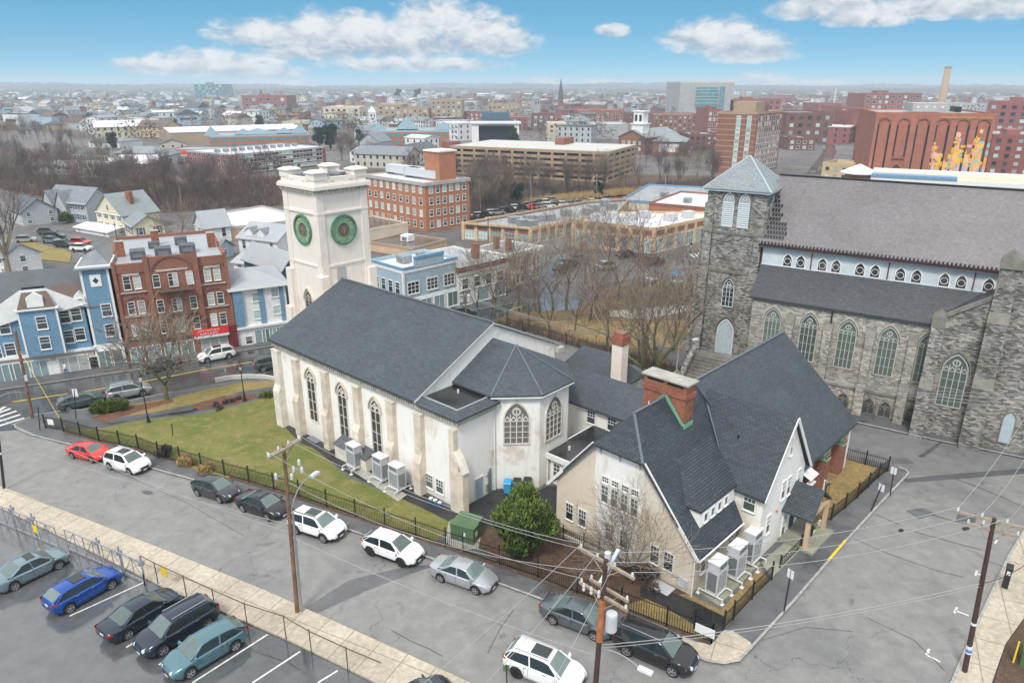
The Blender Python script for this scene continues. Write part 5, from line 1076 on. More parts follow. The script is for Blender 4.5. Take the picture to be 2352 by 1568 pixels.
# ---- strip of shops: footprints that are not right-angled ----
def poly_building(name,label,cat,K,vt,roofpx,wall,roofm,edges,parm=None,par=.5,strip=True):
    k=G(*K); zt=ZH(k,vt); P=[G(u,v,zt) for u,v in roofpx]; o=Vector((P[0].x,P[0].y,k.z)); h=zt-k.z; b=B_(name,label,cat,o,0,1,1,h)
    q=[(p.x-o.x,p.y-o.y) for p in P]; area=sum(q[i][0]*q[(i+1)%len(q)][1]-q[(i+1)%len(q)][0]*q[i][1] for i in range(len(q)))
    if area<0: q=q[::-1]
    MB().mat(wall).prism(q,-1.2,h).build('wall',b.r)
    m=MB().mat(roofm); m.face([(x,y,h+.03) for x,y in q]); b.rf=m.build('roof',b.r); m=MB().mat(parm or wall)
    for i in range(len(q)): m.bar((*q[i],h+par/2-.1),(*q[(i+1)%len(q)],h+par/2-.1),.3,par+.2)
    m.build('parapet',b.rf)
    Q=[(p.x-o.x,p.y-o.y) for p in P]
    for i,n in edges:
        A,C_=Vector(Q[i]),Vector(Q[i+1]); d=(C_-A); L=d.length; u=d/L; ang=math.atan2(u.y,u.x); nn=Vector((u.y,-u.x))
        for j in range(n+1):
            if strip: p=A+u*(L*j/n)+nn*.12; MB().mat('yellow_render').obox((p.x,p.y,-.5),ang,.7,.34,h+1.1).build('pilaster',b.r)
        for j in range(n):
            p=A+u*(L*(j+.5)/n); ww=L/n-1.2; 
            if strip: x=p+nn*.05; MB().mat('brick_red').obox((x.x,x.y,h-1.15),ang,ww,.14,.85).build('brick_panel',b.r)
            b.n+=1; win(b.r,p.x,p.y,.1,ww,h*.58,ang,'grid',fm='grey_trim' if j%3 else 'white_trim',nx=3,nz=2,gm='pale_glass' if R_.random()<.4 else 'shop_glass')
    return b,Q,h
def punits(b,Q,h,pts,mat='steel_galv'):
    for u,v in pts:
        p=G(u,v,h+b.o.z)-b.o; MB().mat(mat).obox((p.x,p.y,h+.1),.4,2.4,2.,1.4).mat('hvac_grille').obox((p.x-.1,p.y-.4,h+.3),.4,1.6,1.3,.8).build('rooftop_unit',b.r)
b,Q,h=poly_building('shop_row','long tan and brick row of shops with grey wet roof left of the corner court','shop building',(1219,560),527.5,[(1064,515),(1219,527.5),(1314,508.5),(1420,487),(1445,459),(1354,464)],'tan_render','grey_membrane',((0,5),(1,5)))
punits(b,Q,h,((1180,512),(1200,518),(1222,520),(1240,508),(1262,506),(1215,508),(1350,492),(1365,484),(1405,480),(1390,472),(1300,495)))
m=MB().mat('black_membrane')
for (u0,v0),(u1,v1) in(((1072,513),(1350,466)),((1072,515),(1216,526)),((1355,466),(1440,461))):
    a_,c_=G(u0,v0,h+b.o.z)-b.o,G(u1,v1,h+b.o.z)-b.o; m.bar(a_+Vector((0,0,.08)),c_+Vector((0,0,.08)),2.4,.04)
m.build('roof_edge_strip',b.rf); b.done()
b,Q,h=poly_building('corner_shop_row','tan and brick row of shops with clean white roof beside the stone tower','shop building',(1503,582),529,[(1318,509.8),(1504,529),(1640,499),(1640,492),(1489,490),(1411,491)],'tan_render','white_membrane',((0,7),(1,6)),'yellow_render')
punits(b,Q,h,((1370,507),(1405,503),(1450,505),(1480,500),(1540,506),(1580,500),(1430,514)),'hvac_body'); b.done()
b=fb('brick_store','plain red brick store with white flat roof behind the corner shop row','shop building',(1489,502),(1650,510),469,26); b.walls('brick_orange').flat('white_membrane',.5,'brick_red').units([(8,8,2,2,1.2),(20,12,2,2,1.2),(30,9,2,2,1.2)])
b=fb('grey_roofed_store','wide low store with grey flat roof and scattered plant units beyond the brick store','shop building',(1425,480),(1660,487),462,38); b.walls('beige_render').flat('grey_membrane',.5,'blue_trim').units([(10,14,2.4,2,1.3),(22,8,2.4,2,1.3),(30,22,2.4,2,1.3),(44,12,2.4,2,1.3),(52,26,2.4,2,1.3)])
# ---- parking garage ----
b=cb('parking_garage','five-level brick parking garage with open dark decks behind bare trees','parking garage',(1395,420),354,(1033,346),(1462,338),ang=-25.2); w,d,h=b.w,b.d,b.h
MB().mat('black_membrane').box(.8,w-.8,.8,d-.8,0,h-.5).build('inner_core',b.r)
m=h/5
for i in range(6): MB().mat('brick_tan').box(0,w,0,d,i*m-.3 if i else -1,i*m+m*.36).build('deck',b.r)
for i in range(13): x=w*i/12; MB().mat('brick_tan').box(max(0,x-.5),min(w,x+.5),-.05,.5,-1,h+m*.3).build('column',b.r)
for i in range(6): y=d*i/5; MB().mat('brick_tan').box(w-.5,w+.05,max(0,y-.6),min(d,y+.6),-1,h+m*.3).build('column',b.r)
MB().mat('pale_concrete').box(1,w-1,1,d-1,h+m*.36+.01,h+m*.36+.05).build('roof',b.r); MB().mat('brick_red').box(w*.55,w*.61,d*.6,d*.9,h,h+m*1.6).build('lift_tower',b.r); MB().mat('brick_mill').box(-5,0,2,9,-1,h+m).build('stair_tower',b.r)
# ---- long brick factory and blue-roofed offices on the left ----
b=cb('long_brick_factory','long four-storey dark red brick factory with bright white roof beyond riverside trees','factory',(541,403),357,(428,347.5),(770,340)); w,d,h=b.w,b.d,b.h
b.walls('brick_mill').flat('white_membrane',.4,'grey_render'); s4=h/4.1
for i in range(4): b.rows('R',24,(s4*i+.8,),1.7,s4*.6,m0=3,kind='plain',jit='pale_glass'); 
for i in range(4): b.rows('F',9,(s4*i+.8,),1.5,s4*.6,m0=3,kind='plain')
b.units([(w*.5,d*k/12,2.4,1.6,1.2) for k in range(1,12)]).done()
def office(name,label,L,R,vt,d,n,fl,pyr):
    b=fb(name,label,'office building',L,R,vt,d); w,h=b.w,b.h; b.walls('brick_orange').flat('grey_membrane',.6,'siding_pale_blue')
    for i in range(fl): b.rows('F',n,(h*(i+.25)/fl,),w/n*.72,h/fl*.5,m0=w/n*.55,kind='plain',fm='brick_tan',gm='teal_glass_wall')
    for x,y,r_,z in pyr:
        m=MB().mat('copper_blue'); x*=w; q=[(x-r_,y-r_,h+.7),(x+r_,y-r_,h+.7),(x+r_,y+r_,h+.7),(x-r_,y+r_,h+.7)]; a=(x,y,h+.7+z)
        for k in range(4): m.face([q[k],q[(k+1)%4],a])
        m.build('pyramid_roof',b.r)
    return b.done()
office('blue_roofed_office','three-storey brick office with pale blue pyramid roofs and teal glazing, behind the long brick factory',(484,344),(711,337),315,34,11,2,[(.03,6,4,5),(.5,12,10,3),(.35,12,5,3),(.93,9,5,4.5),(.78,14,6,3)])
office('brick_office','brick office with blue pyramid roofs left of the parking garage',(868,352),(1033,350),303,30,9,3,[(.02,6,4,4),(.42,16,6,6.5),(.93,8,5,4)])
b=fb('white_roofed_warehouse','very wide low building with rippled white roof behind the blue-roofed office','warehouse',(395,330),(700,318),305,50); b.walls('brick_tan').gable('white_membrane',2.,'x',.3,'brick_tan')
for i in range(2): pass
b=fb('red_awning_store','low cream store with bright red fascia among far left houses','shop building',(388,358),(500,358),345,20); b.walls('beige_render').flat('grey_membrane',.3,'brick_mill'); b.band(b.h-2.,b.h-.5,'sign_red',.2,'red_fascia')
b=fb('glass_fronted_hall','black glass hall in a thick white frame in front of the downtown','building',(1085,336),(1192,336),288,30); b.walls('dark_glass').flat('grey_membrane',.5,'white_trim'); w,h=b.w,b.h
for a in((0,4.),(w-3,w)): b.box('white_frame','white_trim',a[0],a[1],-3,-.01,-1,h+1)
b.box('roof_slab','white_trim',-1,w+1,-4,4,h+1.01,h+2.2); b.box('penthouse','siding_teal',w*.2,w*.8,8,20,h+.6,h+7)
# ---- brick meeting house with white steeple ----
b=fb('brick_meeting_house','red brick church with gable front and white louvred steeple box','church',(1419,351),(1481,355),313,38); w,h=b.w,b.h; b.walls('brick_red').gable('slate_bluegreen',h*.42,'y',.6,'brick_red')
m=MB().mat('white_trim').box(w*.36,w*.78,3,3+w*.42,h,h*1.72).box(w*.32,w*.82,2.4,3.6+w*.42,h*1.72,h*1.78).box(w*.40,w*.74,3.6,2.4+w*.42,h*1.78,h*2.45).box(w*.36,w*.78,3.2,2.8+w*.42,h*2.45,h*2.52); stp=m.build('steeple',b.r)
for x in(w*.49,w*.65): win(stp,x,3.6,h*1.9,w*.09,h*.38,'F','plain',gm='dark_glass')
b.rows('F',4,(h*.55,h*.2),w*.09,h*.2,m0=w*.2,kind='plain',gm='pale_glass')
b=fb('white_windowed_chapel','brick hall with white arched windows and slate hip roof right of the meeting house','hall',(1498,358),(1572,360),308+16,24); b.walls('brick_red').gable('slate_bluegreen',b.h*.5,'x',.5,None,hipf=8).rows('F',7,(b.h*.3,),1.6,b.h*.5,m0=4,kind='plain',gm='white_trim')
# ---- apartment tower ----
b=cb('brick_apartment_tower','tall red brick apartment tower with cream bands behind the stone bell tower','apartment tower',(1724,402),262,(1649,263),(1799,257.5),ang=-36.5); w,d,h=b.w,b.d,b.h
b.walls('brick_red').flat('grey_membrane',.6,'brick_tan')
for i in range(1,11): b.band(h*i/11,h*i/11+.35,'brick_tan',.06)
for i in range(10): b.rows('F',2,(h*(i+.35)/10.6,),1.6,1.9,m0=w*.55,m1=w*.18,kind='plain',gm='pale_glass'); b.rows('R',11,(h*(i+.35)/10.6,),1.6,1.7,m0=3,kind='plain',fm='white_trim',jit='blind_glass')
b.box('stair_block','brick_tan',w*.35,w*.9,2,d*.4,h,h+4.5); b.box('penthouse','brick_red',w*.2,w*.8,d*.5,d*.7,h,h+3.5); b.done()
# ---- brick college with mural ----
b=fb('mural_building','orange-red brick block with dark window slits and a large colourful painted mural','college building',(1986,428),(2252,428),262,45); w,h=b.w,b.h
b.walls('brick_mural',y0=0).flat('grey_membrane',.6,'brick_mural')
n=6; bay=w/n
for i in range(n):
    x=bay*(i+.5)
    m=MB().mat('brick_mural').box(bay*i-.9 if i else 0,bay*i+.9,-.5,-.001,-1,h*.93); m.build('pier',b.r)
    archring(b.r,x,h*.865,bay*.30,bay*.40,-.35,'brick_red')
    lo=h*.43 if i==1 else h*.16
    for s_ in(-1,1): b.win('F',x+s_*bay*.30,lo,bay*.10,h*.86-lo,kind='plain',fm='brick_dark',gm='dark_glass')
MB().mat('brick_mural').box(w-.9,w,-.5,-.001,-1,h*.93).build('pier',b.r)
win(b.r,bay*1.5,0,-1,bay*.55,h*.36,'F','arch','brick_red','dark_glass',2,1); b.box('porch_frame','brick_red',bay*1.1,bay*1.9,-.45,-.001,h*.4,h*.42)
mp=[('yellow_paint2',(.85,.50,.06)),('orange_paint',(.80,.32,.10)),('peach_paint',(.78,.46,.30)),('lilac_paint',(.52,.40,.62)),('turquoise_paint',(.22,.55,.55)),('blue_paint',(.28,.35,.62)),('pink_paint',(.68,.38,.38))]
for n_,c in mp: M(n_,c,.8,.15,.3)
R3=random.Random(11)
def mural(x0,x1,n,ybase,step,smax):
    m=MB(); m.mat('peach_paint'); xx=x0; f_=lambda x:(.62,.50,.74,.60,.80,.66)[min(5,max(0,int((x/w-.5)/.5*6)))]
    while xx<x1-.05:
        x2=min(x1,xx+R3.uniform(.25,.8)*smax); zt_=R3.uniform(.55,.95)*f_(xx)*h; m.mat(mp[R3.choice((0,1,2,2,1,0))][0]).face([(xx,ybase+.004,.2),(x2,ybase+.004,.2),(x2,ybase+.004,zt_),(xx,ybase+.004,zt_*R3.uniform(.85,1))])
        m.mat(mp[R3.choice((3,4,2,1,6,0,5,3))][0]).face([(xx,ybase+.002,.2),(x2,ybase+.002,.2),(x2,ybase+.002,h*R3.uniform(.12,.36)),(xx,ybase+.002,h*R3.uniform(.12,.36))]); xx=x2
    for k in range(n):
        cx_=R3.uniform(x0,x1); t=(cx_/w-.5)/.5; top=(.62,.50,.74,.60,.80,.66)[min(5,int(t*6))]; z=R3.uniform(.02,top); low=z<.30
        q=mp[R3.choice((0,0,0,0,0,0,1,1,1,2,2,3,4,6))][0] if not low else mp[R3.choice((0,1,2,3,3,4,4,6,5,0))][0]
        m.mat(q); y=ybase-step*k; hw=R3.uniform(.3,1.)*smax*(.35 if low else 1); hh=R3.uniform(.018,.05)*h*(2.6 if low else 1); a0=R3.uniform(0,2*PI); nn=4 if low else R3.choice((4,5,6,8))
        m.face([(min(max(cx_+hw*math.cos(a0*(0 if low else 1)+PI/4+2*PI*j/nn)*R3.uniform(.8,1.1),x0),x1),y,max(.3,h*z+hh*math.sin(a0*(0 if low else 1)+PI/4+2*PI*j/nn)*R3.uniform(.8,1.1))) for j in range(nn)])
    m.build('mural',b.r)
for i in range(3,6): mural(bay*i+.95 if i>3 else bay*3.1,bay*(i+1)-.95,42,-.02,.001,bay*.2)
for i in range(4,7): mural(bay*i-.88,min(w,bay*i+.88),10,-.51,.001,1.0)
text(b.r,'MIDDLESEX COMMUNITY COLLEGE',w*.0265,(w*.765,-.52,h*.965),0,'gold',.05)
b.box('penthouse','grey_render',w*.34,w*.66,8,24,h+.6,h*1.14); b.box('black_box','black_membrane',w*.70,w*.75,6,14,h+.6,h*1.10)
for i in range(4): MB().mat('white_trim').box(w*(.38+.07*i),w*(.40+.07*i),7.9,7.99,h*1.08,h*1.1).build('vent',b.r)
b.done()
def stack(name,label,base,top,w,mat,w2=None,group=None):
    p=G(*base); hh=ZH(p,top)-p.z; dist=p.length; r0=w*dist/FP/2; r=root(name,p,0,label,'chimney',group)
    MB().mat(mat).lathe([(r0*1.1,-1),(r0,hh*.1),(r0*(w2 or .75),hh*.97)],12).build('shaft',r,smooth=True); MB().mat('concrete').lathe([(r0*(w2 or .75)*1.12,hh*.97),(r0*(w2 or .75)*1.12,hh)],12).build('cap',r)
stack('mill_chimney','tall tan brick factory chimney rising behind the mural building',(2150,300),152,17,'brick_tan',.62)
stack('mill_chimney','slim red brick chimney beside the far glass courthouse',(1546,262),196,7,'brick_mill',.8)
stack('mill_chimney','small dark factory chimney on the skyline left of the tan one',(1912,262),199,5,'grey_render',.6)
b=fb('glass_courthouse','big pale courthouse with curved blue glass wall on the skyline','courthouse',(1557,275),(1680,275),190,70); b.walls('grey_render').flat('grey_membrane',1,'beige_render'); w,h=b.w,b.h
b.box('glass_wall','teal_glass_wall',w*.3,w*.7,-2,-.01,h*.35,h*.88); b.box('glass_fin','teal_glass_wall',w*.74,w*.82,-1.5,-.01,0,h*.9)
for i in range(1,6): b.box('sunshade','clerestory_paint',w*.28,w*.72,-2.6,-2.01,h*(.35+.09*i),h*(.36+.09*i))
# ---- spires ----
def spire(name,label,base,vb,vt,w,mat,smat,cat='church spire'):
    p=G(*base); s=p.length/FP; w*=s; hb=ZH(p,vb)-p.z; ht=ZH(p,vt)-p.z; r=root(name,p,.4,label,cat)
    MB().mat(mat).box(-w/2,w/2,-w/2,w/2,-1,hb).build('tower',r); m=MB().mat(smat); q=[(-w*.55,-w*.55,hb),(w*.55,-w*.55,hb),(w*.55,w*.55,hb),(-w*.55,w*.55,hb)]
    for k in range(4): m.face([q[k],q[(k+1)%4],(0,0,ht)])
    m.face(q[::-1]); m.build('spire',r); 
    for a in(-.2,.2): win(r,a*w,-w/2,hb*.75,w*.16,hb*.15,'F','plain',fm=mat,gm='dark_glass')
spire('far_spire','needle-thin dark church spire on the skyline in the middle',(1287,262),228,178,9,'brick_mill','shingle_charcoal')
spire('stone_belfry','square grey stone belfry with low pyramid left of the thin spire',(1230,272),228,216,15,'grey_render','slate_bluegreen')
spire('white_steeple','small white wooden steeple above the brick office',(857,300),258,243,14,'white_trim','white_trim')
spire('victorian_clock_turret','dark pointed turret on the victorian brick hall, far left skyline',(603,248),222,203,9,'brick_mill','shingle_charcoal')
for i,(u,v) in enumerate(((1443,246),(1478,296))): pass
# ---- listed downtown blocks: (L,R base px, top row, depth, wall, label) ----
DT=[((1978,275),(2108,275),217,40,'brick_mill','wide plum brick mill on the skyline left of the tan chimney',5),((2250,330),(2400,330),238,40,'brick_mill','tall red brick mill with pale window pairs right of the mural building',6),((2262,400),(2420,402),314,40,'brick_mill','deep red brick mill with rows of small white-silled windows at the right edge',5),
((1674,275),(1790,275),230,40,'brick_mill','brick mill range with dark cornice behind the apartment tower',4),((1800,330),(1905,330),262,40,'brick_dark','dark brick block with long grey roof and white columns right of the apartment tower',4),((1852,310),(1880,310),282,20,'siding_white','small white house squeezed between brick mills',3),
((855,285),(925,285),243,40,'brick_tan','pale tan brick block under the left skyline trees',4),((925,290),(985,290),250,30,'brick_tan','tan hotel with a dark roof tank near the white steeple',4),((990,288),(1062,288),232,40,'brick_tan','tall tan brick block in the middle of downtown',6),((1120,275),(1192,275),243,40,'brick_tan','tan stepped office behind the dark glass hall',4),
((1058,285),(1132,285),260,25,'brick_mill','long low red mill beside the tan blocks',3),((1108,300),(1212,300),272,30,'brick_mill','broad red brick shed in front of the tan stepped office',3),((1222,300),(1274,300),265,25,'brick_dark','dark red brick block below the stone belfry',4),((1258,325),(1300,325),286,20,'beige_render','cream cube-shaped building near the middle',4),
((1352,320),(1440,320),288,30,'grey_render','windowless pale grey hall left of the white steeple box',1),((1325,290),(1432,290),256,35,'brick_mill','red brick mill with a dark roof tank in the middle distance',4),((1500,300),(1610,300),266,35,'brick_red','orange-brown brick block with cream bands near the courthouse',4),((1590,270),(1685,270),232,40,'brick_dark','long brown mill in front of the glass courthouse',4),
((1620,330),(1650,330),255,30,'brick_mill','narrow red brick mill just left of the apartment tower',6),((1580,345),(1648,345),312,30,'brick_dark','squat brick block left of the apartment tower base',3),((1875,275),(1930,275),240,40,'brick_mill','red block with blank side wall near the far dark chimney',3),((1925,290),(1980,290),248,40,'brick_mill','faded red mill beyond the canal',4),
((1972,330),(2010,330),262,40,'brick_mill','plum brick wing left of the mural building',5),((560,262),(662,262),222,40,'brick_mill','victorian red brick hall with gables on the left skyline',3),((745,282),(828,282),248,30,'beige_render','stone building with tall columns left of the tower top',3),((450,232),(515,232),195,60,'teal_glass_wall','hazy slab block alone on the left skyline',6),
((1885,410),(2010,415),378,14,'yellow_render','mustard yellow canal-side building left of the mural building',2),((1808,345),(1870,345),320,25,'brick_dark','brick row with small white windows right of the apartment tower',2),((2020,250),(2070,250),231,30,'grey_render','grey skyline block behind the mural building roof',3),((2180,262),(2260,262),240,40,'grey_render','pale flat block right of the tan chimney base',3),
((650,300),(720,300),282,25,'beige_render','cream block left of the clock tower merlons',2),((1150,265),(1225,265),255,25,'grey_render','low grey skyline roofline',2),((1440,282),(1500,282),262,25,'brick_dark','dark tank-topped mill right of the white steeple box',4),((1700,330),(1720,330),300,18,'brick_dark','slim brown block glimpsed right of apartment tower',3)]
for L,R,vt,d,mat,lab,fl in DT:
    b=fb('mill_block' if 'mill' in lab else 'town_block',lab,'building',L,R,vt,d); b.walls(mat).flat(R_.choice(('grey_membrane','grey_membrane','white_membrane')),1.,mat)
    h=b.h; n=max(3,min(14,int(b.w/(h/fl)*.8)))
    if fl>1: b.rows('F',n,[h*(i+.25)/fl for i in range(fl)],b.w/n*.42,h/fl*.5,m0=b.w/n*.6,kind='plain',fm=R_.choice((mat,'white_trim')),jit='pale_glass')
    if R_.random()<.6: b.box('penthouse',mat,b.w*.3,b.w*.5,d*.3,d*.6,h,h*1.15)
    b.done()
b=fb('glass_roofed_hall','curved blue-black roof edge and long cream parapet just beyond the slate church roof','hall',(1990,470),(2600,500),412,26); b.walls('beige_render').flat('beige_render',.8,'white_trim'); b.box('dark_roof_band','blue_trim',0,b.w*.35,-.3,4,b.h+.8,b.h+1.6)
b=fb('covered_walkway','long white flat canopy with piers beside the canal','canopy',(1800,428),(1975,432),418,5); b.box('canopy_roof','white_trim',0,b.w,0,5,b.h-.6,b.h)
for i in range(8): b.box('pier','concrete',b.w*i/8+.5,b.w*i/8+1.3,.3,1.2,-1,b.h-.61)
p=G(1968,432); r=root('pavilion',p,0,'small round pavilion with white cone roof left of the mural building','pavilion'); MB().mat('brick_red').lathe([(4.4,-1),(4.4,5)],12).build('wall',r); MB().mat('white_trim').lathe([(6,5),(6,5.4),(.2,8)],16).build('roof',r)
# ---- left-hand houses ----
def house(name,label,K,vt,L,R,wall,roof,rise,axis,nf,nr,fl=2,gl='window_glass',chim=None,sh=False,h=None,dmin=6):
    b=cb(name,label,'house',K,vt,L,R,h=h,dmin=dmin); b.walls(wall).gable(roof,rise,axis,.45,wall); H_=b.h
    for i in range(fl):
        z=H_*(i+.32)/fl
        if nf: b.rows('F',nf,(z,),.9,H_/fl*.5,m0=1.6,gm=gl)
        if nr: b.rows('R',nr,(z,),.9,H_/fl*.5,m0=1.6,gm=gl)
        if sh:
            for face,n in(('F',nf),('R',nr)):
                for k in range(n):
                    L_=b.w if face=='F' else b.d; t=1.6+(L_-3.2)*(k/(n-1) if n>1 else .5)
                    for s_ in(-.72,.72):
                        x,y=(t+s_,0) if face=='F' else (b.w,t+s_)
                        MB().mat('siding_teal').obox((x,y,z),0 if face=='F' else PI/2,.36,.12,H_/fl*.5).build('shutter',b.r)
    MB().mat('white_trim').box(-.3,b.w+.3,-.3,-.25,H_-.35,H_-.1).build('eaves_board',b.r)
    if chim: MB().mat('brick_chimney').box(b.w*chim-.5,b.w*chim+.5,b.d*.45,b.d*.45+1,H_,H_+rise+2.2).build('chimney',b.r)
    return b
b=house('grey_house','large grey clapboard house with white gables, black shutters and porch',(205,513),467,(104,459),(237,455),'siding_grey','shingle_grey',3.6,'x',7,0,2,sh=True)
w=b.w
for x,a in((w*.13,2.2),(w*.45,2.)):
    m=MB().mat('siding_grey').raw([(x-a,-1.,b.h-1.),(x+a,-1.,b.h-1),(x,-1.,b.h+2.6)],[(0,1,2)]).box(x-a,x+a,-1.,-.01,0,b.h-1.0); m.mat('shingle_grey'); slab_roof(m,[(x-a-.3,-1.3,b.h-1.3),(x,-1.3,b.h+2.8),(x,4,b.h+2.8),(x-a-.3,4,b.h-1.3)][::-1],.15); slab_roof(m,[(x+a+.3,-1.3,b.h-1.3),(x+a+.3,4,b.h-1.3),(x,4,b.h+2.8),(x,-1.3,b.h+2.8)],.15); m.build('front_gable',b.r)
b=house('cream_house','cream gabled house with shutters, solar panel and brick chimney',(288,536),494,(219,483),(338,478),'siding_cream','slate_bluegreen',4.6,'y',4,0,2,sh=True); w,d,h=b.w,b.d,b.h
MB().mat('solar').raw([(w*.62,1.6,h+2.9-.0),(w*.62,6.,h+2.9),(w*.86,6.,h+1.15),(w*.86,1.6,h+1.15)],[(3,2,1,0)]).build('solar_panel',b.r); MB().mat('brick_chimney').box(w*.66,w*.8,d*.42,d*.42+1,h,h+5).build('chimney',b.r)
for z in (h+.6,): b.win('F',w*.5,z,.9,1.4)
b=house('cream_wing','low cream wing with grey roof attached in front of the cream gabled house',(310,552),519,(283,508),(361,504),'siding_cream','slate_bluegreen',2.2,'x',3,2,1,sh=True)
b=house('white_cottage','small plain white gabled cottage beside the white warehouse',(473,560),522,(446,512),(516,516),'siding_white','pale_wet_roof',3.2,'y',1,2,1)
b,Q,h=poly_building('white_warehouse','large low warehouse with wet white roof and tan wall left of the clock tower','warehouse',(519,553),527,[(477,497),(515,527),(720,504),(600,476)],'tan_render','white_membrane',(),'grey_trim',strip=False)
b=house('white_dormered_house','white house with grey roof and two small dormers just left of the clock tower',(640,592),553,(546,543),(700,535),'siding_white','pale_wet_roof',2.6,'x',3,1,1)
for x in(b.w*.25,b.w*.55): MB().mat('siding_white').raw([(x-1,.6,b.h),(x+1,.6,b.h),(x+1,.6,b.h+1.2),(x,.6,b.h+2.),(x-1,.6,b.h+1.2),(x-1,3,b.h+1.2),(x+1,3,b.h+1.2),(x,3,b.h+2)],[(0,1,2,3,4),(0,4,5),(1,6,2)]).mat('shingle_grey').raw([(x-1.2,.4,b.h+1.1),(x,.4,b.h+2.1),(x,3.2,b.h+2.1),(x-1.2,3.2,b.h+1.1),(x+1.2,.4,b.h+1.1),(x+1.2,3.2,b.h+1.1)],[(0,1,2,3)[::-1],(1,4,5,2)[::-1]]).build('dormer',b.r)
b=house('white_lean_house','white low house with slate lean roof below the dormered house',(650,650),614,(535,600),(690,600),'siding_white','pale_wet_roof',1.2,'x',4,1,2)
b=house('grey_gabled_house','plain grey gabled house at the far left beyond the bare tree',(55,520),487,(22,478),(105,470),'siding_grey','shingle_charcoal',3.,'x',2,2,2)
b=house('white_porch_house','white porch and garage in front of the large grey house',(250,545),533,(172,520),(300,522),'siding_white','white_membrane',.6,'x',2,1,1)
b=house('small_blue_house','small blue-roofed shed house between brick apartments and cottage',(500,600),575,(445,572),(545,566),'siding_pale_blue','shingle_grey',1.8,'x',2,1,1)
b=house('brown_roof_house','white house corner with dark roof at the left edge',(20,640),590,(-60,570),(30,560),'siding_white','shingle_grey',2.,'x',3,1,2)
# grey stone-and-wood blocks at the far left, each a thing of its own
HL=[((75,400),(165,402),372,12,'siding_white','shingle_grey','long white bungalow with wide eaves at far left'),((185,400),(245,396),350,16,'siding_grey','shingle_charcoal','grey house with dark hip roof among far left trees'),((262,408),(360,408),362,16,'grey_render','white_membrane','dark brick tenement with rows of pale windows behind bare trees'),((265,378),(352,380),340,16,'siding_grey','slate_bluegreen','grey mansard house with dormer row at far left'),((358,380),(392,380),345,12,'siding_grey','shingle_grey','pale green gabled house beside the grey mansard house'),((205,338),(275,340),318,18,'siding_white','shingle_grey','tall white gabled house far left of the mansard'),((368,352),(430,350),322,14,'siding_beige','shingle_brown','mustard cottage with tall roof left of the red fascia store')]
for L,R,vt,d,wl,rf,lab in HL:
    b=fb('far_house',lab,'house',L,R,vt,d); b.h*=.72; b.walls(wl).gable(rf,b.h*.45,'x' if b.w>14 else 'y',.5,wl,hipf=4 if 'mansard' in lab or 'hip' in lab else 0); b.rows('F',max(3,int(b.w/3.5)),(b.h*.15,b.h*.58),1.1,b.h*.26,m0=2,kind='plain',gm='window_glass')
b=fb('brick_row','dark brick row houses with white windows at left beyond the trees','building',(178,412),(260,416),372,14); b.walls('brick_dark').flat('white_membrane',.4,'grey_trim').rows('F',11,(1.2,4.4,7.4),1.2,1.8,kind='plain',fm='white_trim')
# ---------------- cars ----------------
def carpaint(n,c,metal=.3,rough=.28): 
    if n not in MATS: M(n,c,rough,.04,1.,metal=metal,coat=.6)
    return n
glassmat('car_glass',(.018,.025,.026),.06,.3); glassmat('windscreen_glass',(.11,.15,.145),.08,.25)  # windscreen is paler than side glass: reflected sky put into its colour
M('tyre',(.018,.018,.019),.85,0); M('alloy',(.50,.51,.52),.35,0,metal=.7); M('alloy_dark',(.06,.06,.065),.4,0,metal=.6); M('car_plastic',(.022,.022,.024),.6,0); M('headlamp',(.60,.62,.64),.15,0,spec=.8); M('tail_lamp',(.48,.015,.02),.25,0); M('number_plate',(.62,.63,.66),.5,0); M('chrome',(.62,.63,.64),.2,0,metal=1.)
CT={}
def make_wheel(mat,R):
    key=('w',mat,R)
    if key in CT: return CT[key]
    t=MB().mat('tyre')
    def ring(m,prof,n=20):
        vs=[];fs=[]
        for r_,y in prof:
            for i in range(n): a=2*PI*i/n; vs.append((r_*math.cos(a),y,r_*math.sin(a)))
        for k in range(len(prof)-1):
            for i in range(n): j=(i+1)%n; fs.append((k*n+i,k*n+j,(k+1)*n+j,(k+1)*n+i))
        fs.append(tuple((len(prof)-1)*n+i for i in range(n))[::-1]); m.raw(vs,fs)
    ring(t,[(R*.6,.11),(R*.97,.11),(R,.08),(R,-.08),(R*.96,-.11),(R*.68,-.115),(R*.66,-.06)]); ty=fixn(t.mesh('tyre'))
    m=MB().mat('car_plastic'); ring(m,[(R*.67,-.05),(R*.66,-.055)]); m.mat(mat); ring(m,[(R*.16,-.07),(R*.15,-.1)],8)
    for k in range(5):
        a=2*PI*k/5
        for o in(-.16,.16): m.bar((math.cos(a)*R*.1,-.09,math.sin(a)*R*.1),(math.cos(a+o)*R*.66,-.085,math.sin(a+o)*R*.66),R*.13,.03)
    n=20
    for i in range(n):
        a0,a1=2*PI*i/n,2*PI*(i+1)/n; m.face([(R*.6*math.cos(a0),-.1,R*.6*math.sin(a0)),(R*.6*math.cos(a1),-.1,R*.6*math.sin(a1)),(R*.69*math.cos(a1),-.115,R*.69*math.sin(a1)),(R*.69*math.cos(a0),-.115,R*.69*math.sin(a0))])
    CT[key]=(ty,m.mesh('rim')); return CT[key]
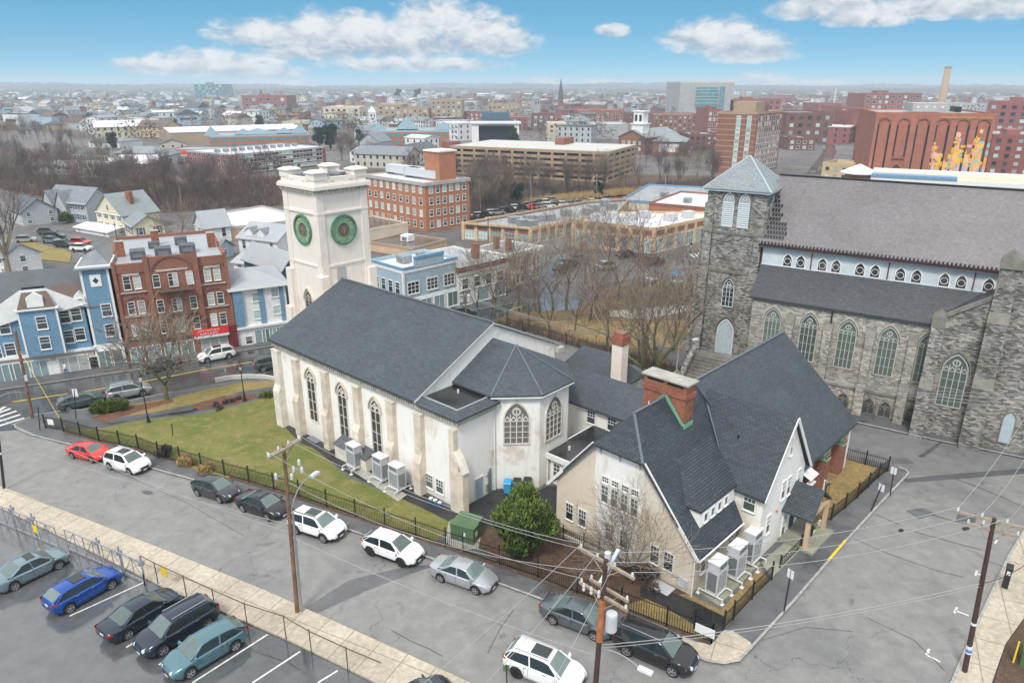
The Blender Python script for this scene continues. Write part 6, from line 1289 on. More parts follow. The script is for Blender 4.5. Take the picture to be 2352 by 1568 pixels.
#  kind: L, W, wheelbase, front overhang, wheel R, side profile (x from rear, z) of belt and roof
KIND={'sedan':dict(L=4.65,W=1.80,wb=2.70,ro=1.03,R=.33,gc=.20,top=[(0,.92),(.12,1.0),(.55,1.05),(1.0,1.07),(1.72,1.42),(2.35,1.46),(2.85,1.42),(3.55,.98),(4.2,.86),(4.5,.74),(4.65,.6)],gh=(.78,3.62),belt=(.97,.93),rk=0),
 'suv':dict(L=4.58,W=1.86,wb=2.68,ro=.93,R=.36,gc=.24,top=[(0,1.05),(.10,1.22),(.42,1.60),(.9,1.66),(1.8,1.70),(2.5,1.68),(2.85,1.60),(3.5,1.12),(4.1,1.02),(4.42,.86),(4.58,.66)],gh=(.12,3.58),belt=(1.12,1.06),rk=1),
 'hatch':dict(L=4.42,W=1.80,wb=2.64,ro=.86,R=.34,gc=.20,top=[(0,.98),(.10,1.12),(.55,1.40),(1.2,1.50),(2.0,1.53),(2.6,1.48),(3.3,1.04),(3.9,.93),(4.25,.80),(4.42,.62)],gh=(.12,3.36),belt=(1.02,.98),rk=0),
 'big_suv':dict(L=4.95,W=1.94,wb=2.85,ro=1.05,R=.39,gc=.26,top=[(0,1.1),(.10,1.28),(.38,1.68),(.9,1.76),(2.2,1.79),(2.8,1.76),(3.1,1.68),(3.78,1.18),(4.45,1.08),(4.78,.92),(4.95,.70)],gh=(.12,3.84),belt=(1.18,1.12),rk=1)}
def interp(t,x):
    if x<=t[0][0]: return t[0][1]
    for (a,b_),(c,d) in zip(t,t[1:]):
        if x<=c: return b_+(d-b_)*(x-a)/(c-a)
    return t[-1][1]
def car_meshes(kind,paint,clad,roofm=None):
    key=(kind,paint,clad,roofm)
    if key in CT: return CT[key]
    K=KIND[kind]; L,W,wb,ro,R=K['L'],K['W'],K['wb'],K['ro'],K['R']; x0=-ro; wr,wf=0.,wb   # origin at rear axle, ground
    g0,g1=K['gh']; bR,bF=K['belt']; hw=W/2
    xs=sorted(set([round(L*i/26,3) for i in range(27)]+[ro+dx for dx in(-R*1.17,-R*.85,-R*.5,0,R*.5,R*.85,R*1.17)]+[ro+wb+dx for dx in(-R*1.17,-R*.85,-R*.5,0,R*.5,R*.85,R*1.17)]+[g0,g1,.03,.09,L-.03,L-.1]))
    def belt(x): return min(interp(K['top'],x)-.0,bR+(bF-bR)*max(0,min(1,(x-g0)/(g1-g0))))
    def low(x):
        z=K['gc']+(.10 if x<.3 or x>L-.3 else 0)+max(0,(.3-x))*.3+max(0,x-(L-.3))*.3
        for c in(ro,ro+wb):
            d=abs(x-c)
            if d<R*1.17: z=max(z,R+math.sqrt(max(0,(R*1.17)**2-d*d)))
        return z
    def width(x):
        e=min(x,L-x); f=1-(max(0,.75-e)/.75)**2.2*(.26 if x>L/2 else .18); return hw*f
    vs=[];fs=[];ms=[]
    NJ=10
    for x in xs:
        zb,w=low(x),width(x); bt=belt(x); tp=interp(K['top'],x)
        inb=g0<x<g1
        crown=tp if not inb else bt
        zm=zb+(bt-zb)*.55
        half=[(w*.55,zb+.0),(w*.97,zb+.015),(w*.995,zb+(bt-zb)*.25),(w,zm),(w*.975,zb+(bt-zb)*.85),(w*.93,bt-.0 if inb else max(bt-.03,zb+.05)),(w*.80,crown-.008),(w*.45,crown+.018 if not inb else bt),(0,crown+.028 if not inb else bt)]
        row=[(x+x0,-y,z) for y,z in half]+[(x+x0,y,z) for y,z in half[-2::-1]]
        vs+=row
    n=len(half)*2-1
    m=MB(); m.v=vs; pm=MATS[paint]; cm=MATS['car_plastic']; m.mats=[pm,cm]
    for i in range(len(xs)-1):
        for j in range(n-1):
            m.f.append((i*n+j,(i+1)*n+j,(i+1)*n+j+1,i*n+j+1)); lowrow=j in(0,n-2) or (clad and j in(1,n-3)); m.m.append(1 if lowrow else 0)
        m.f.append((i*n+n-1,(i+1)*n+n-1,(i+1)*n,i*n)); m.m.append(1)
    m.f.append(tuple(range(n))); m.m.append(0); k=(len(xs)-1)*n; m.f.append(tuple(range(k+n-1,k-1,-1))); m.m.append(0)
    body=fixn(m.mesh('body',True))
    # glasshouse: glass band with painted roof and pillars
    gx=[x for x in xs if g0<=x<=g1]
    def gw(x,f): return width(x)*(.90-.22*f)
    rows=[]
    for x in gx:
        bt=belt(x)-.005; tp=interp(K['top'],x); rows.append((x,bt,max(bt+.002,tp)))
    hmax=max(t for _,_,t in rows)
    m=MB().mat('car_glass')
    def prow(x,bt,tp):
        f=(tp-bt)/(hmax-min(bR,bF)); return [(x+x0,-gw(x,0),bt),(x+x0,-gw(x,f)*1.0,bt+(tp-bt)*.9),(x+x0,-gw(x,f)*.86,tp),(x+x0,0,tp+.03*f),(x+x0,gw(x,f)*.86,tp),(x+x0,gw(x,f),bt+(tp-bt)*.9),(x+x0,gw(x,0),bt)]
    P=[prow(*r) for r in rows]
    rr=[x for x,bt,tp in rows if tp>hmax-.11]; ra,rb=min(rr),max(rr)
    m.mats=[MATS['car_glass'],MATS['windscreen_glass'],MATS[roofm or paint],pm]
    for i in range(len(P)-1):
        xm_=(rows[i][0]+rows[i+1][0])/2
        for j in range(6):
            top=j in(2,3); rim=j in(1,4)
            if top or rim: mi=2 if ra-.05<xm_<rb+.02 else (3 if rim else 1)
            else: mi=0
            i0=len(m.v); m.v+=[P[i][j],P[i+1][j],P[i+1][j+1],P[i][j+1]]; m.f.append((i0,i0+1,i0+2,i0+3)); m.m.append(mi)
    gh=fixn(m.mesh('glasshouse'))
    for f_ in gh.polygons: f_.use_smooth=f_.material_index in(1,2)
    m=MB().mat(paint)   # pillars and drip rails
    def onside(x,f,s):
        bt=belt(x)-.005; tp=max(bt,interp(K['top'],x)); ff=(tp-bt)/(hmax-min(bR,bF)); z=bt+(tp-bt)*.9*f; return (x+x0,s*((gw(x,0))*(1-f)+gw(x,ff)*f+.006),z)
    mid_=(ra+rb)/2
    for s_ in(-1,1):
        m.bar(onside(mid_+.05,0,s_),onside(mid_-.05,1,s_),.075,.03)
        m.bar(onside(g1-.12,0,s_),onside(rb+.05,1,s_),.06,.05); m.bar(onside(g0+.1,0,s_),onside(ra,1,s_),.13,.05); 
        if K['rk']: m.mat('chrome' if not clad else 'car_plastic').bar((ra+x0+.1,s_*gw(mid_,1)*.84,hmax+.05),(rb+x0-.1,s_*gw(mid_,1)*.84,hmax+.04),.045,.045).mat(paint)
    pil=m.mesh('pillar')
    hl=MB().mat('headlamp'); tl=MB().mat('tail_lamp')
    zf,zr_=interp(K['top'],L-.16)-.10,interp(K['top'],.05)-.16
    hlm=MB().mat('headlamp').raw([(L+x0-.30,-width(L-.3)*.99,zf+.06),(L+x0-.04,-width(L-.05)*.80,zf-.02),(L+x0-.03,-width(L-.05)*.55,zf+.03),(L+x0-.20,-width(L-.2)*.70,zf+.13),(L+x0-.25,-width(L-.3)*.96,zf-.08),(L+x0+.005,-width(L-.05)*.78,zf-.12),(L+x0+.01,-width(L-.05)*.55,zf-.09)],[(0,1,2,3),(0,4,5,1),(1,5,6,2)]).mesh('headlight')
    tlm=MB().mat('tail_lamp').raw([(x0-.015,-width(.02)*.62,zr_),(x0-.02,-width(.02)*.99,zr_),(x0+.22,-width(.22)*1.006,zr_+.03),(x0-.015,-width(.02)*.62,zr_+.14),(x0-.02,-width(.02)*.99,zr_+.16),(x0+.22,-width(.22)*1.006,zr_+.16)],[(0,1,4,3),(1,2,5,4)]).mesh('tail_light')
    def mir(me,nm):
        c=me.copy(); c.name=nm
        for v in c.vertices: v.co.y*=-1
        c.flip_normals(); return c
    gr=MB().mat('car_plastic').box(L+x0-.08,L+x0+.012,-hw*.42,hw*.42,zf-.30,zf-.06).box(L+x0-.1,L+x0-.005,-hw*.62,hw*.62,K['gc']+.1,K['gc']+.22).mat('chrome').box(L+x0-.07,L+x0+.018,-hw*.3,hw*.3,zf-.1,zf-.07); grm=gr.mesh('grille')
    pl=MB().mat('number_plate').box(x0-.03,x0+.0,-.17,.17,zr_-.16,zr_-.04).mesh('number_plate')
    plf=MB().mat('number_plate').box(L+x0-.02,L+x0+.03,-.16,.16,zf-.42,zf-.31).mesh('number_plate')
    mr=MB().mat(paint).raw([(g1+x0-.32,-hw*.90,bF+.02),(g1+x0-.12,-hw*.9,bF+.02),(g1+x0-.14,-hw-.17,bF+.03),(g1+x0-.28,-hw-.17,bF+.03),(g1+x0-.32,-hw*.90,bF+.12),(g1+x0-.2,-hw*.9,bF+.12),(g1+x0-.2,-hw-.16,bF+.17),(g1+x0-.28,-hw-.16,bF+.17)],[(0,1,2,3),(4,7,6,5),(0,3,7,4),(1,5,6,2),(3,2,6,7)]).mesh('mirror')
    sun=MB().mat('car_glass').box((ra+rb)/2+x0-.1,rb+x0-.22,-.40,.40,hmax+.012,hmax+.036).mesh('sunroof')
    # seam lines and handles
    sm=MB().mat('car_plastic')
    for s_ in(-1,1):
        for xx in(mid_,g1-.25,g0+.55 if kind!='sedan' else ra-.2):
            xx=min(max(xx,ro+R*1.3 if xx<L/2 else xx),L-ro); sm.bar((xx+x0,s_*(width(xx)*.985+.008),bR-.05),(xx+x0,s_*(width(xx)*1.0+.004),.42),.014,.012)
        for c in(ro,ro+wb):
            pts=[(c+x0+R*1.2*math.cos(a),s_*(width(c+R*1.2*math.cos(a))+.004),R+R*1.2*math.sin(a)) for a in [PI*k/10 for k in range(11)]]
            if clad: sm.tube(pts,.07,4)
    sm.mat('chrome')
    for s_ in(-1,1):
        for xx in(mid_-.18,g1-.95 if kind!='sedan' else mid_+.85): sm.box(xx+x0-.09,xx+x0+.09,*sorted((s_*hw*.97,s_*(hw*.99+.02))),bR-.14,bR-.11)
    seam=sm.mesh('trim')
    CT[key]=dict(body=body,gh=gh,pil=pil,hl=(hlm,mir(hlm,'headlight')),tl=(tlm,mir(tlm,'tail_light')),gr=grm,pl=pl,plf=plf,mr=(mr,mir(mr,'mirror')),sun=sun,seam=seam,K=K); return CT[key]
def car(kind,paint,a,c,side,label,group=None,clad=False,rim='alloy',sun=False,roofm=None,s=1.,cat='car',far=False,mid_only=None):
    """a, c: photo positions of the rear and front tyre contact on the visible side; side=-1 when that is the car's right"""
    A=G(*a); B=G(*c); d=(B-A); ang=math.atan2(d.y,d.x); D=car_meshes(kind,paint,clad,roofm); K=D['K']
    mid_=(A+B)/2; nx,ny=-math.sin(ang),math.cos(ang); off=-side*(K['W']/2-.1)
    cx_,cy_=mid_.x+nx*off*s,mid_.y+ny*off*s; o=Vector((cx_-math.cos(ang)*K['wb']/2*s,cy_-math.sin(ang)*K['wb']/2*s,0)); o.z=T(o.x,o.y)+.01+(.02 if not mid_only else 0)
    dz=T(cx_+math.cos(ang)*2,cy_+math.sin(ang)*2)-T(cx_,cy_)
    r=root('parked_car' if cat!='driven' else 'moving_car',o,ang,label,'car',group); r.rotation_euler=(0,-math.atan2(dz,2),ang); r.scale=(s,s,s)
    bd=put('body',D['body'],r); put('glasshouse',D['gh'],r); put('pillar',D['pil'],r)
    ty,rm=make_wheel(rim,K['R'])
    for x in(0,K['wb']):
        for s_ in(-1,1):
            w_=put('wheel',ty,r,(x,s_*(K['W']/2-.10),K['R']),0 if s_<0 else PI); w_.name='wheel'; put('rim',rm,w_)
    for i in(0,1): put('headlight',D['hl'][i],r); put('tail_light',D['tl'][i],r); put('mirror',D['mr'][i],r)
    put('grille',D['gr'],r); put('number_plate',D['pl'],r); put('number_plate',D['plf'],r); put('trim',D['seam'],r)
    if sun: put('sunroof',D['sun'],r)
    return r
for n,c,me,ro in(('paint_red',(.62,.02,.015),0,.3),('paint_white',(.78,.78,.78),0,.3),('paint_black',(.014,.015,.018),.2,.22),('paint_charcoal',(.05,.055,.062),.4,.28),('paint_silver',(.46,.48,.50),.6,.32),('paint_steel',(.20,.27,.31),.5,.28),('paint_blue',(.008,.07,.36),.4,.25),('paint_navy',(.022,.035,.055),.4,.22),('paint_teal',(.10,.20,.235),.4,.3),('paint_grey',(.12,.14,.16),.5,.3),('paint_greygreen',(.07,.105,.11),.4,.3)): carpaint(n,c,me,ro)
ga='cars parked along the church fence'; gb='cars parked in the wet lot'; gc='cars on the main street'
car('sedan','paint_red',(170,1053),(212,1063),-1,'bright red sedan parked nose to tail behind a white crossover by the iron fence',ga,s=.97)
car('suv','paint_white',(256,1079),(298,1091),-1,'white crossover with dark grille and sunroof, right in front of the red sedan',ga,sun=True)
car('hatch','paint_charcoal',(457,1139),(506,1155),-1,'dark grey hatchback by the kerb, parked behind a glossy black sedan',ga)
car('sedan','paint_black',(562,1176),(615,1195),-1,'glossy black sedan parked just left of the tall wooden utility pole',ga,sun=True,s=1.03)
car('suv','paint_white',(682,1226),(745,1246),-1,'white suv with black wheel arches parked right of the tall wooden pole',ga,clad=True,sun=True)
car('hatch','paint_white',(854,1276),(921,1301),-1,'white crossover with black wheels at the kerb near the green transformer',ga,clad=True,rim='alloy_dark',s=1.02)
car('sedan','paint_silver',(1015,1337),(1091,1364),-1,'silver sedan parked at the kerb opposite the round evergreen',ga)
car('sedan','paint_grey',(1273,1434),(1362,1469),-1,'slate grey sedan parked behind the orange-marked utility pole',ga,s=1.02)
car('big_suv','paint_black',(1440,1506),(1542,1552),-1,'large black suv with roof rails parked at the street corner',ga,s=.98)
car('suv','paint_white',(1190,1557),(1283,1595),-1,'white suv with black sunroof cut off by the bottom edge',None,rim='alloy_dark',sun=True)
car('sedan','paint_steel',(39,1353),(134,1307),-1,'pale blue-grey sedan, leftmost in the wet parking lot',gb,sun=True,s=1.03)
car('hatch','paint_blue',(165,1404),(255,1353),-1,'vivid blue crossover facing the chain-link fence in the lot',gb,sun=True,s=1.03)
car('sedan','paint_navy',(295,1467),(395,1405),-1,'black sedan with red tail lamps between the blue crossover and a navy suv',gb,s=1.03)
car('suv','paint_navy',(477,1444),(378,1504),1,'dark navy suv reversed into its bay between the black sedan and a teal crossover',gb,s=1.03)
car('hatch','paint_teal',(539,1495),(442,1554),1,'teal crossover reversed into the bay, nearest the bottom edge',gb,rim='alloy',s=1.03)
car('suv','paint_navy',(925,1690),(1015,1640),-1,'dark roof of a suv poking in at the bottom edge of the lot',gb)
car('hatch','paint_greygreen',(158,945),(224,929),-1,'grey-green wagon parked by the church lawn on the main street',gc,s=1.03)
car('suv','paint_silver',(272,920),(328,909),-1,'silver suv parked ahead of the grey-green wagon on the main street',gc)
car('suv','paint_greygreen',(603,854),(658,844),-1,'dark suv half hidden behind the white church corner',gc)
car('suv','paint_white',(524,824),(480,833),1,'white suv parked outside the nail salon on the far kerb',gc,sun=True)
car('sedan','paint_charcoal',(397,848),(350,857),1,'dark sedan half hidden by the street tree outside the brick apartments',gc)
# more distant cars: one mesh each, they are only a few pixels long
FC={}
def farcar(u,v,ang,paint,label,group,s=1.):
    if paint not in FC:
        m=MB().mat(paint); m.xprism([(-2.2,.3),(2.2,.3),(2.25,.7),(1.3,.95),(-1.9,1.0),(-2.25,.8)],-.88,.88); m.mat('car_glass').xprism([(-1.95,1.0),(1.25,.95),(.55,1.45),(-1.4,1.5)],-.78,.78); m.mat(paint).box(-1.35,.5,-.7,.7,1.46,1.53)
        m.mat('tyre')
        for x in(-1.35,1.35):
            for y in(-.86,.86): m.xprism([(x+.33*math.cos(PI*k/4),.33+.33*math.sin(PI*k/4)) for k in range(8)],y-.08,y+.08)
        m.mat('tail_lamp').box(-2.27,-2.2,-.8,-.4,.7,.85).box(-2.27,-2.2,.4,.8,.7,.85); FC[paint]=m.mesh('parked_car')
    p=G(u,v); o=put('parked_car',FC[paint],None,p+Vector((0,0,.03)),rad(ang),label,'car',group); o.scale=(s,s,s*1.05)
PN=['paint_white','paint_black','paint_silver','paint_grey','paint_white','paint_red','paint_navy','paint_charcoal','paint_silver','paint_steel']
lot=[]
for i in range(13): lot.append((1100+i*14,500-i*3.0+(i%2)*2))
for i in range(9): lot.append((1225+i*17,480-i*1.5))
for i in range(9): lot.append((1330+i*15,473-i*1.2))
for i in range(6): lot.append((1110+i*16,515-i*2))
for i,(u,v) in enumerate(lot):
    p=PN[(i*7+i//3)%10]; farcar(u,v,25+(i%3)*3,p,f'{p[6:]} car among the rows in the riverside car park above the shop row','cars in the riverside car park')
for u,v,a,p,l in((128,548,10,'paint_navy','dark car on the drive of the large grey house'),(110,537,8,'paint_grey','grey car by the grey house hedge'),(150,567,-10,'paint_charcoal','dark car in the lane below the grey house'),(185,562,-8,'paint_red','dark red and black car behind a white car in the lane'),(188,575,-5,'paint_white','white car in the lane below the white porch house'),(60,556,20,'paint_silver','silver car at the far left under the bare tree'),(296,588,10,'paint_black','black car parked behind the brick apartments'),(120,558,-12,'paint_steel','pale car in the lane left of the dark ones'),
 (1330,601,25,'paint_steel','blue-grey car outside the tan shop row'),(1300,612,30,'paint_charcoal','dark car parked beside the beige three-storey house'),(1500,607,28,'paint_charcoal','dark car at the corner shop row kerb'),(1440,592,25,'paint_navy','navy car outside the corner shop row windows'),(1395,618,28,'paint_silver','silver car turning in the square'),(1062,728,22,'paint_greygreen','grey-green car half hidden behind the church ridge'),(1290,622,60,'paint_black','black car near the beige house bay windows')):
    farcar(u,v,a,p,l,'cars parked beyond the church')
# ---------------- fences ----------------
def iron_fence(label,pts,h=1.42,sp=.16,group=None,post=1,mesh_=False,every=2.4,z0=.15):
    P=[G(*p) for p in pts]; r=root('iron_fence',P[0],0,label,'fence',group); o=P[0]
    pk=MB().mat('iron_black'); 
    for a,c in zip(P,P[1:]):
        L=(c-a).length; n=max(1,int(L/sp)); d=(c-a)/n
        for z in(.15,h-.18): pk.bar(a-o+Vector((0,0,z+z0)),c-o+Vector((0,0,z+z0)),.035,.045)
        for i in range(n):
            q=a+d*i-o; pk.bar(q+Vector((0,0,.08+z0)),q+Vector((0,0,h+z0)),.034,w2=.018)
    pk.build('picket_panel',r)
    for i,p in enumerate(P):
        if i%post==0 or i==len(P)-1: MB().mat('iron_black').box(-.045,.045,-.045,.045,-.1,h+.12+z0).box(-.06,.06,-.06,.06,h+.12+z0,h+.17+z0).build('post',r).location=p-o
    return r
FA=[(106,986),(147,993),(186,1003),(229,1016),(276,1025),(319,1034),(366,1052),(415,1064),(464,1079),(517,1095),(573,1110),(630,1127),(688,1144),(751,1167),(817,1189),(885,1212),(956,1234),(1024,1258),(1064,1271),(1147,1300),(1235,1330),(1325,1366),(1426,1400),(1530,1441),(1633,1481)]
f=iron_fence('long black iron picket fence between the street pavement and church lawn',FA)
p=G(116,988)-f.location; MB().mat('sign_white').box(-.35,.35,-.02,.02,.55,1.15).build('sign_panel',f).location=p+Vector((.3,-.12,.15)); f.children[-1].rotation_euler=(0,0,-.2)
p=G(1615,1475)-f.location; q=MB().mat('sign_white').box(-.6,.6,-.02,.02,.5,1.1).build('sign_panel',f); q.location=p+Vector((0,-.08,.15)); q.rotation_euler=(0,0,-.62)
iron_fence('short return of black iron fence by the dark entrance path',[(1594,1446),(1633,1481)],h=1.3)
iron_fence('black iron fence from the street corner up to the concrete ramp',[(1661,1450),(1683,1427),(1726,1380),(1771,1335)],h=1.3)
f=iron_fence('black iron fence with mesh infill around the dry yard on the side street',[(1886,1205),(1908,1197),(1940,1171),(1968,1147),(1993,1123),(2016,1101),(2038,1085),(1986,1071),(1935,1057)],h=1.25)
iron_fence('short black railing beside the small yard below the peach gable',[(1293,1243),(1340,1262),(1375,1275)],h=1.1,z0=.15)
iron_fence('black iron railing along the foot of the slate stone church',[(1880,918),(1955,938),(2040,958),(2110,975),(2180,992),(2260,1012),(2352,1032)],h=1.1,sp=.2)
f=iron_fence('dark handrail along the concrete entrance ramp',[(1790,1310),(1838,1262),(1862,1240)],h=.95,sp=.3)
iron_fence('low dark fence along the park edge beyond the white church',[(1130,740),(1200,762),(1300,792),(1400,824),(1500,856),(1560,872)],h=1.3,sp=.3)
iron_fence('dark iron fence curving below the park playground',[(1440,700),(1500,690),(1560,680),(1600,672)],h=1.1,sp=.3)
def chain_fence(label,pts,posts,h=1.8):
    P=[G(*p) for p in pts]; o=P[0]; r=root('chain_link_fence',o,0,label,'fence')
    m=MB().mat('rusty_steel')
    for a,c in zip(P,P[1:]):
        m.bar(a-o+Vector((0,0,h)),c-o+Vector((0,0,h)),.045); 
        L=(c-a).length; n=int(L/.28); d=(c-a)/n; up=Vector((0,0,1))
        for i in range(n):
            q=a-o+d*i
            for k in range(6): m.bar(q+up*(.1+k*.28),q+d+up*(.1+(k+1)*.28),.006,n=3); m.bar(q+d+up*(.1+k*.28),q+up*(.1+(k+1)*.28),.006,n=3)
    m.build('wire_mesh',r)
    for p in posts:
        q=G(*p)-o; MB().mat('rusty_steel').lathe([(.035,-.1),(.035,h+.05),(.01,h+.1)],8).build('post',r).location=q
    return r
cf=chain_fence('rusty chain-link fence along the parking lot edge',[(333,1326),(364,1343),(430,1375),(496,1407),(569,1440),(658,1470),(716,1505),(800,1545),(880,1580)],[(364,1343),(430,1375),(496,1407),(569,1440),(658,1470),(716,1503),(800,1545)])
q=MB().mat('sign_yellow').box(-.32,.32,-.02,.02,0,.75).build('sign_panel',cf); q.location=G(384,1352)-cf.location+Vector((0,.02,1.0)); q.rotation_euler=(0,0,-.55)
# cantilever gates
def gate(label,a,c,sign=None,n=7,h=1.75,brace=True,bases=(0,)):
    A=G(*a);C_=G(*c); r=root('sliding_gate',A,0,label,'gate','galvanised sliding gates of the lot'); d=C_-A; L=d.length; u=d/L; up=Vector((0,0,1)); m=MB().mat('steel_galv')
    for z in(.15,h): m.bar(up*z,d+up*z,.06)
    for i in range(n+1): m.bar(u*L*i/n+up*.15,u*L*i/n+up*h,.045)
    if brace:
        for i in range(n): 
            if i%2==0: m.bar(u*L*i/n+up*.15,u*L*(i+1)/n+up*h,.03)
            else: m.bar(u*L*i/n+up*h,u*L*(i+1)/n+up*.15,.03)
    m.build('gate_frame',r)
    for t in bases: 
        k=MB().mat('steel_galv'); q=u*L*t+Vector((-u.y,u.x,0))*.14; k.bar(q-up*.05,q+up*(h+.35),.11,n=8); k.obox((q.x,q.y,h-.05),0,.28,.28,.3); k.build('post',r)
    if sign:
        k=MB().mat('sign_yellow').obox((u.x*L*sign,u.y*L*sign,.85),math.atan2(u.y,u.x),.55,.03,.6); s_=k.build('sign_panel',r)
    return r
gate('galvanised sliding gate leaf with yellow warning sign at the left edge of the lot',(-20,1192),(136,1258),sign=.7,n=8,bases=(.36,.66))
gate('galvanised sliding gate leaf without sign between two roller posts',(158,1262),(335,1340),n=8,bases=(.42,.7,.97))
# ---------------- poles, lamps, wires ----------------
def toppt(base,u,v):
    r=ray(u,v); n=base.length if False else math.hypot(base.x,base.y); t=n/math.hypot(r[0],r[1]); return Vector((r[0]*t,r[1]*t,H+r[2]*t))
def streetlight(par,a,c,rise=.8,mat='steel_galv'):
    m=MB().mat(mat); a=Vector(a); c=Vector(c); pts=[]
    for i in range(9):
        t=i/8; p=a.lerp(c,t); p.z=a.z+(c.z-a.z)*math.sin(t*PI/2)**.8+rise*math.sin(PI*t)*.3; pts.append(p)
    m.tube(pts,.07,6); arm=m.build('lamp_arm',par); d=(c-a); d.z=0; d.normalize()
    h=MB().mat('hvac_top'); an=math.atan2(d.y,d.x); h.obox(c+d*.3,an,.75,.28,.13,-.08); h.obox(c+d*.25,an,.5,.2,.05,.05); h.build('lamp_head',par)
def pole(name,label,base,top,w,mat,cat='utility pole',group=None,n=8):
    p=G(*base); t=toppt(p,*top); r=root(name,p,0,label,cat,group); MB().mat(mat).bar((0,0,-.2),t-p,w,n=n,w2=w*.72).build('shaft',r,smooth=False); return r,p,t-p
def crossarm(par,c,ang,L,mat='old_wood',n=3,z=0):
    m=MB().mat(mat); u=Vector((math.cos(ang),math.sin(ang),0)); c=Vector(c)+Vector((0,0,z)); m.bar(c-u*L/2,c+u*L/2,.12,.14); m.bar(c-u*L*.25+Vector((0,0,-.05)),c+Vector((0,0,-.8)),.04); m.bar(c+u*L*.25+Vector((0,0,-.05)),c+Vector((0,0,-.8)),.04); a=m.build('crossarm',par)
    for i in range(n):
        q=c+u*L*(-.46+.92*i/(n-1)); MB().mat('porcelain').lathe([(.05,.07),(.075,.12),(.05,.17),(.07,.22),(.03,.3)],8).build('insulator',a).location=q
    return [c+par.location+u*L*(-.46+.92*i/(n-1))+Vector((0,0,.3)) for i in range(n)]
P1,b1,t1=pole('utility_pole','tall leaning timber utility pole with grey conduit by the cream pavement',(683,1408),(651,1022),.30,'pole_wood')
A1=crossarm(P1,t1*.985,rad(62),2.6,n=4); A1b=crossarm(P1,t1*.985+Vector((.12,-.12,0)),rad(62),2.6,n=2)
MB().mat('steel_galv').bar((.28,.05,0),t1*.62+Vector((.2,.05,0)),.16,n=8).build('conduit',P1)
streetlight(P1,t1*.64+Vector((.15,0,0)),t1*.64+Vector((.95,1.9,1.1)))
for i,(dx,dy,z) in enumerate(((-.7,.1,-2.3),(.35,.2,-1.9),(.65,.4,-1.55),(.3,-.1,-2.2),(.8,.3,-2.0))): m=MB().mat('porcelain').lathe([(.07,0),(.10,.06),(.10,.3),(.04,.42)],8); m.build('insulator',P1).location=t1+Vector((dx,dy,z))
MB().mat('steel_galv').bar(t1+Vector((-.7,.1,-2.2)),t1+Vector((.8,.4,-1.7)),.05).build('bracket',P1)
P2,b2,t2=pole('utility_pole','dark timber utility pole with orange sleeve and transformer at the bottom of the picture',(1362,1640),(1392,1284),.32,'pole_dark')
MB().mat('pole_orange').bar(t2*.50,t2*.76,.345,n=8).build('orange_sleeve',P2)
A2=crossarm(P2,t2*.98,rad(-45),3.4,n=4); A2b=crossarm(P2,t2*.78,rad(-45),3.0,n=3); A2c=crossarm(P2,t2*.80+Vector((.3,.2,0)),rad(-45),2.4,n=2)
MB().mat('hvac_body').lathe([(.05,-.02),(.30,0),(.30,.95),(.27,1.02),(.08,1.06)],16).build('transformer_can',P2).location=t2*.60+Vector((.52,-.1,-.2))
MB().mat('hvac_body').lathe([(.05,0),(.16,.02),(.16,.35),(.05,.4)],12).build('surge_arrester',P2).location=t2+Vector((.1,.2,-.1))
streetlight(P2,t2*.45,t2*.45+Vector((1.9,-1.2,-.1)),1.)
for i in range(3): MB().mat('porcelain').lathe([(.05,0),(.09,.1),(.06,.2),(.09,.3),(.04,.45)],8).build('insulator',P2).location=t2*.76+Vector((-.9+.35*i,.5-.25*i,.1))
MB().mat('clerestory_paint').bar(t2*.86+Vector((-.2,.0,.0)),t2*.97+Vector((.8,1.2,-.0)),.16,.12).build('standoff_arm',P2)
P3,b3,t3=pole('utility_pole','dark brown utility pole beside the right-hand pavement with blue notice',(2215,1545),(2284,1190),.30,'pole_dark')
A3=crossarm(P3,t3*.985,rad(-30),3.6,n=4); A3b=crossarm(P3,t3*.93,rad(-30),2.4,n=3)
for i in range(4): MB().mat('porcelain').lathe([(.04,0),(.08,.1),(.05,.22),(.02,.3)],8).build('insulator',P3).location=t3+Vector((-.4+.4*i,.15,-.5-.1*(i%2)))
MB().mat('sign_white').bar(t3*.14,t3*.19,.33,n=8).mat('sign_blue').bar(t3*.15,t3*.17,.335,n=8).build('notice',P3); MB().mat('sign_white').bar(t3*.33,t3*.345,.31,n=8).build('tag',P3)
P4,b4,t4=pole('utility_pole','leaning red-brown timber pole on the corner by the crosswalk',(75,962),(35,760),.36,'pole_wood')
MB().mat('hvac_body').obox(t4*.45+Vector((.25,-.1,0)),.3,.25,.25,.6).build('meter_box',P4)
streetlight(P4,t4*.30,t4*.30+Vector((-1.8,-2.0,.4)))
P5,b5,t5=pole('steel_pole','black steel pole with a white band at the left edge',(9,1124),(-8,960),.24,'black_paint','pole'); MB().mat('sign_white').bar(t5*.50,t5*.53,.25,n=8).build('band',P5)
P6,b6,t6=pole('utility_pole','slim utility pole with twin transformers on the main street beyond the church ridge',(1072,742),(1068,676),.28,'pole_wood')
for s_ in(-.5,.5): MB().mat('hvac_body').lathe([(.28,0),(.28,1.),(.1,1.1)],12).build('transformer_can',P6).location=t6*.75+Vector((s_,0,0))
A6=crossarm(P6,t6*.98,rad(40),2.2,n=3)
P7,b7,t7=pole('utility_pole','thin pole with curved lamp arm in front of the stone church steps',(1548,905),(1560,790),.2,'old_wood'); streetlight(P7,t7*.9,t7*.9+Vector((1.7,1.0,.7)))
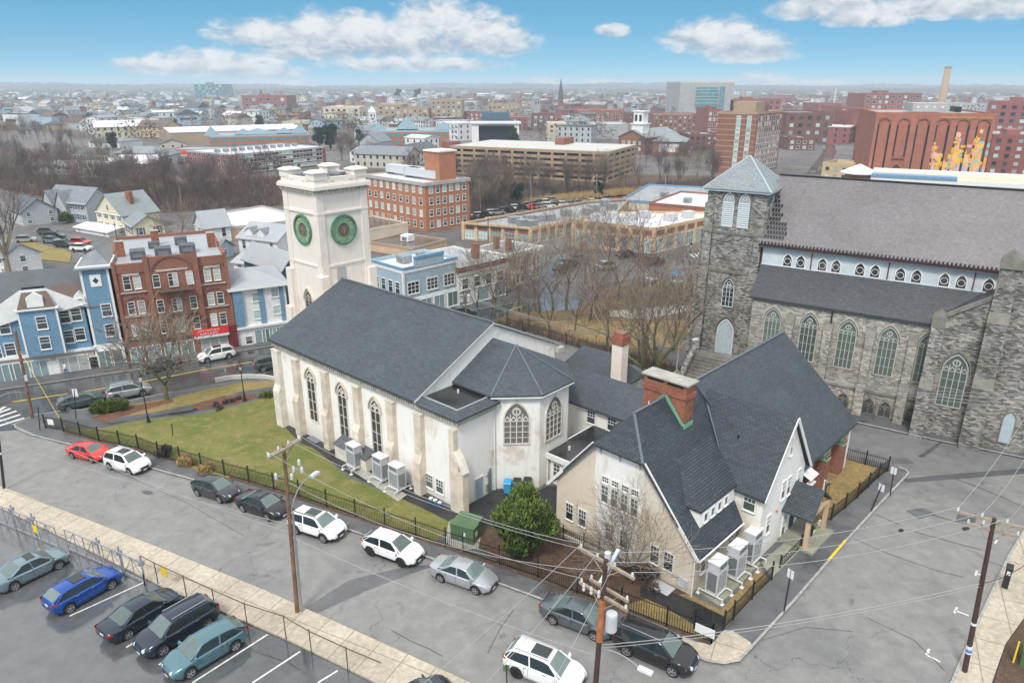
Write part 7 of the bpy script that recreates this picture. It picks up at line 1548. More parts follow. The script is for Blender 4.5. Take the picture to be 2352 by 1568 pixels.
for i,(bs,tp,l) in enumerate((((417,478),(411,425),'bare pole standing among the riverside trees left of the tower'),((362,500),(345,452),'short pole behind the grey and cream houses'),((1222,485),(1218,400),'tall grey lamp pole at the riverside car park'),((1105,492),(1100,412),'thin lamp pole beside the brick mill'),((1372,468),(1370,398),'thin lamp pole by the reeds'),((1530,450),(1528,400),'lamp pole left of the stone bell tower'),((1122,570),(1121,488),'dark pole in front of the tan shop row'),((270,560),(262,510),'dark leaning pole by the cream house'),((1300,540),(1300,480),'dark pole on the corner court of the shops'))):
    pole('utility_pole',l,bs,tp,.22,'old_wood' if i<6 else 'pole_dark')
WN=[0]
LAB=['between the left timber pole and the frame edge','from the orange-sleeved pole','above the corner of the parish house','over the cross street','over the far side street','behind the white church ridge']
def wire(a,c,sag=.6,w=.02,mat='wire_grey',label='thin grey overhead wire above the side street'):
    a=Vector(a);c=Vector(c); pts=[]
    for i in range(17):
        t=i/16; p=a.lerp(c,t); p.z-=sag*4*t*(1-t); pts.append(p-a)
    MB().mat(mat).tube(pts,w,4).build('overhead_wire').location=a
    o=bpy.context.scene.objects; ob=COL.objects[len(COL.objects)-1]; tag(ob,label,'wire','overhead wires')
def AT(u,v,d):
    """point in the air seen at u,v at horizontal distance d"""
    r=ray(u,v); t=d/math.hypot(r[0],r[1]); return Vector((r[0]*t,r[1]*t,H+r[2]*t))
l1='grey overhead wire between the tall timber pole and the orange-sleeved pole'
wire(A1[3],A2[0],.9,label=l1); wire(A1[0],A2b[0],.9,label=l1); wire(b1+t1*.80,b2+t2*.93,1.2,label=l1); wire(A1[2],A2[1],.7,.018,label=l1)
l2='grey overhead wire crossing the wide side street to the left frame edge'
wire(b1+t1*.50,b5+t5*1.02,.5,.024,label=l2); wire(b1+t1*.55,AT(0,1010,60),.3,.02,label=l2); wire(b1+t1*.48,b2+t2*.40,.4,.024,label=l2)
l3='white overhead wire from the orange-sleeved pole to the right-hand pole'
for i in range(3): wire(A2[1+i],A3[i],.7+.1*i,.022,label=l3)
wire(b2+t2*.47,b3+t3*.60,.5,.03,label=l3); wire(b2+t2*.45,b3+t3*.58,.5,.024,'wire_grey',l3)
l4='overhead wire leaving the right-hand pole over the cross street'
for i in range(3): wire(A3[i],AT(2400,880+90*i,62-4*i),.9,.022,label=l4)
wire(b3+t3*.6,AT(2420,1250,36),.4,.02,'wire_black',l4)
l5='white overhead wire fanning down to the bottom edge from the orange-sleeved pole'
for i,(u,v) in enumerate(((880,1640),(990,1700),(1180,1720))): wire(A2[i],AT(u,v,22-2*i),.3,.018,label=l5)
l6='pale overhead wire passing in front of the stone church doorway'
for i in range(4): wire(A6[min(2,i)]+Vector((0,0,-.3*i)),b7+t7+Vector((0,0,.3*i-.4)),1.0,.026,label='pale overhead wire strung above the near edge of the park'); wire(b7+t7+Vector((0,0,.3*i-.4)),AT(2400,905+12*i,64),1.3,.026,label=l6)
wire(b4+t4*.8,G(150,985)+Vector((0,0,.1)),.0,.03,'sign_yellow','guy wire with yellow sleeve staked by the fence end'); wire(b4+t4*.5,G(-30,1000)+Vector((0,0,5)),.2,label='grey overhead wire at the left edge by the crosswalk')
def lamp_post(label,base,top):
    p=G(*base); h=max(3.,toppt(p,*top).z-p.z); r=root('lamp_post',p+Vector((0,0,.1)),0,label,'street lamp','black cast lamp posts'); MB().mat('iron_black').lathe([(.24,0),(.2,.15),(.12,.5),(.08,.9),(.055,1.),(.05,h*.86),(.12,h*.87)],10).build('post',r)
    MB().mat('iron_black').lathe([(.30,h*.97),(.24,h*.99),(.06,h*1.03),(.02,h*1.06)],10).build('lamp_cap',r); MB().mat('sign_white').lathe([(.09,h*.87),(.20,h*.965)],10).build('lamp_glass',r)
lamp_post('black lamp post on the lawn strip nearest the shrub clumps',(342,972-0),(330,862)); lamp_post('black lamp post beside the mulch bed close to the white church',(563,943-20),(552,840))
for u,v,t,l in((1362,668,628,'black lamp post on the park edge path, nearer of two'),(1414,656,619,'black lamp post on the park edge path, farther of two'),(1580,650,560,'tall lamp post on the pavement left of the stone bell tower'),(1652,790,700,'dark lamp post beside the stone church steps')): lamp_post(l,(u,v),(u,t))
def street_sign(label,base,top,panel,w=.45,h=.6,mat='sign_white',ang=-.7):
    p=G(*base); t=toppt(p,*top)-p; r=root('street_sign',p+Vector((0,0,.12)),0,label,'sign'); MB().mat('black_paint').bar((0,0,-.1),t,.07).build('post',r); q=MB().mat(mat).box(-w/2,w/2,-.03,-.005,-h,0).build('sign_panel',r); q.location=t; q.rotation_euler=(0,0,ang); return r
street_sign('parking sign on a black post on the pavement by the concrete ramp',(1800,1408),(1817,1312),1,ang=-1.)
street_sign('tilted parking sign on a black post halfway along the mesh fence',(1999,1177),(2026,1115),1,ang=-1.); street_sign('upright parking sign nearest the rounded street corner',(2044,1139),(2054,1076),1,ang=-.9)
street_sign('tall white parking sign on the verge beside the grey-green wagon',(175,965),(171,895),1,.5,.9,ang=.1); street_sign('blank dark post by the left end of the iron fence',(92,990),(88,938),1,.1,.2,'black_paint',0); street_sign('blue sign on a leaning post in front of the stone church railing',(2225,1018),(2243,968),1,.5,.5,'sign_blue',-.4); street_sign('green-backed sign post cut by the bottom edge beside the white suv',(1165,1590),(1163,1530),1,.35,.4,'transformer_green',0)
street_sign('thin dark garden stake on the lawn below the footpath',(397,1002),(395,975),1,.04,.1,'pole_dark',0)
street_sign('blank post in the lot behind the chain-link fence',(333,1345),(329,1320),1,.05,.1,'rusty_steel',0)
# ---------------- small things round the churches ----------------
hvac((816,1079),'heat pump unit on the church pad, farthest left of the three',CA,2.0); hvac((877,1107),'heat pump unit on the church pad, middle of the three',CA,2.0); hvac((914,1129),'heat pump unit on the church pad, nearest the two low windows',CA,2.0)
hvac((1641,1368),'heat pump unit nearest the street corner beside the parish house wall',PA+PI/2,2.3); hvac((1686,1330),'heat pump unit in the middle of the parish house row',PA+PI/2,2.3); hvac((1722,1296),'heat pump unit tucked nearest the cross gable of the parish house',PA+PI/2,2.3)
def bin_(label,px,mat,lid,s=1.):
    p=G(*px); r=root('wheeled_bin',p+Vector((0,0,.16)),PA+.6,label,'bin','wheeled bins'); MB().mat(mat).raw([(-.24,-.28,.06),(.24,-.28,.06),(.24,.22,.06),(-.24,.22,.06),(-.31,-.36,.98),(.31,-.36,.98),(.31,.34,.98),(-.31,.34,.98)],[(0,1,5,4),(1,2,6,5),(2,3,7,6),(3,0,4,7),(3,2,1,0)]).build('body',r)
    MB().mat(lid).raw([(-.34,-.40,.98),(.34,-.40,.98),(.34,.38,.98),(-.34,.38,.98),(-.30,-.34,1.05),(.30,-.34,1.05),(.30,.36,1.10),(-.30,.36,1.10)],[(0,1,5,4),(1,2,6,5),(2,3,7,6),(3,0,4,7),(4,5,6,7)]).build('lid',r)
    for x in(-.26,.26): m=MB().mat('tyre'); m.xprism([(.12*math.cos(PI*k/5),.12+.12*math.sin(PI*k/5)) for k in range(10)],-.03,.03); w_=m.build('wheel',r); w_.location=(x,.3,0); w_.rotation_euler=(0,0,PI/2)
bin_('bright blue wheeled bin with blue lid, leftmost by the apse wall',(1166,1134),'bin_cyan','bin_cyan'); bin_('blue wheeled bin with black lid, between two others by the apse',(1187,1132),'bin_blue','bin_black'); bin_('black-lidded blue wheeled bin at the right by the apse',(1211,1130),'bin_blue','bin_black')
for i,(u,v) in enumerate(((990,1156),(1000,1160),(1010,1166))):
    p=G(u,v); r=root('bucket',p+Vector((0,0,.16)),0,('blue bucket, left of three by the church wall','blue bucket, middle of three by the church wall','blue bucket, nearest the corner buttress')[i],'bucket','blue buckets'); MB().mat('bin_blue').lathe([(.13,0),(.17,.34)],12).build('body',r); MB().mat('sign_white').lathe([(.175,.34),(.175,.37),(.15,.375)],12).build('rim',r)
p=G(1072,1235); r=root('electrical_cabinet',p+Vector((0,0,.22)),rad(-25),'dark green transformer cabinet on a concrete pad by the fence','transformer'); MB().mat('transformer_green').raw([(-.9,-.8,0),(1.0,-.8,0),(1.0,.8,0),(-.9,.8,0),(-.9,-.8,1.25),(1.0,-.8,1.25),(1.0,.8,1.45),(-.9,.8,1.45)],[(0,1,5,4),(1,2,6,5),(2,3,7,6),(3,0,4,7),(4,5,6,7)]).build('body',r)
MB().mat('transformer_green').box(-.95,1.05,-.85,-.0,1.26,1.3).build('lid',r); MB().mat('sign_white').box(.1,.35,-.83,-.801,.5,.8).build('notice',r); MB().mat('sign_white').box(1.001,1.02,-.5,-.2,.5,.9).build('notice',r)
p=G(2306,1352); r=root('parking_meter',p+Vector((0,0,.14)),-.6,'black parking pay station with a white panel on the right-hand pavement','pay station'); MB().mat('black_paint').box(-.17,.17,-.15,.15,0,1.45).raw([(-.2,-.2,1.45),(.2,-.2,1.45),(.2,.2,1.45),(-.2,.2,1.45),(-.2,-.2,1.55),(.2,-.2,1.55),(.2,.2,1.75),(-.2,.2,1.75)],[(0,1,5,4),(1,2,6,5),(2,3,7,6),(3,0,4,7),(4,5,6,7)]).build('body',r); MB().mat('sign_white').box(-.1,.1,-.162,-.151,1.05,1.35).build('screen',r)
p=G(2350,1520); r=root('electrical_cabinet',p,-.6,'green cabinet with yellow post cut by the right edge','transformer'); MB().mat('transformer_green').box(-.2,1.6,-.6,.8,0,1.2).build('body',r); MB().mat('sign_yellow').bar((-.5,-.5,0),(-.5,-.5,1.6),.08).build('post',r)
p=G(1890,1182); r=root('hanging_sign',p,PA+PI/2,'round black hanging sign with pale lettering by the parish entrance','sign'); m=MB().mat('black_paint'); m.xprism([(.45*math.cos(2*PI*k/20),2.3+.55*math.sin(2*PI*k/20)) for k in range(20)],-.04,.04); bd=m.build('sign_panel',r)
m=MB().mat('white_trim').bar((0,0,2.85),(-.9,0,3.5),.05); m.bar((-.9,0,3.5),(-.9,0,1.),.07); m.build('bracket',r)
m=MB().mat('gold')
for k in range(5): m.box(-.28+.03*abs(k-2),.28-.03*abs(k-2),-.055,-.041,2.0+k*.14,2.05+k*.14)
m.build('lettering',bd)
p=G(1880,1215); r=root('hydrant',p+Vector((0,0,.14)),0,'pale standpipe hydrant on the pavement beside the porch','hydrant'); MB().mat('hvac_top').lathe([(.16,0),(.16,.1),(.11,.14),(.11,.5),(.14,.54),(.12,.66),(.03,.72)],10).build('body',r); MB().mat('hvac_top').bar((-.22,0,.42),(.22,0,.42),.1,n=8).build('nozzle',r)
p=G(1862,1228); r=root('planter',p+Vector((0,0,.15)),0,'low stone planter with green leaves by the porch steps','planter'); MB().mat('pale_concrete').lathe([(.22,0),(.3,.35),(.26,.36)],12).build('pot',r)
m=MB().mat('shrub_green'); RR=random.Random(2)
for k in range(60): a=RR.uniform(0,2*PI); q=Vector((math.cos(a)*.15*RR.random(),math.sin(a)*.15*RR.random(),.36)); m.bar(q,q+Vector((math.cos(a)*.2,math.sin(a)*.2,.25*RR.random()+.1)),.05,w2=.01)
m.build('leaves',r)
# curved white kerb wall by the main street
ribbon('low_wall',[(495,878),(530,872),(570,869),(605,870),(633,875)],.3,.55,'pale_concrete',depth=.5,kind=None); tag(bpy.data.objects['low_wall'],'low curved pale retaining wall behind the lawn strip','wall')
m=MB().mat('stucco_cream')
ribbon('garden_wall',[(1290,1236),(1340,1258),(1410,1290),(1450,1312)],.2,.45,'pale_concrete',depth=.4,kind=None); tag(bpy.data.objects['garden_wall'],'low pale wall holding the mulch bed by the evergreen','wall')
# walking person
def person(u,v,label,ang,coat,legs,s=1.):
    p=G(u,v); me=bpy.data.meshes.new('body'); V=[(0,0,.95),(0,.0,1.2),(0,.02,1.42),(0,.03,1.52),(0,.05,1.66),(0,.04,1.76),(.10,0,.9),(.11,.10,.5),(.11,-.02,.09),(.11,.14,.05),(-.10,0,.9),(-.11,-.12,.5),(-.11,-.3,.12),(-.11,-.18,.05),(.2,.02,1.42),(.25,-.08,1.17),(.22,.06,.98),(.22,.1,.88),(-.2,.02,1.42),(-.25,.1,1.18),(-.2,.28,1.05),(-.18,.34,.98)]
    E=[(0,1),(1,2),(2,3),(3,4),(4,5),(0,6),(6,7),(7,8),(8,9),(0,10),(10,11),(11,12),(12,13),(2,14),(14,15),(15,16),(16,17),(2,18),(18,19),(19,20),(20,21)]
    me.from_pydata(V,E,[]); me.materials.append(MATS[legs]); me.materials.append(MATS[coat]); me.materials.append(MATS['skin']); me.materials.append(MATS['shoe_dark']); me.materials.append(MATS['hair_dark'])
    o=put('person',me,None,p+Vector((0,0,.15)),ang,label,'person'); md=o.modifiers.new('s','SKIN'); rr=[.15,.15,.16,.06,.09,.085,.10,.075,.05,.045,.10,.075,.05,.045,.075,.055,.045,.035,.075,.055,.045,.035]
    for i,r_ in enumerate(rr): me.skin_vertices[0].data[i].radius=(r_,r_*.85)
    me.skin_vertices[0].data[0].use_root=True; o.modifiers.new('u','SUBSURF').levels=2; o.modifiers['u'].render_levels=2
    dg=bpy.context.evaluated_depsgraph_get(); ev=o.evaluated_get(dg); m2=bpy.data.meshes.new_from_object(ev); o.modifiers.clear(); o.data=m2
    while len(m2.materials)<5: m2.materials.append(None)
    for i,k in enumerate((legs,coat,'skin','shoe_dark','hair_dark')): m2.materials[i]=MATS[k]
    for f in m2.polygons:
        c=f.center; mi=0
        if c.z>1.0 or (abs(c.x)>.19 and c.z>.94): mi=1
        if c.z>1.53: mi=2 if c.y>.07 and c.z<1.74 else 4
        if c.z<.1: mi=3
        if abs(c.x)>.15 and .8<c.z<.96 : mi=2 if abs(c.x)>.18 else 0
        f.material_index=mi; f.use_smooth=True
    o.scale=(s,s,s)
person(154,866,'person in a white jacket and pale blue trousers walking past the shops',rad(150),'jacket_white','trousers_blue',1.05)

p=G(722,1013); r=root('light_well_cover',p+Vector((0,0,.16)),CA,'pale metal grate over the light well at the foot of the white church','grate'); m=MB().mat('steel_galv').box(-.8,.8,-.35,.35,0,.08); m.build('frame',r); m=MB().mat('hvac_grille')
for k in range(7): m.box(-.7+k*.2,-.6+k*.2,-.3,.3,.081,.09)
m.build('grille',r)
# ---------------- trees ----------------
def limb(m,pts,r0,r1,n=3):
    vs=[];k=len(pts); prev=None
    for i,p in enumerate(pts):
        d=(pts[min(k-1,i+1)]-pts[max(0,i-1)]).normalized(); up=Vector((0,0,1)) if abs(d.z)<.9 else Vector((1,0,0)); x=d.cross(up).normalized(); y=x.cross(d); r=r0+(r1-r0)*i/(k-1)
        for j in range(n): a=2*PI*j/n; vs.append(p+x*(math.cos(a)*r)+y*(math.sin(a)*r))
    fs=[(i*n+j,i*n+(j+1)%n,(i+1)*n+(j+1)%n,(i+1)*n+j) for i in range(k-1) for j in range(n)]
    m.raw(vs,fs)
def tree_meshes(seed,h,tr,levels,spread=.75,trunkf=.28,nb=(4,4,4,3,3),bark='bark',twig='twig',minr=.012,up=.25,shrink=.68,trunks=1,twl=1.):
    R=random.Random(seed); T_=MB().mat(bark); C=MB().mat(twig); 
    def grow(p,d,L,r,lv):
        m=T_ if lv<=1 else C; ns=3 if lv<3 else 2; pts=[p]
        q=p; dd=d.copy(); kids=[]
        for i in range(ns):
            dd=(dd+Vector((R.uniform(-1,1),R.uniform(-1,1),R.uniform(-.5,.8)))*.16*(1 if lv else .4)+Vector((0,0,up*.15))).normalized(); q=q+dd*(L/ns); pts.append(q.copy()); kids.append((q.copy(),dd.copy(),i/ns))
        r1=max(minr,r*.62) if lv<levels else minr*.6
        limb(m,pts,r,r1,6 if lv==0 else (4 if lv<3 else 3))
        if lv>=levels: return
        n=nb[min(lv,len(nb)-1)]
        for k in range(n):
            if k==0: base,bd=pts[-1],dd
            else:
                c=kids[-1] if R.random()<.45 or lv==0 else kids[R.randrange(0 if lv else len(kids)-1,len(kids))]; base,bd=c[0],c[1]
            a=2*PI*(k+R.random()*.6)/n; side=Vector((math.cos(a),math.sin(a),R.uniform(-.1,.35)))
            side=(side-bd*side.dot(bd)); side.normalize() if side.length>0 else None
            s_=spread*R.uniform(.7,1.2)*(.45 if k==0 else 1)
            nd=(bd+side*s_+Vector((0,0,up*.4))).normalized()
            grow(base,nd,L*shrink*R.uniform(.75,1.2)*(1.0 if lv else h*(1-trunkf)*.46/(h*trunkf)/shrink),max(minr,r1*R.uniform(.55,.8)),lv+1)
    for t in range(trunks):
        a=R.uniform(0,2*PI); grow(Vector((.0,0,-.2))+Vector((math.cos(a),math.sin(a),0))*(.25*(trunks>1)),Vector((R.uniform(-.06,.06)+(.25*math.cos(a) if trunks>1 else 0),R.uniform(-.06,.06)+(.25*math.sin(a) if trunks>1 else 0),1)).normalized(),h*trunkf,tr,0)
    return T_.mesh('trunk'),C.mesh('crown')
def plant(name,meshes,p,label,cat='tree',group=None,rz=0,s=1.,sz=None):
    r=root(name,p,rz,label,cat,group); r.scale=(s,s,sz or s); put('trunk',meshes[0],r); put('crown',meshes[1],r); return r
t_street=tree_meshes(5,6.2,.20,5,.95,.24,(5,5,4,4,3),'bark_green','twig_pale',.02,.08,.73)
plant('street_tree',t_street,G(382,920),'bare round-headed street tree with mossy trunk outside the brick apartments',s=1.42)
t_small=tree_meshes(9,4.6,.16,5,.9,.22,(4,4,4,4,3),'bark','twig_pale',.009,.1,.74,trunks=2)
plant('ornamental_tree',t_small,G(1452,1332),'small twisted bare tree in front of the peach gable wall',s=1.28)
t_moss=tree_meshes(21,11.5,.42,5,.8,.2,(5,4,4,4,3),'bark_green','twig_pale',.012,.2,.7,trunks=2)
plant('mossy_tree',t_moss,G(1498,890),'large bare tree with moss-green limbs left of the stone church steps',s=1.12)
t_old=tree_meshes(33,15,.6,5,.7,.3,(5,4,4,4,3),'bark_pale','twig',.02,.3,.7)
plant('old_tree',t_old,G(22,640),'huge bare tree with pale trunk at the left edge',s=1.05)
t_w=tree_meshes(40,9,.22,5,.9,.18,(5,4,4,3,3),'bark','twig_pale',.02,.05,.72)
plant('spreading_tree',t_w,G(418,565),'pale wide bare tree between the brick apartments and the white cottage',s=1.)
P_=[tree_meshes(50+i,9.6,.2,5,.85,.24,(4,4,4,3,3),'bark_green' if i<3 else 'bark','twig_pale' if i<2 else ('twig' if i<4 else 'twig_red'),.013,.2,.74) for i in range(5)]
park=[(1100,735,0,.9),(1135,722,1,.95),(1165,745,4,.8),(1190,705,2,1.),(1215,755,1,.95),(1240,720,0,1.),(1262,775,3,.85),(1300,700,0,1.25),(1320,760,4,.85),(1355,735,3,.85),(1375,690,0,1.15),(1395,795,4,.8),(1420,690,4,1.15),(1450,720,4,.9),(1440,800,3,.7),(1480,660,4,1.1),(1515,700,4,.8),(1560,735,3,.8),(1545,810,2,.75),(1590,680,4,.8),(1130,700,1,.8),(1588,790,3,.8),(1270,705,1,.9),(1345,640,1,1.0),(1400,625,0,1.0)]
pl_=['by the church ridge','beside the low brick shops','beside the beige house','along the park railing','at the park lamp posts','by the brown path','on the grass patch','near the playground','close to the stone bell tower']
for i,(u,v,k,s) in enumerate(park):
    plant('park_tree',P_[k],G(u,v),f"{('grey-green','grey-green','grey','brown','reddish')[k]} bare park tree {pl_[min(8,int((u-1090)/57))]}, {('low','middling','tall')[0 if s<.85 else (1 if s<1.05 else 2)]} and {('leaning','upright','forked','broad')[i%4]}",group='bare park trees',rz=i*1.3,s=s*1.1)
def inpoly(u,v,poly):
    c=False
    for i in range(len(poly)):
        (x1,y1),(x2,y2)=poly[i],poly[i-1]
        if (y1>v)!=(y2>v) and u<(x2-x1)*(v-y1)/(y2-y1)+x1: c=not c
    return c
RW=[tree_meshes(80+i,13,.2,4,.62,.3,(5,5,4,4),'bark',('twig','twig_mauve','twig_red','twig_pale','twig_mauve')[i],.03,.45,.72) for i in range(5)]
ar=[([(-20,330),(180,345),(420,425),(640,402),(645,470),(420,484),(300,490),(60,445),(-20,430)],128,'in the wood left of the clock tower'),([(856,400),(1040,418),(1400,432),(1640,412),(1640,438),(1440,442),(1250,458),(1085,505),(1085,440)],84,'in the wood below the parking garage'),([(-20,262),(140,285),(170,335),(-20,330)],44,'on the far left slope'),([(780,345),(870,352),(870,388),(780,380)],14,'between the long brick factory and the parking garage'),([(1470,360),(1640,372),(1640,395),(1470,385)],20,'behind the brick meeting house')]
cn=('grey','mauve-brown','reddish','pale','dusky')
for poly,n,where in ar:
    us=[p[0] for p in poly]; vs_=[p[1] for p in poly]; c=0; g=0
    while c<n and g<20000:
        g+=1; u=R_.uniform(min(us),max(us)); v=R_.uniform(min(vs_),max(vs_))
        if inpoly(u,v,poly):
            k=R_.randrange(5); s=R_.uniform(.5,.88); c+=1
            plant('riverside_tree',RW[k],G(u,v),f"{('slight','middle-sized','tall')[min(2,int((s-.5)/.13))]} {cn[k]} bare tree {where}",group='bare trees '+where,rz=R_.uniform(0,6),s=s)
def scatter_stuff(name,label,poly,n,hmin,hmax,mat,k=7,w=.25,seed=1,spread=1.):
    R=random.Random(seed); m=MB(); us=[p[0] for p in poly]; vs_=[p[1] for p in poly]; c=0; mats=mat if isinstance(mat,tuple) else (mat,)
    while c<n:
        u=R.uniform(min(us),max(us)); v=R.uniform(min(vs_),max(vs_))
        if not inpoly(u,v,poly): continue
        c+=1; p=G(u,v); h=R.uniform(hmin,hmax); m.mat(R.choice(mats))
        for j in range(k):
            a=R.uniform(0,2*PI); q=p+Vector((math.cos(a),math.sin(a),0))*R.uniform(0,h*.35*spread); t=q+Vector((R.uniform(-.3,.3)*h*spread,R.uniform(-.3,.3)*h*spread,h*R.uniform(.5,1))); s_=Vector((math.cos(a+1.6),math.sin(a+1.6),0))*w
            i=len(m.v); m.v+= [tuple(q-s_),tuple(q+s_),tuple(t)]; m.f.append((i,i+1,i+2)); m.m.append(m.cur)
    o=m.build(name,kind='stuff'); tag(o,label,'vegetation'); return o
scatter_stuff('undergrowth','brown winter undergrowth filling the riverside woods',[(-20,350),(180,360),(420,430),(640,410),(645,472),(420,486),(300,492),(60,446),(-20,432)],3200,1.5,4.5,('twig_mauve','twig','twig_red'),9,.07,1)
scatter_stuff('undergrowth','grey-brown brambles under the trees below the parking garage',[(856,405),(1040,420),(1400,434),(1640,414),(1640,438),(1440,442),(1250,458),(1085,508),(1085,450)],2200,1.2,4.,('twig_mauve','twig'),9,.06,2)
scatter_stuff('reeds','strip of dry orange reeds behind the riverside car park',[(1195,466),(1300,452),(1425,440),(1490,436),(1490,442),(1425,448),(1300,462),(1200,474)],1500,1.2,2.4,'reed',5,.12,3)
scatter_stuff('scrub','brown scrub and saplings along the near edge of the park',[(1128,738),(1200,760),(1300,790),(1400,822),(1560,868),(1560,850),(1400,800),(1300,770),(1200,742)],700,.6,1.8,('twig','twig_red','twig_pale'),8,.02,4)
scatter_stuff('brush','tangled brown twigs among the park trees',[(1128,735),(1320,712),(1420,655),(1600,632),(1600,850),(1560,860),(1400,812),(1250,772)],350,.4,1.3,('twig','twig_red','twig_mauve'),7,.018,5)
scatter_stuff('leaf_litter','wisps of dead stems in the mulch bed beside the evergreen',[(1112,1206),(1275,1200),(1440,1290),(1590,1355),(1545,1430),(1426,1395),(1325,1360),(1235,1325),(1147,1295)],1500,.08,.35,('twig_pale','twig_red','reed'),4,.012,6)
scatter_stuff('grass','short winter grass blades thickening the green lawn',[(147,990),(330,966),(560,930),(640,906),(646,976),(762,1066),(950,1160),(1040,1212),(956,1231),(751,1163),(517,1093),(318,1032)],9000,.05,.16,('shrub_green','lawn_green','lawn_straw'),3,.02,7,2.)
scatter_stuff('leaf_litter','pale dead leaves gathered along the foot of the iron fence',[(147,992),(415,1063),(751,1167),(1023,1260),(1325,1367),(1530,1444),(1530,1436),(1325,1358),(1023,1250),(751,1158),(415,1056),(147,988)],2500,.03,.18,('twig_pale','twig_red','reed'),3,.02,8,2.)
scatter_stuff('grass','dry yellow grass tufts in the corner yards',[(1870,1140),(1890,1060),(2038,1083),(1968,1147),(1886,1205)],1200,.05,.15,('reed','dry_grass'),3,.02,9,2.)
def bush(name,label,p,rx_,rz_,n,mat,leaf,cat='shrub',lumps=9,seed=3,group=None,core='bark',alt=None):
    R=random.Random(seed); L=[]
    for i in range(lumps):
        a=R.uniform(0,2*PI); q=R.uniform(.2,.74); z=R.uniform(.18,.85); f=math.sqrt(max(.1,1-(z-.45)**2*2.2)); L.append((Vector((math.cos(a)*rx_*q*f,math.sin(a)*rx_*q*f,rz_*z)),R.uniform(.24,.44)*rx_*(1 if lumps<30 else .8)))
    m=MB().mat(mat); r=root(name,p,0,label,cat,group)
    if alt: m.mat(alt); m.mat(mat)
    for i in range(n):
        c,s=R.choice(L); a=R.uniform(0,2*PI); z=R.uniform(-.75,1); q=math.sqrt(1-z*z); d=Vector((math.cos(a)*q,math.sin(a)*q,z)); pt=c+d*s*R.uniform(.72,1.05)*Vector((1,1,1)).length/1.732
        if pt.z<.05: continue
        t=(d*.6+Vector((R.uniform(-.5,.5),R.uniform(-.5,.5),.75))).normalized(); sd=t.cross(Vector((R.uniform(-1,1),R.uniform(-1,1),R.uniform(-1,1)))).normalized()*leaf*.32
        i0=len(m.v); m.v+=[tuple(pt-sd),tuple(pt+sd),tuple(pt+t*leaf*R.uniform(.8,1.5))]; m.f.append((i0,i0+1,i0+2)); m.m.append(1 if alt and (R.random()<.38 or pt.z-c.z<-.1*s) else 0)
    m.build('crown',r)
    k=MB().mat(core)
    for c,s in L: limb(k,[Vector((0,0,0)),Vector((c.x*.4,c.y*.4,c.z*.5)),c],.07*rx_/2,.015)
    k.build('trunk',r); return r
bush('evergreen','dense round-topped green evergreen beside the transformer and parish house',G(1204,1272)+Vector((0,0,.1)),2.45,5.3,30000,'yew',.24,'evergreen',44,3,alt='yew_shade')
for i,(u,v,l) in enumerate(((233,948,'left green ornamental grass clump on the lawn strip'),(270,944,'right green ornamental grass clump on the lawn strip'))): bush('grass_clump',l,G(u,v),1.0,.9,900,'shrub_green',.5,'plant',5,10+i)
for i,(u,v) in enumerate(((496,936),(518,930),(534,926),(548,920),(505,944))): bush('small_shrub',f"small dark shrub in the red mulch bed, {('nearest its left end','second from its left','third from its left','nearest the lamp post','lowest of the group')[i]}",G(u,v),.4,.55,260,'twig_red',.18,'shrub',4,20+i,'shrubs in the red mulch bed')
bush('brown_shrub','tangled brown shrub growing through the iron fence',G(378,1052),.8,1.1,700,'twig',.3,'shrub',5,31)
bush('green_shrub','low green shrub by the path close to the church',G(612,915),.9,.6,500,'shrub_green',.2,'shrub',5,32); bush('green_shrub','low green bush on the drive of the large grey house',G(160,512),2.4,2.4,900,'shrub_green',.5,'shrub',6,33)
bush('brown_shrub','straw-coloured dead grass clump on the pavement edge of the fence',G(432,1070),.9,.5,600,'reed',.3,'shrub',5,34); bush('brown_shrub','second straw clump at the fence, nearer the dark hatchback',G(478,1086),.8,.45,500,'reed',.3,'shrub',5,35)
bush('ivy_shrub','dark tangled shrub at the foot of the peach gable wall',G(1490,1345),1.0,1.0,700,'twig',.25,'shrub',6,36)
for i,(u,v,h,l) in enumerate(((1186,468,7,'dark conifer at the corner of the riverside car park'),(1375,452,5,'round green bush among the reeds'),(760,345,15,'dark green pine beside the long brick factory'),(735,340,12,'smaller green pine left of the dark one'),(830,340,11,'pine in front of the brick office'),(1180,340,12,'lone pine before the downtown mills'),(400,300,12,'dark green conifer among the far left houses'),(598,300,12,'green conifer above the white warehouse roof'),(960,232,30,'tallest conifer on the skyline'),(915,232,26,'conifer on the skyline left of the tallest'),(260,345,10,'conifer by the tall white gabled house'))):
    bush('conifer',l,G(u,v),h*.3,h,1600,'pine',h*.09,'tree',16,50+i)
# young trees at the right edge and on the stone church pavement
plant('young_tree',tree_meshes(61,4.2,.07,4,.7,.4,(4,4,3,3),'bark_green','twig',.006,.2),G(2005,968),'slender young tree on the pavement in front of the stone church')
plant('young_tree',tree_meshes(62,4.5,.1,5,.9,.3,(4,4,4,3,3),'bark','twig_red',.006,.05),G(2400,1130),'reddish bare tree reaching in at the right edge above the kerb')
plant('young_tree',tree_meshes(63,4.5,.1,5,.9,.3,(4,4,4,3,3),'bark','twig_pale',.006,.05),G(2420,1400),'bare tree leaning over the pay station from the right edge')
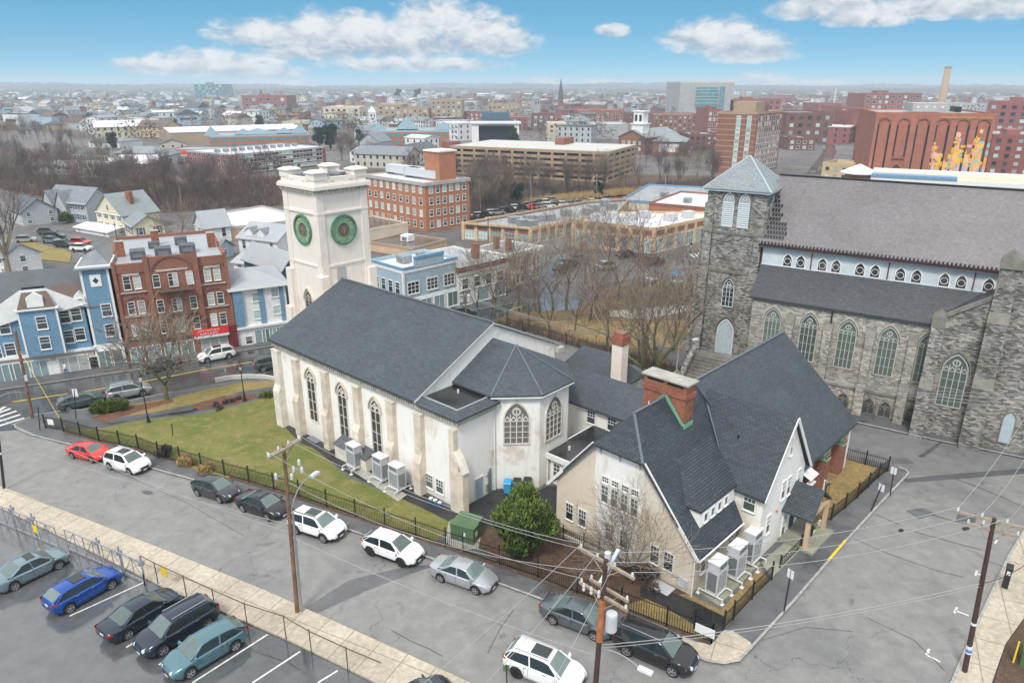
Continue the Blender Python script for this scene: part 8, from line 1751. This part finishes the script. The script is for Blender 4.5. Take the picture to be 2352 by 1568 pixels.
# playground things in the park
for u,v,mt,l in((1497,655,'sign_white','small white playground tower with a blue roof in the park'),(1555,662,'clerestory_paint','grey slide frame at the back of the playground')):
    p=G(u,v); r=root('playground_tower',p,.4,l,'play tower'); k=MB().mat(mt)
    for x in(-.8,.8):
        for y in(-.8,.8): k.bar((x,y,0),(x,y,2.6),.12)
    k.box(-.9,.9,-.9,.9,1.2,1.3); k.build('frame',r); k=MB().mat('blue_trim'); q=[(-1,-1,2.5),(1,-1,2.5),(1,1,2.5),(-1,1,2.5)]
    for i in range(4): k.face([q[i],q[(i+1)%4],(0,0,3.3)])
    k.build('roof',r); MB().mat('sign_white').raw([(.9,-.3,1.3),(.9,.3,1.3),(2.8,.3,.1),(2.8,-.3,.1)],[(0,1,2,3),(3,2,1,0)]).build('slide',r)
# ---------------- far town ----------------
HC={}
def farhouse(wall,roof,kind):
    key=(wall,roof,kind)
    if key in HC: return HC[key]
    w,d,h,ri={'cottage':(9,8,4.2,3.2),'house':(10,12,6.8,3.6),'tenement':(11,14,9.6,1.0),'block':(20,14,9,0),'long':(26,12,6,3.)}[kind]
    wm=MB().mat(wall).box(-w/2,w/2,-d/2,d/2,-1,h); rm=MB().mat(roof)
    if ri==0: rm.box(-w/2-.2,w/2+.2,-d/2-.2,d/2+.2,h,h+.5)
    else:
        x=w/2+.4;y=d/2+.4
        if kind=='long' : slab_roof(rm,[(-x,-y,h-.2),(x,-y,h-.2),(x,0,h+ri),(-x,0,h+ri)],.2); slab_roof(rm,[(x,y,h-.2),(-x,y,h-.2),(-x,0,h+ri),(x,0,h+ri)],.2); wm.raw([(-w/2,-d/2,h),(-w/2,d/2,h),(-w/2,0,h+ri),(w/2,-d/2,h),(w/2,d/2,h),(w/2,0,h+ri)],[(0,2,1),(3,4,5)])
        else: slab_roof(rm,[(-x,y,h-.2),(-x,-y,h-.2),(0,-y,h+ri),(0,y,h+ri)],.2); slab_roof(rm,[(x,-y,h-.2),(x,y,h-.2),(0,y,h+ri),(0,-y,h+ri)],.2); wm.raw([(-w/2,-d/2,h),(w/2,-d/2,h),(0,-d/2,h+ri),(-w/2,d/2,h),(w/2,d/2,h),(0,d/2,h+ri)],[(0,1,2),(3,5,4)])
    wi=[]
    g=MB().mat('window_glass'); n=max(2,int(w/3)); fl=max(1,int(h/3))
    for f_ in range(fl):
        for i in range(n): x=-w/2+w*(i+.5)/n; g.box(x-.5,x+.5,-d/2-.06,-d/2-.01,.9+f_*3,2.4+f_*3)
        for i in range(3):
            for s_ in(-1,1): y=-d/2+d*(i+.5)/3; g.box(*sorted((s_*(w/2+.01),s_*(w/2+.06))),y-.5,y+.5,.9+f_*3,2.4+f_*3)
    HC[key]=(wm.mesh('wall'),rm.mesh('roof'),g.mesh('windows')); return HC[key]
def reg(u,v):
    if v<245: return 'on the skyline '+('slope left' if u<800 else 'behind downtown' if u<1500 else 'far right')
    if u<250: return 'among the bare trees at far left'
    if u<500: return 'above the grey mansard house' if v<330 else 'beside the far left wood'
    if u<720: return 'behind the blue-roofed office'
    if u<900: return 'behind the clock tower'
    if u<1200: return 'behind the brick office'
    if u<1640: return 'among the mills in mid-town'
    return 'right of the apartment tower'
occ=[(480,715,295,345),(395,700,290,332),(425,775,335,405),(865,1040,298,352),(1030,1460,335,420),(1065,1200,283,338),(1410,1580,285,362),(1640,1800,250,405),(1985,2280,255,430),(550,665,220,264),(70,395,318,416),(1885,2010,375,412)]+[(l[0]-6,r[0]+6,vt-2,l[1]+3) for l,r,vt,*_ in DT]
wn={'siding_white':'white','siding_cream':'cream','siding_grey':'grey','siding_beige':'beige','siding_pale_blue':'pale blue','brick_red':'brick','brick_mill':'plum brick','brick_tan':'tan brick','yellow_render':'ochre'}
rn={'shingle_grey':'grey','shingle_charcoal':'dark','shingle_brown':'brown','white_membrane':'white','slate_bluegreen':'slate-green','grey_membrane':'flat grey'}
cnt=0; tries=0; pts=[]
while cnt<298 and tries<30000:
    tries+=1; u=R_.uniform(-10,2360); t=R_.random(); v=216+ (392-216)*t**1.35 if u<1000 else 216+(330-216)*t**1.2
    if u>1000 and R_.random()<.35: continue
    if any(a<u<b_ and c<v<d for a,b_,c,d in occ): continue
    if u<640 and v>345: continue
    if u>640 and u<860 and v>345: continue
    if u<180 and v>270: continue
    p=G(u,v); 
    if any((p.x-q.x)**2+(p.y-q.y)**2<(17+.004*p.length)**2 for q in pts): continue
    pts.append(p); cnt+=1
    town=u>1000
    if town: wl=R_.choice(('brick_red','brick_mill','brick_mill','brick_tan','siding_white','siding_grey','brick_mill')); kd=R_.choice(('block','tenement','long','block')); rf=R_.choice(('white_membrane','grey_membrane','shingle_charcoal','shingle_grey'))
    else: wl=R_.choice(('siding_white','siding_white','siding_white','siding_cream','siding_grey','siding_beige','siding_pale_blue','brick_red','yellow_render','siding_cream')); kd=R_.choice(('house','house','cottage','tenement','tenement','long')); rf=R_.choice(('shingle_grey','shingle_charcoal','shingle_grey','white_membrane','shingle_brown','slate_bluegreen'))
    me=farhouse(wl,rf,kd); s=R_.uniform(.9,1.25)*(1.2 if v<240 else 1)
    o=root('town_house',p,R_.choice((rad(R_.uniform(-50,-15)),rad(R_.uniform(30,75)))),f"{wn[wl]} {dict(cottage='cottage',house='gabled house',tenement='tall house',block='block',long='long building')[kd]} with {rn[rf]} roof {reg(u,v)}",'house',f"{wn[wl]} {kd}s {reg(u,v)}"); o.scale=(s,s,s)
    put('wall',me[0],o); put('roof',me[1],o)
    if v>235: put('windows',me[2],o,kind='stuff')
# distant bare woods as one mass, and the low hills on the skyline
def farwoods():
    R=random.Random(5); m=MB(); mats=('twig_mauve','twig','twig_mauve','twig_red','pine')
    n=0
    while n<5000:
        u=R.uniform(-60,2410); t=R.random(); v=209.5+ (330-209.5)*t**2.6
        if u<190 and 262<v<400: continue
        if any(a<u<b_ and c+14<v<d-2 for a,b_,c,d in occ): continue
        p=G(u,v); n+=1; dist=p.length; s=R.uniform(7,12)*(1+dist/5000); m.mat(mats[R.randrange(5) if R.random()<.5 else R.randrange(3)])
        for j in range(30):
            a=R.uniform(0,2*PI); zz=R.random(); q=R.random()*s*.5*math.sqrt(max(.05,1-(2*zz-.9)**2)); c=p+Vector((math.cos(a)*q,math.sin(a)*q,s*(.12+.85*zz)))
            b1=Vector((R.uniform(-1,1),R.uniform(-1,1),R.uniform(-.2,1)))*s*.11; b2=Vector((R.uniform(-1,1),R.uniform(-1,1),R.uniform(-.3,1)))*s*.10
            i=len(m.v); m.v+=[tuple(c),tuple(c+b1),tuple(c+b2)]; m.f.append((i,i+1,i+2)); m.m.append(m.cur)
    o=m.build('woods',kind='stuff'); tag(o,'hazy brown winter woods spread between the distant houses','woods')
farwoods()
def farroofs():
    R=random.Random(17); wm=['siding_white','siding_white','siding_cream','siding_grey','brick_mill','siding_beige','brick_tan','siding_pale_blue']; rm=['shingle_grey','shingle_charcoal','pale_wet_roof','shingle_brown']; m=MB(); n=0
    while n<900:
        u=R.uniform(-60,2410); t=R.random(); v=211+34*t**.8 if n%3 else R.uniform(225,300)
        if any(a-4<u<b_+4 and c<v<d+4 for a,b_,c,d in occ): continue
        p=G(u,v)
        if any(abs(p.x-q.x)<14 and abs(p.y-q.y)<14 for q in pts): continue
        n+=1; s=R.uniform(.8,1.4); w,d,h,r=R.uniform(7,16)*s,R.uniform(8,13)*s,R.choice((4,6.5,6.5,9))*s,R.choice((0,2.5,3.5))*s; a=R.choice((rad(R.uniform(-50,-15)),rad(R.uniform(30,75))))
        if u>1000 and R.random()<.6: m.mat('brick_mill' if R.random()<.6 else 'brick_tan')
        else: m.mat(R.choice(wm))
        m.obox(p,a,w,d,h+1,-1); m.mat(R.choice(rm)); c,q=math.cos(a),math.sin(a); L=lambda x,y,z:(p.x+x*c-y*q,p.y+x*q+y*c,p.z+z)
        x,y=w/2+.4,d/2+.4; m.raw([L(-x,-y,h),L(x,-y,h),L(x,y,h),L(-x,y,h),L(0,-y,h+r),L(0,y,h+r)],[(0,4,5,3),(4,1,2,5),(0,1,4),(2,3,5)])
        if R.random()<.5: m.mat('window_glass').obox(L(0,-d/2,h*.5),a,w*.7,.2,h*.18)
    tag(m.build('distant_houses',kind='stuff'),'countless tiny houses fading into haze below the skyline','houses')
farroofs()
def hills():
    R=random.Random(9)
    for k,(dist,hh) in enumerate(((3300,16),(4400,30),(5400,45))):
        vs=[];fs=[];n=620; ph=[R.uniform(0,6) for _ in range(6)]
        for i in range(n+1):
            a=rad(-50+100*i/n); e=hh*(.72+.16*math.sin(a*9+ph[0])+.12*math.sin(a*23+ph[1])+.06*math.sin(a*57+ph[2]))+R.uniform(-2.2,2.8)*(1+k*.4)
            for r_,z in((dist-500,ZF-2),(dist-120,e*.7),(dist,e),(dist+500,ZF-2)): vs.append((math.sin(a)*r_,math.cos(a)*r_,z))
        for i in range(n):
            for j in range(3): fs.append((i*4+j,(i+1)*4+j,(i+1)*4+j+1,i*4+j+1))
        MB().mat('hill_green').raw(vs,fs).build('hills',kind='structure')
hills()
# ---------------- haze ----------------
hz=bpy.data.materials.new('haze'); hz.use_nodes=True; n_=hz.node_tree; n_.nodes.clear(); pv=n_.nodes.new('ShaderNodeVolumePrincipled'); oo=n_.nodes.new('ShaderNodeOutputMaterial'); n_.links.new(pv.outputs[0],oo.inputs['Volume'])
pv.inputs['Color'].default_value=(.80,.91,1,1); pv.inputs['Density'].default_value=.00024; pv.inputs['Anisotropy'].default_value=.2
m=MB(); m.mats=[hz]; m.box(-6100,6100,-330,6100,-8,72); m.build('haze',kind='stuff')
sc.cycles.volume_bounces=1 if hasattr(sc.cycles,'volume_bounces') else 0
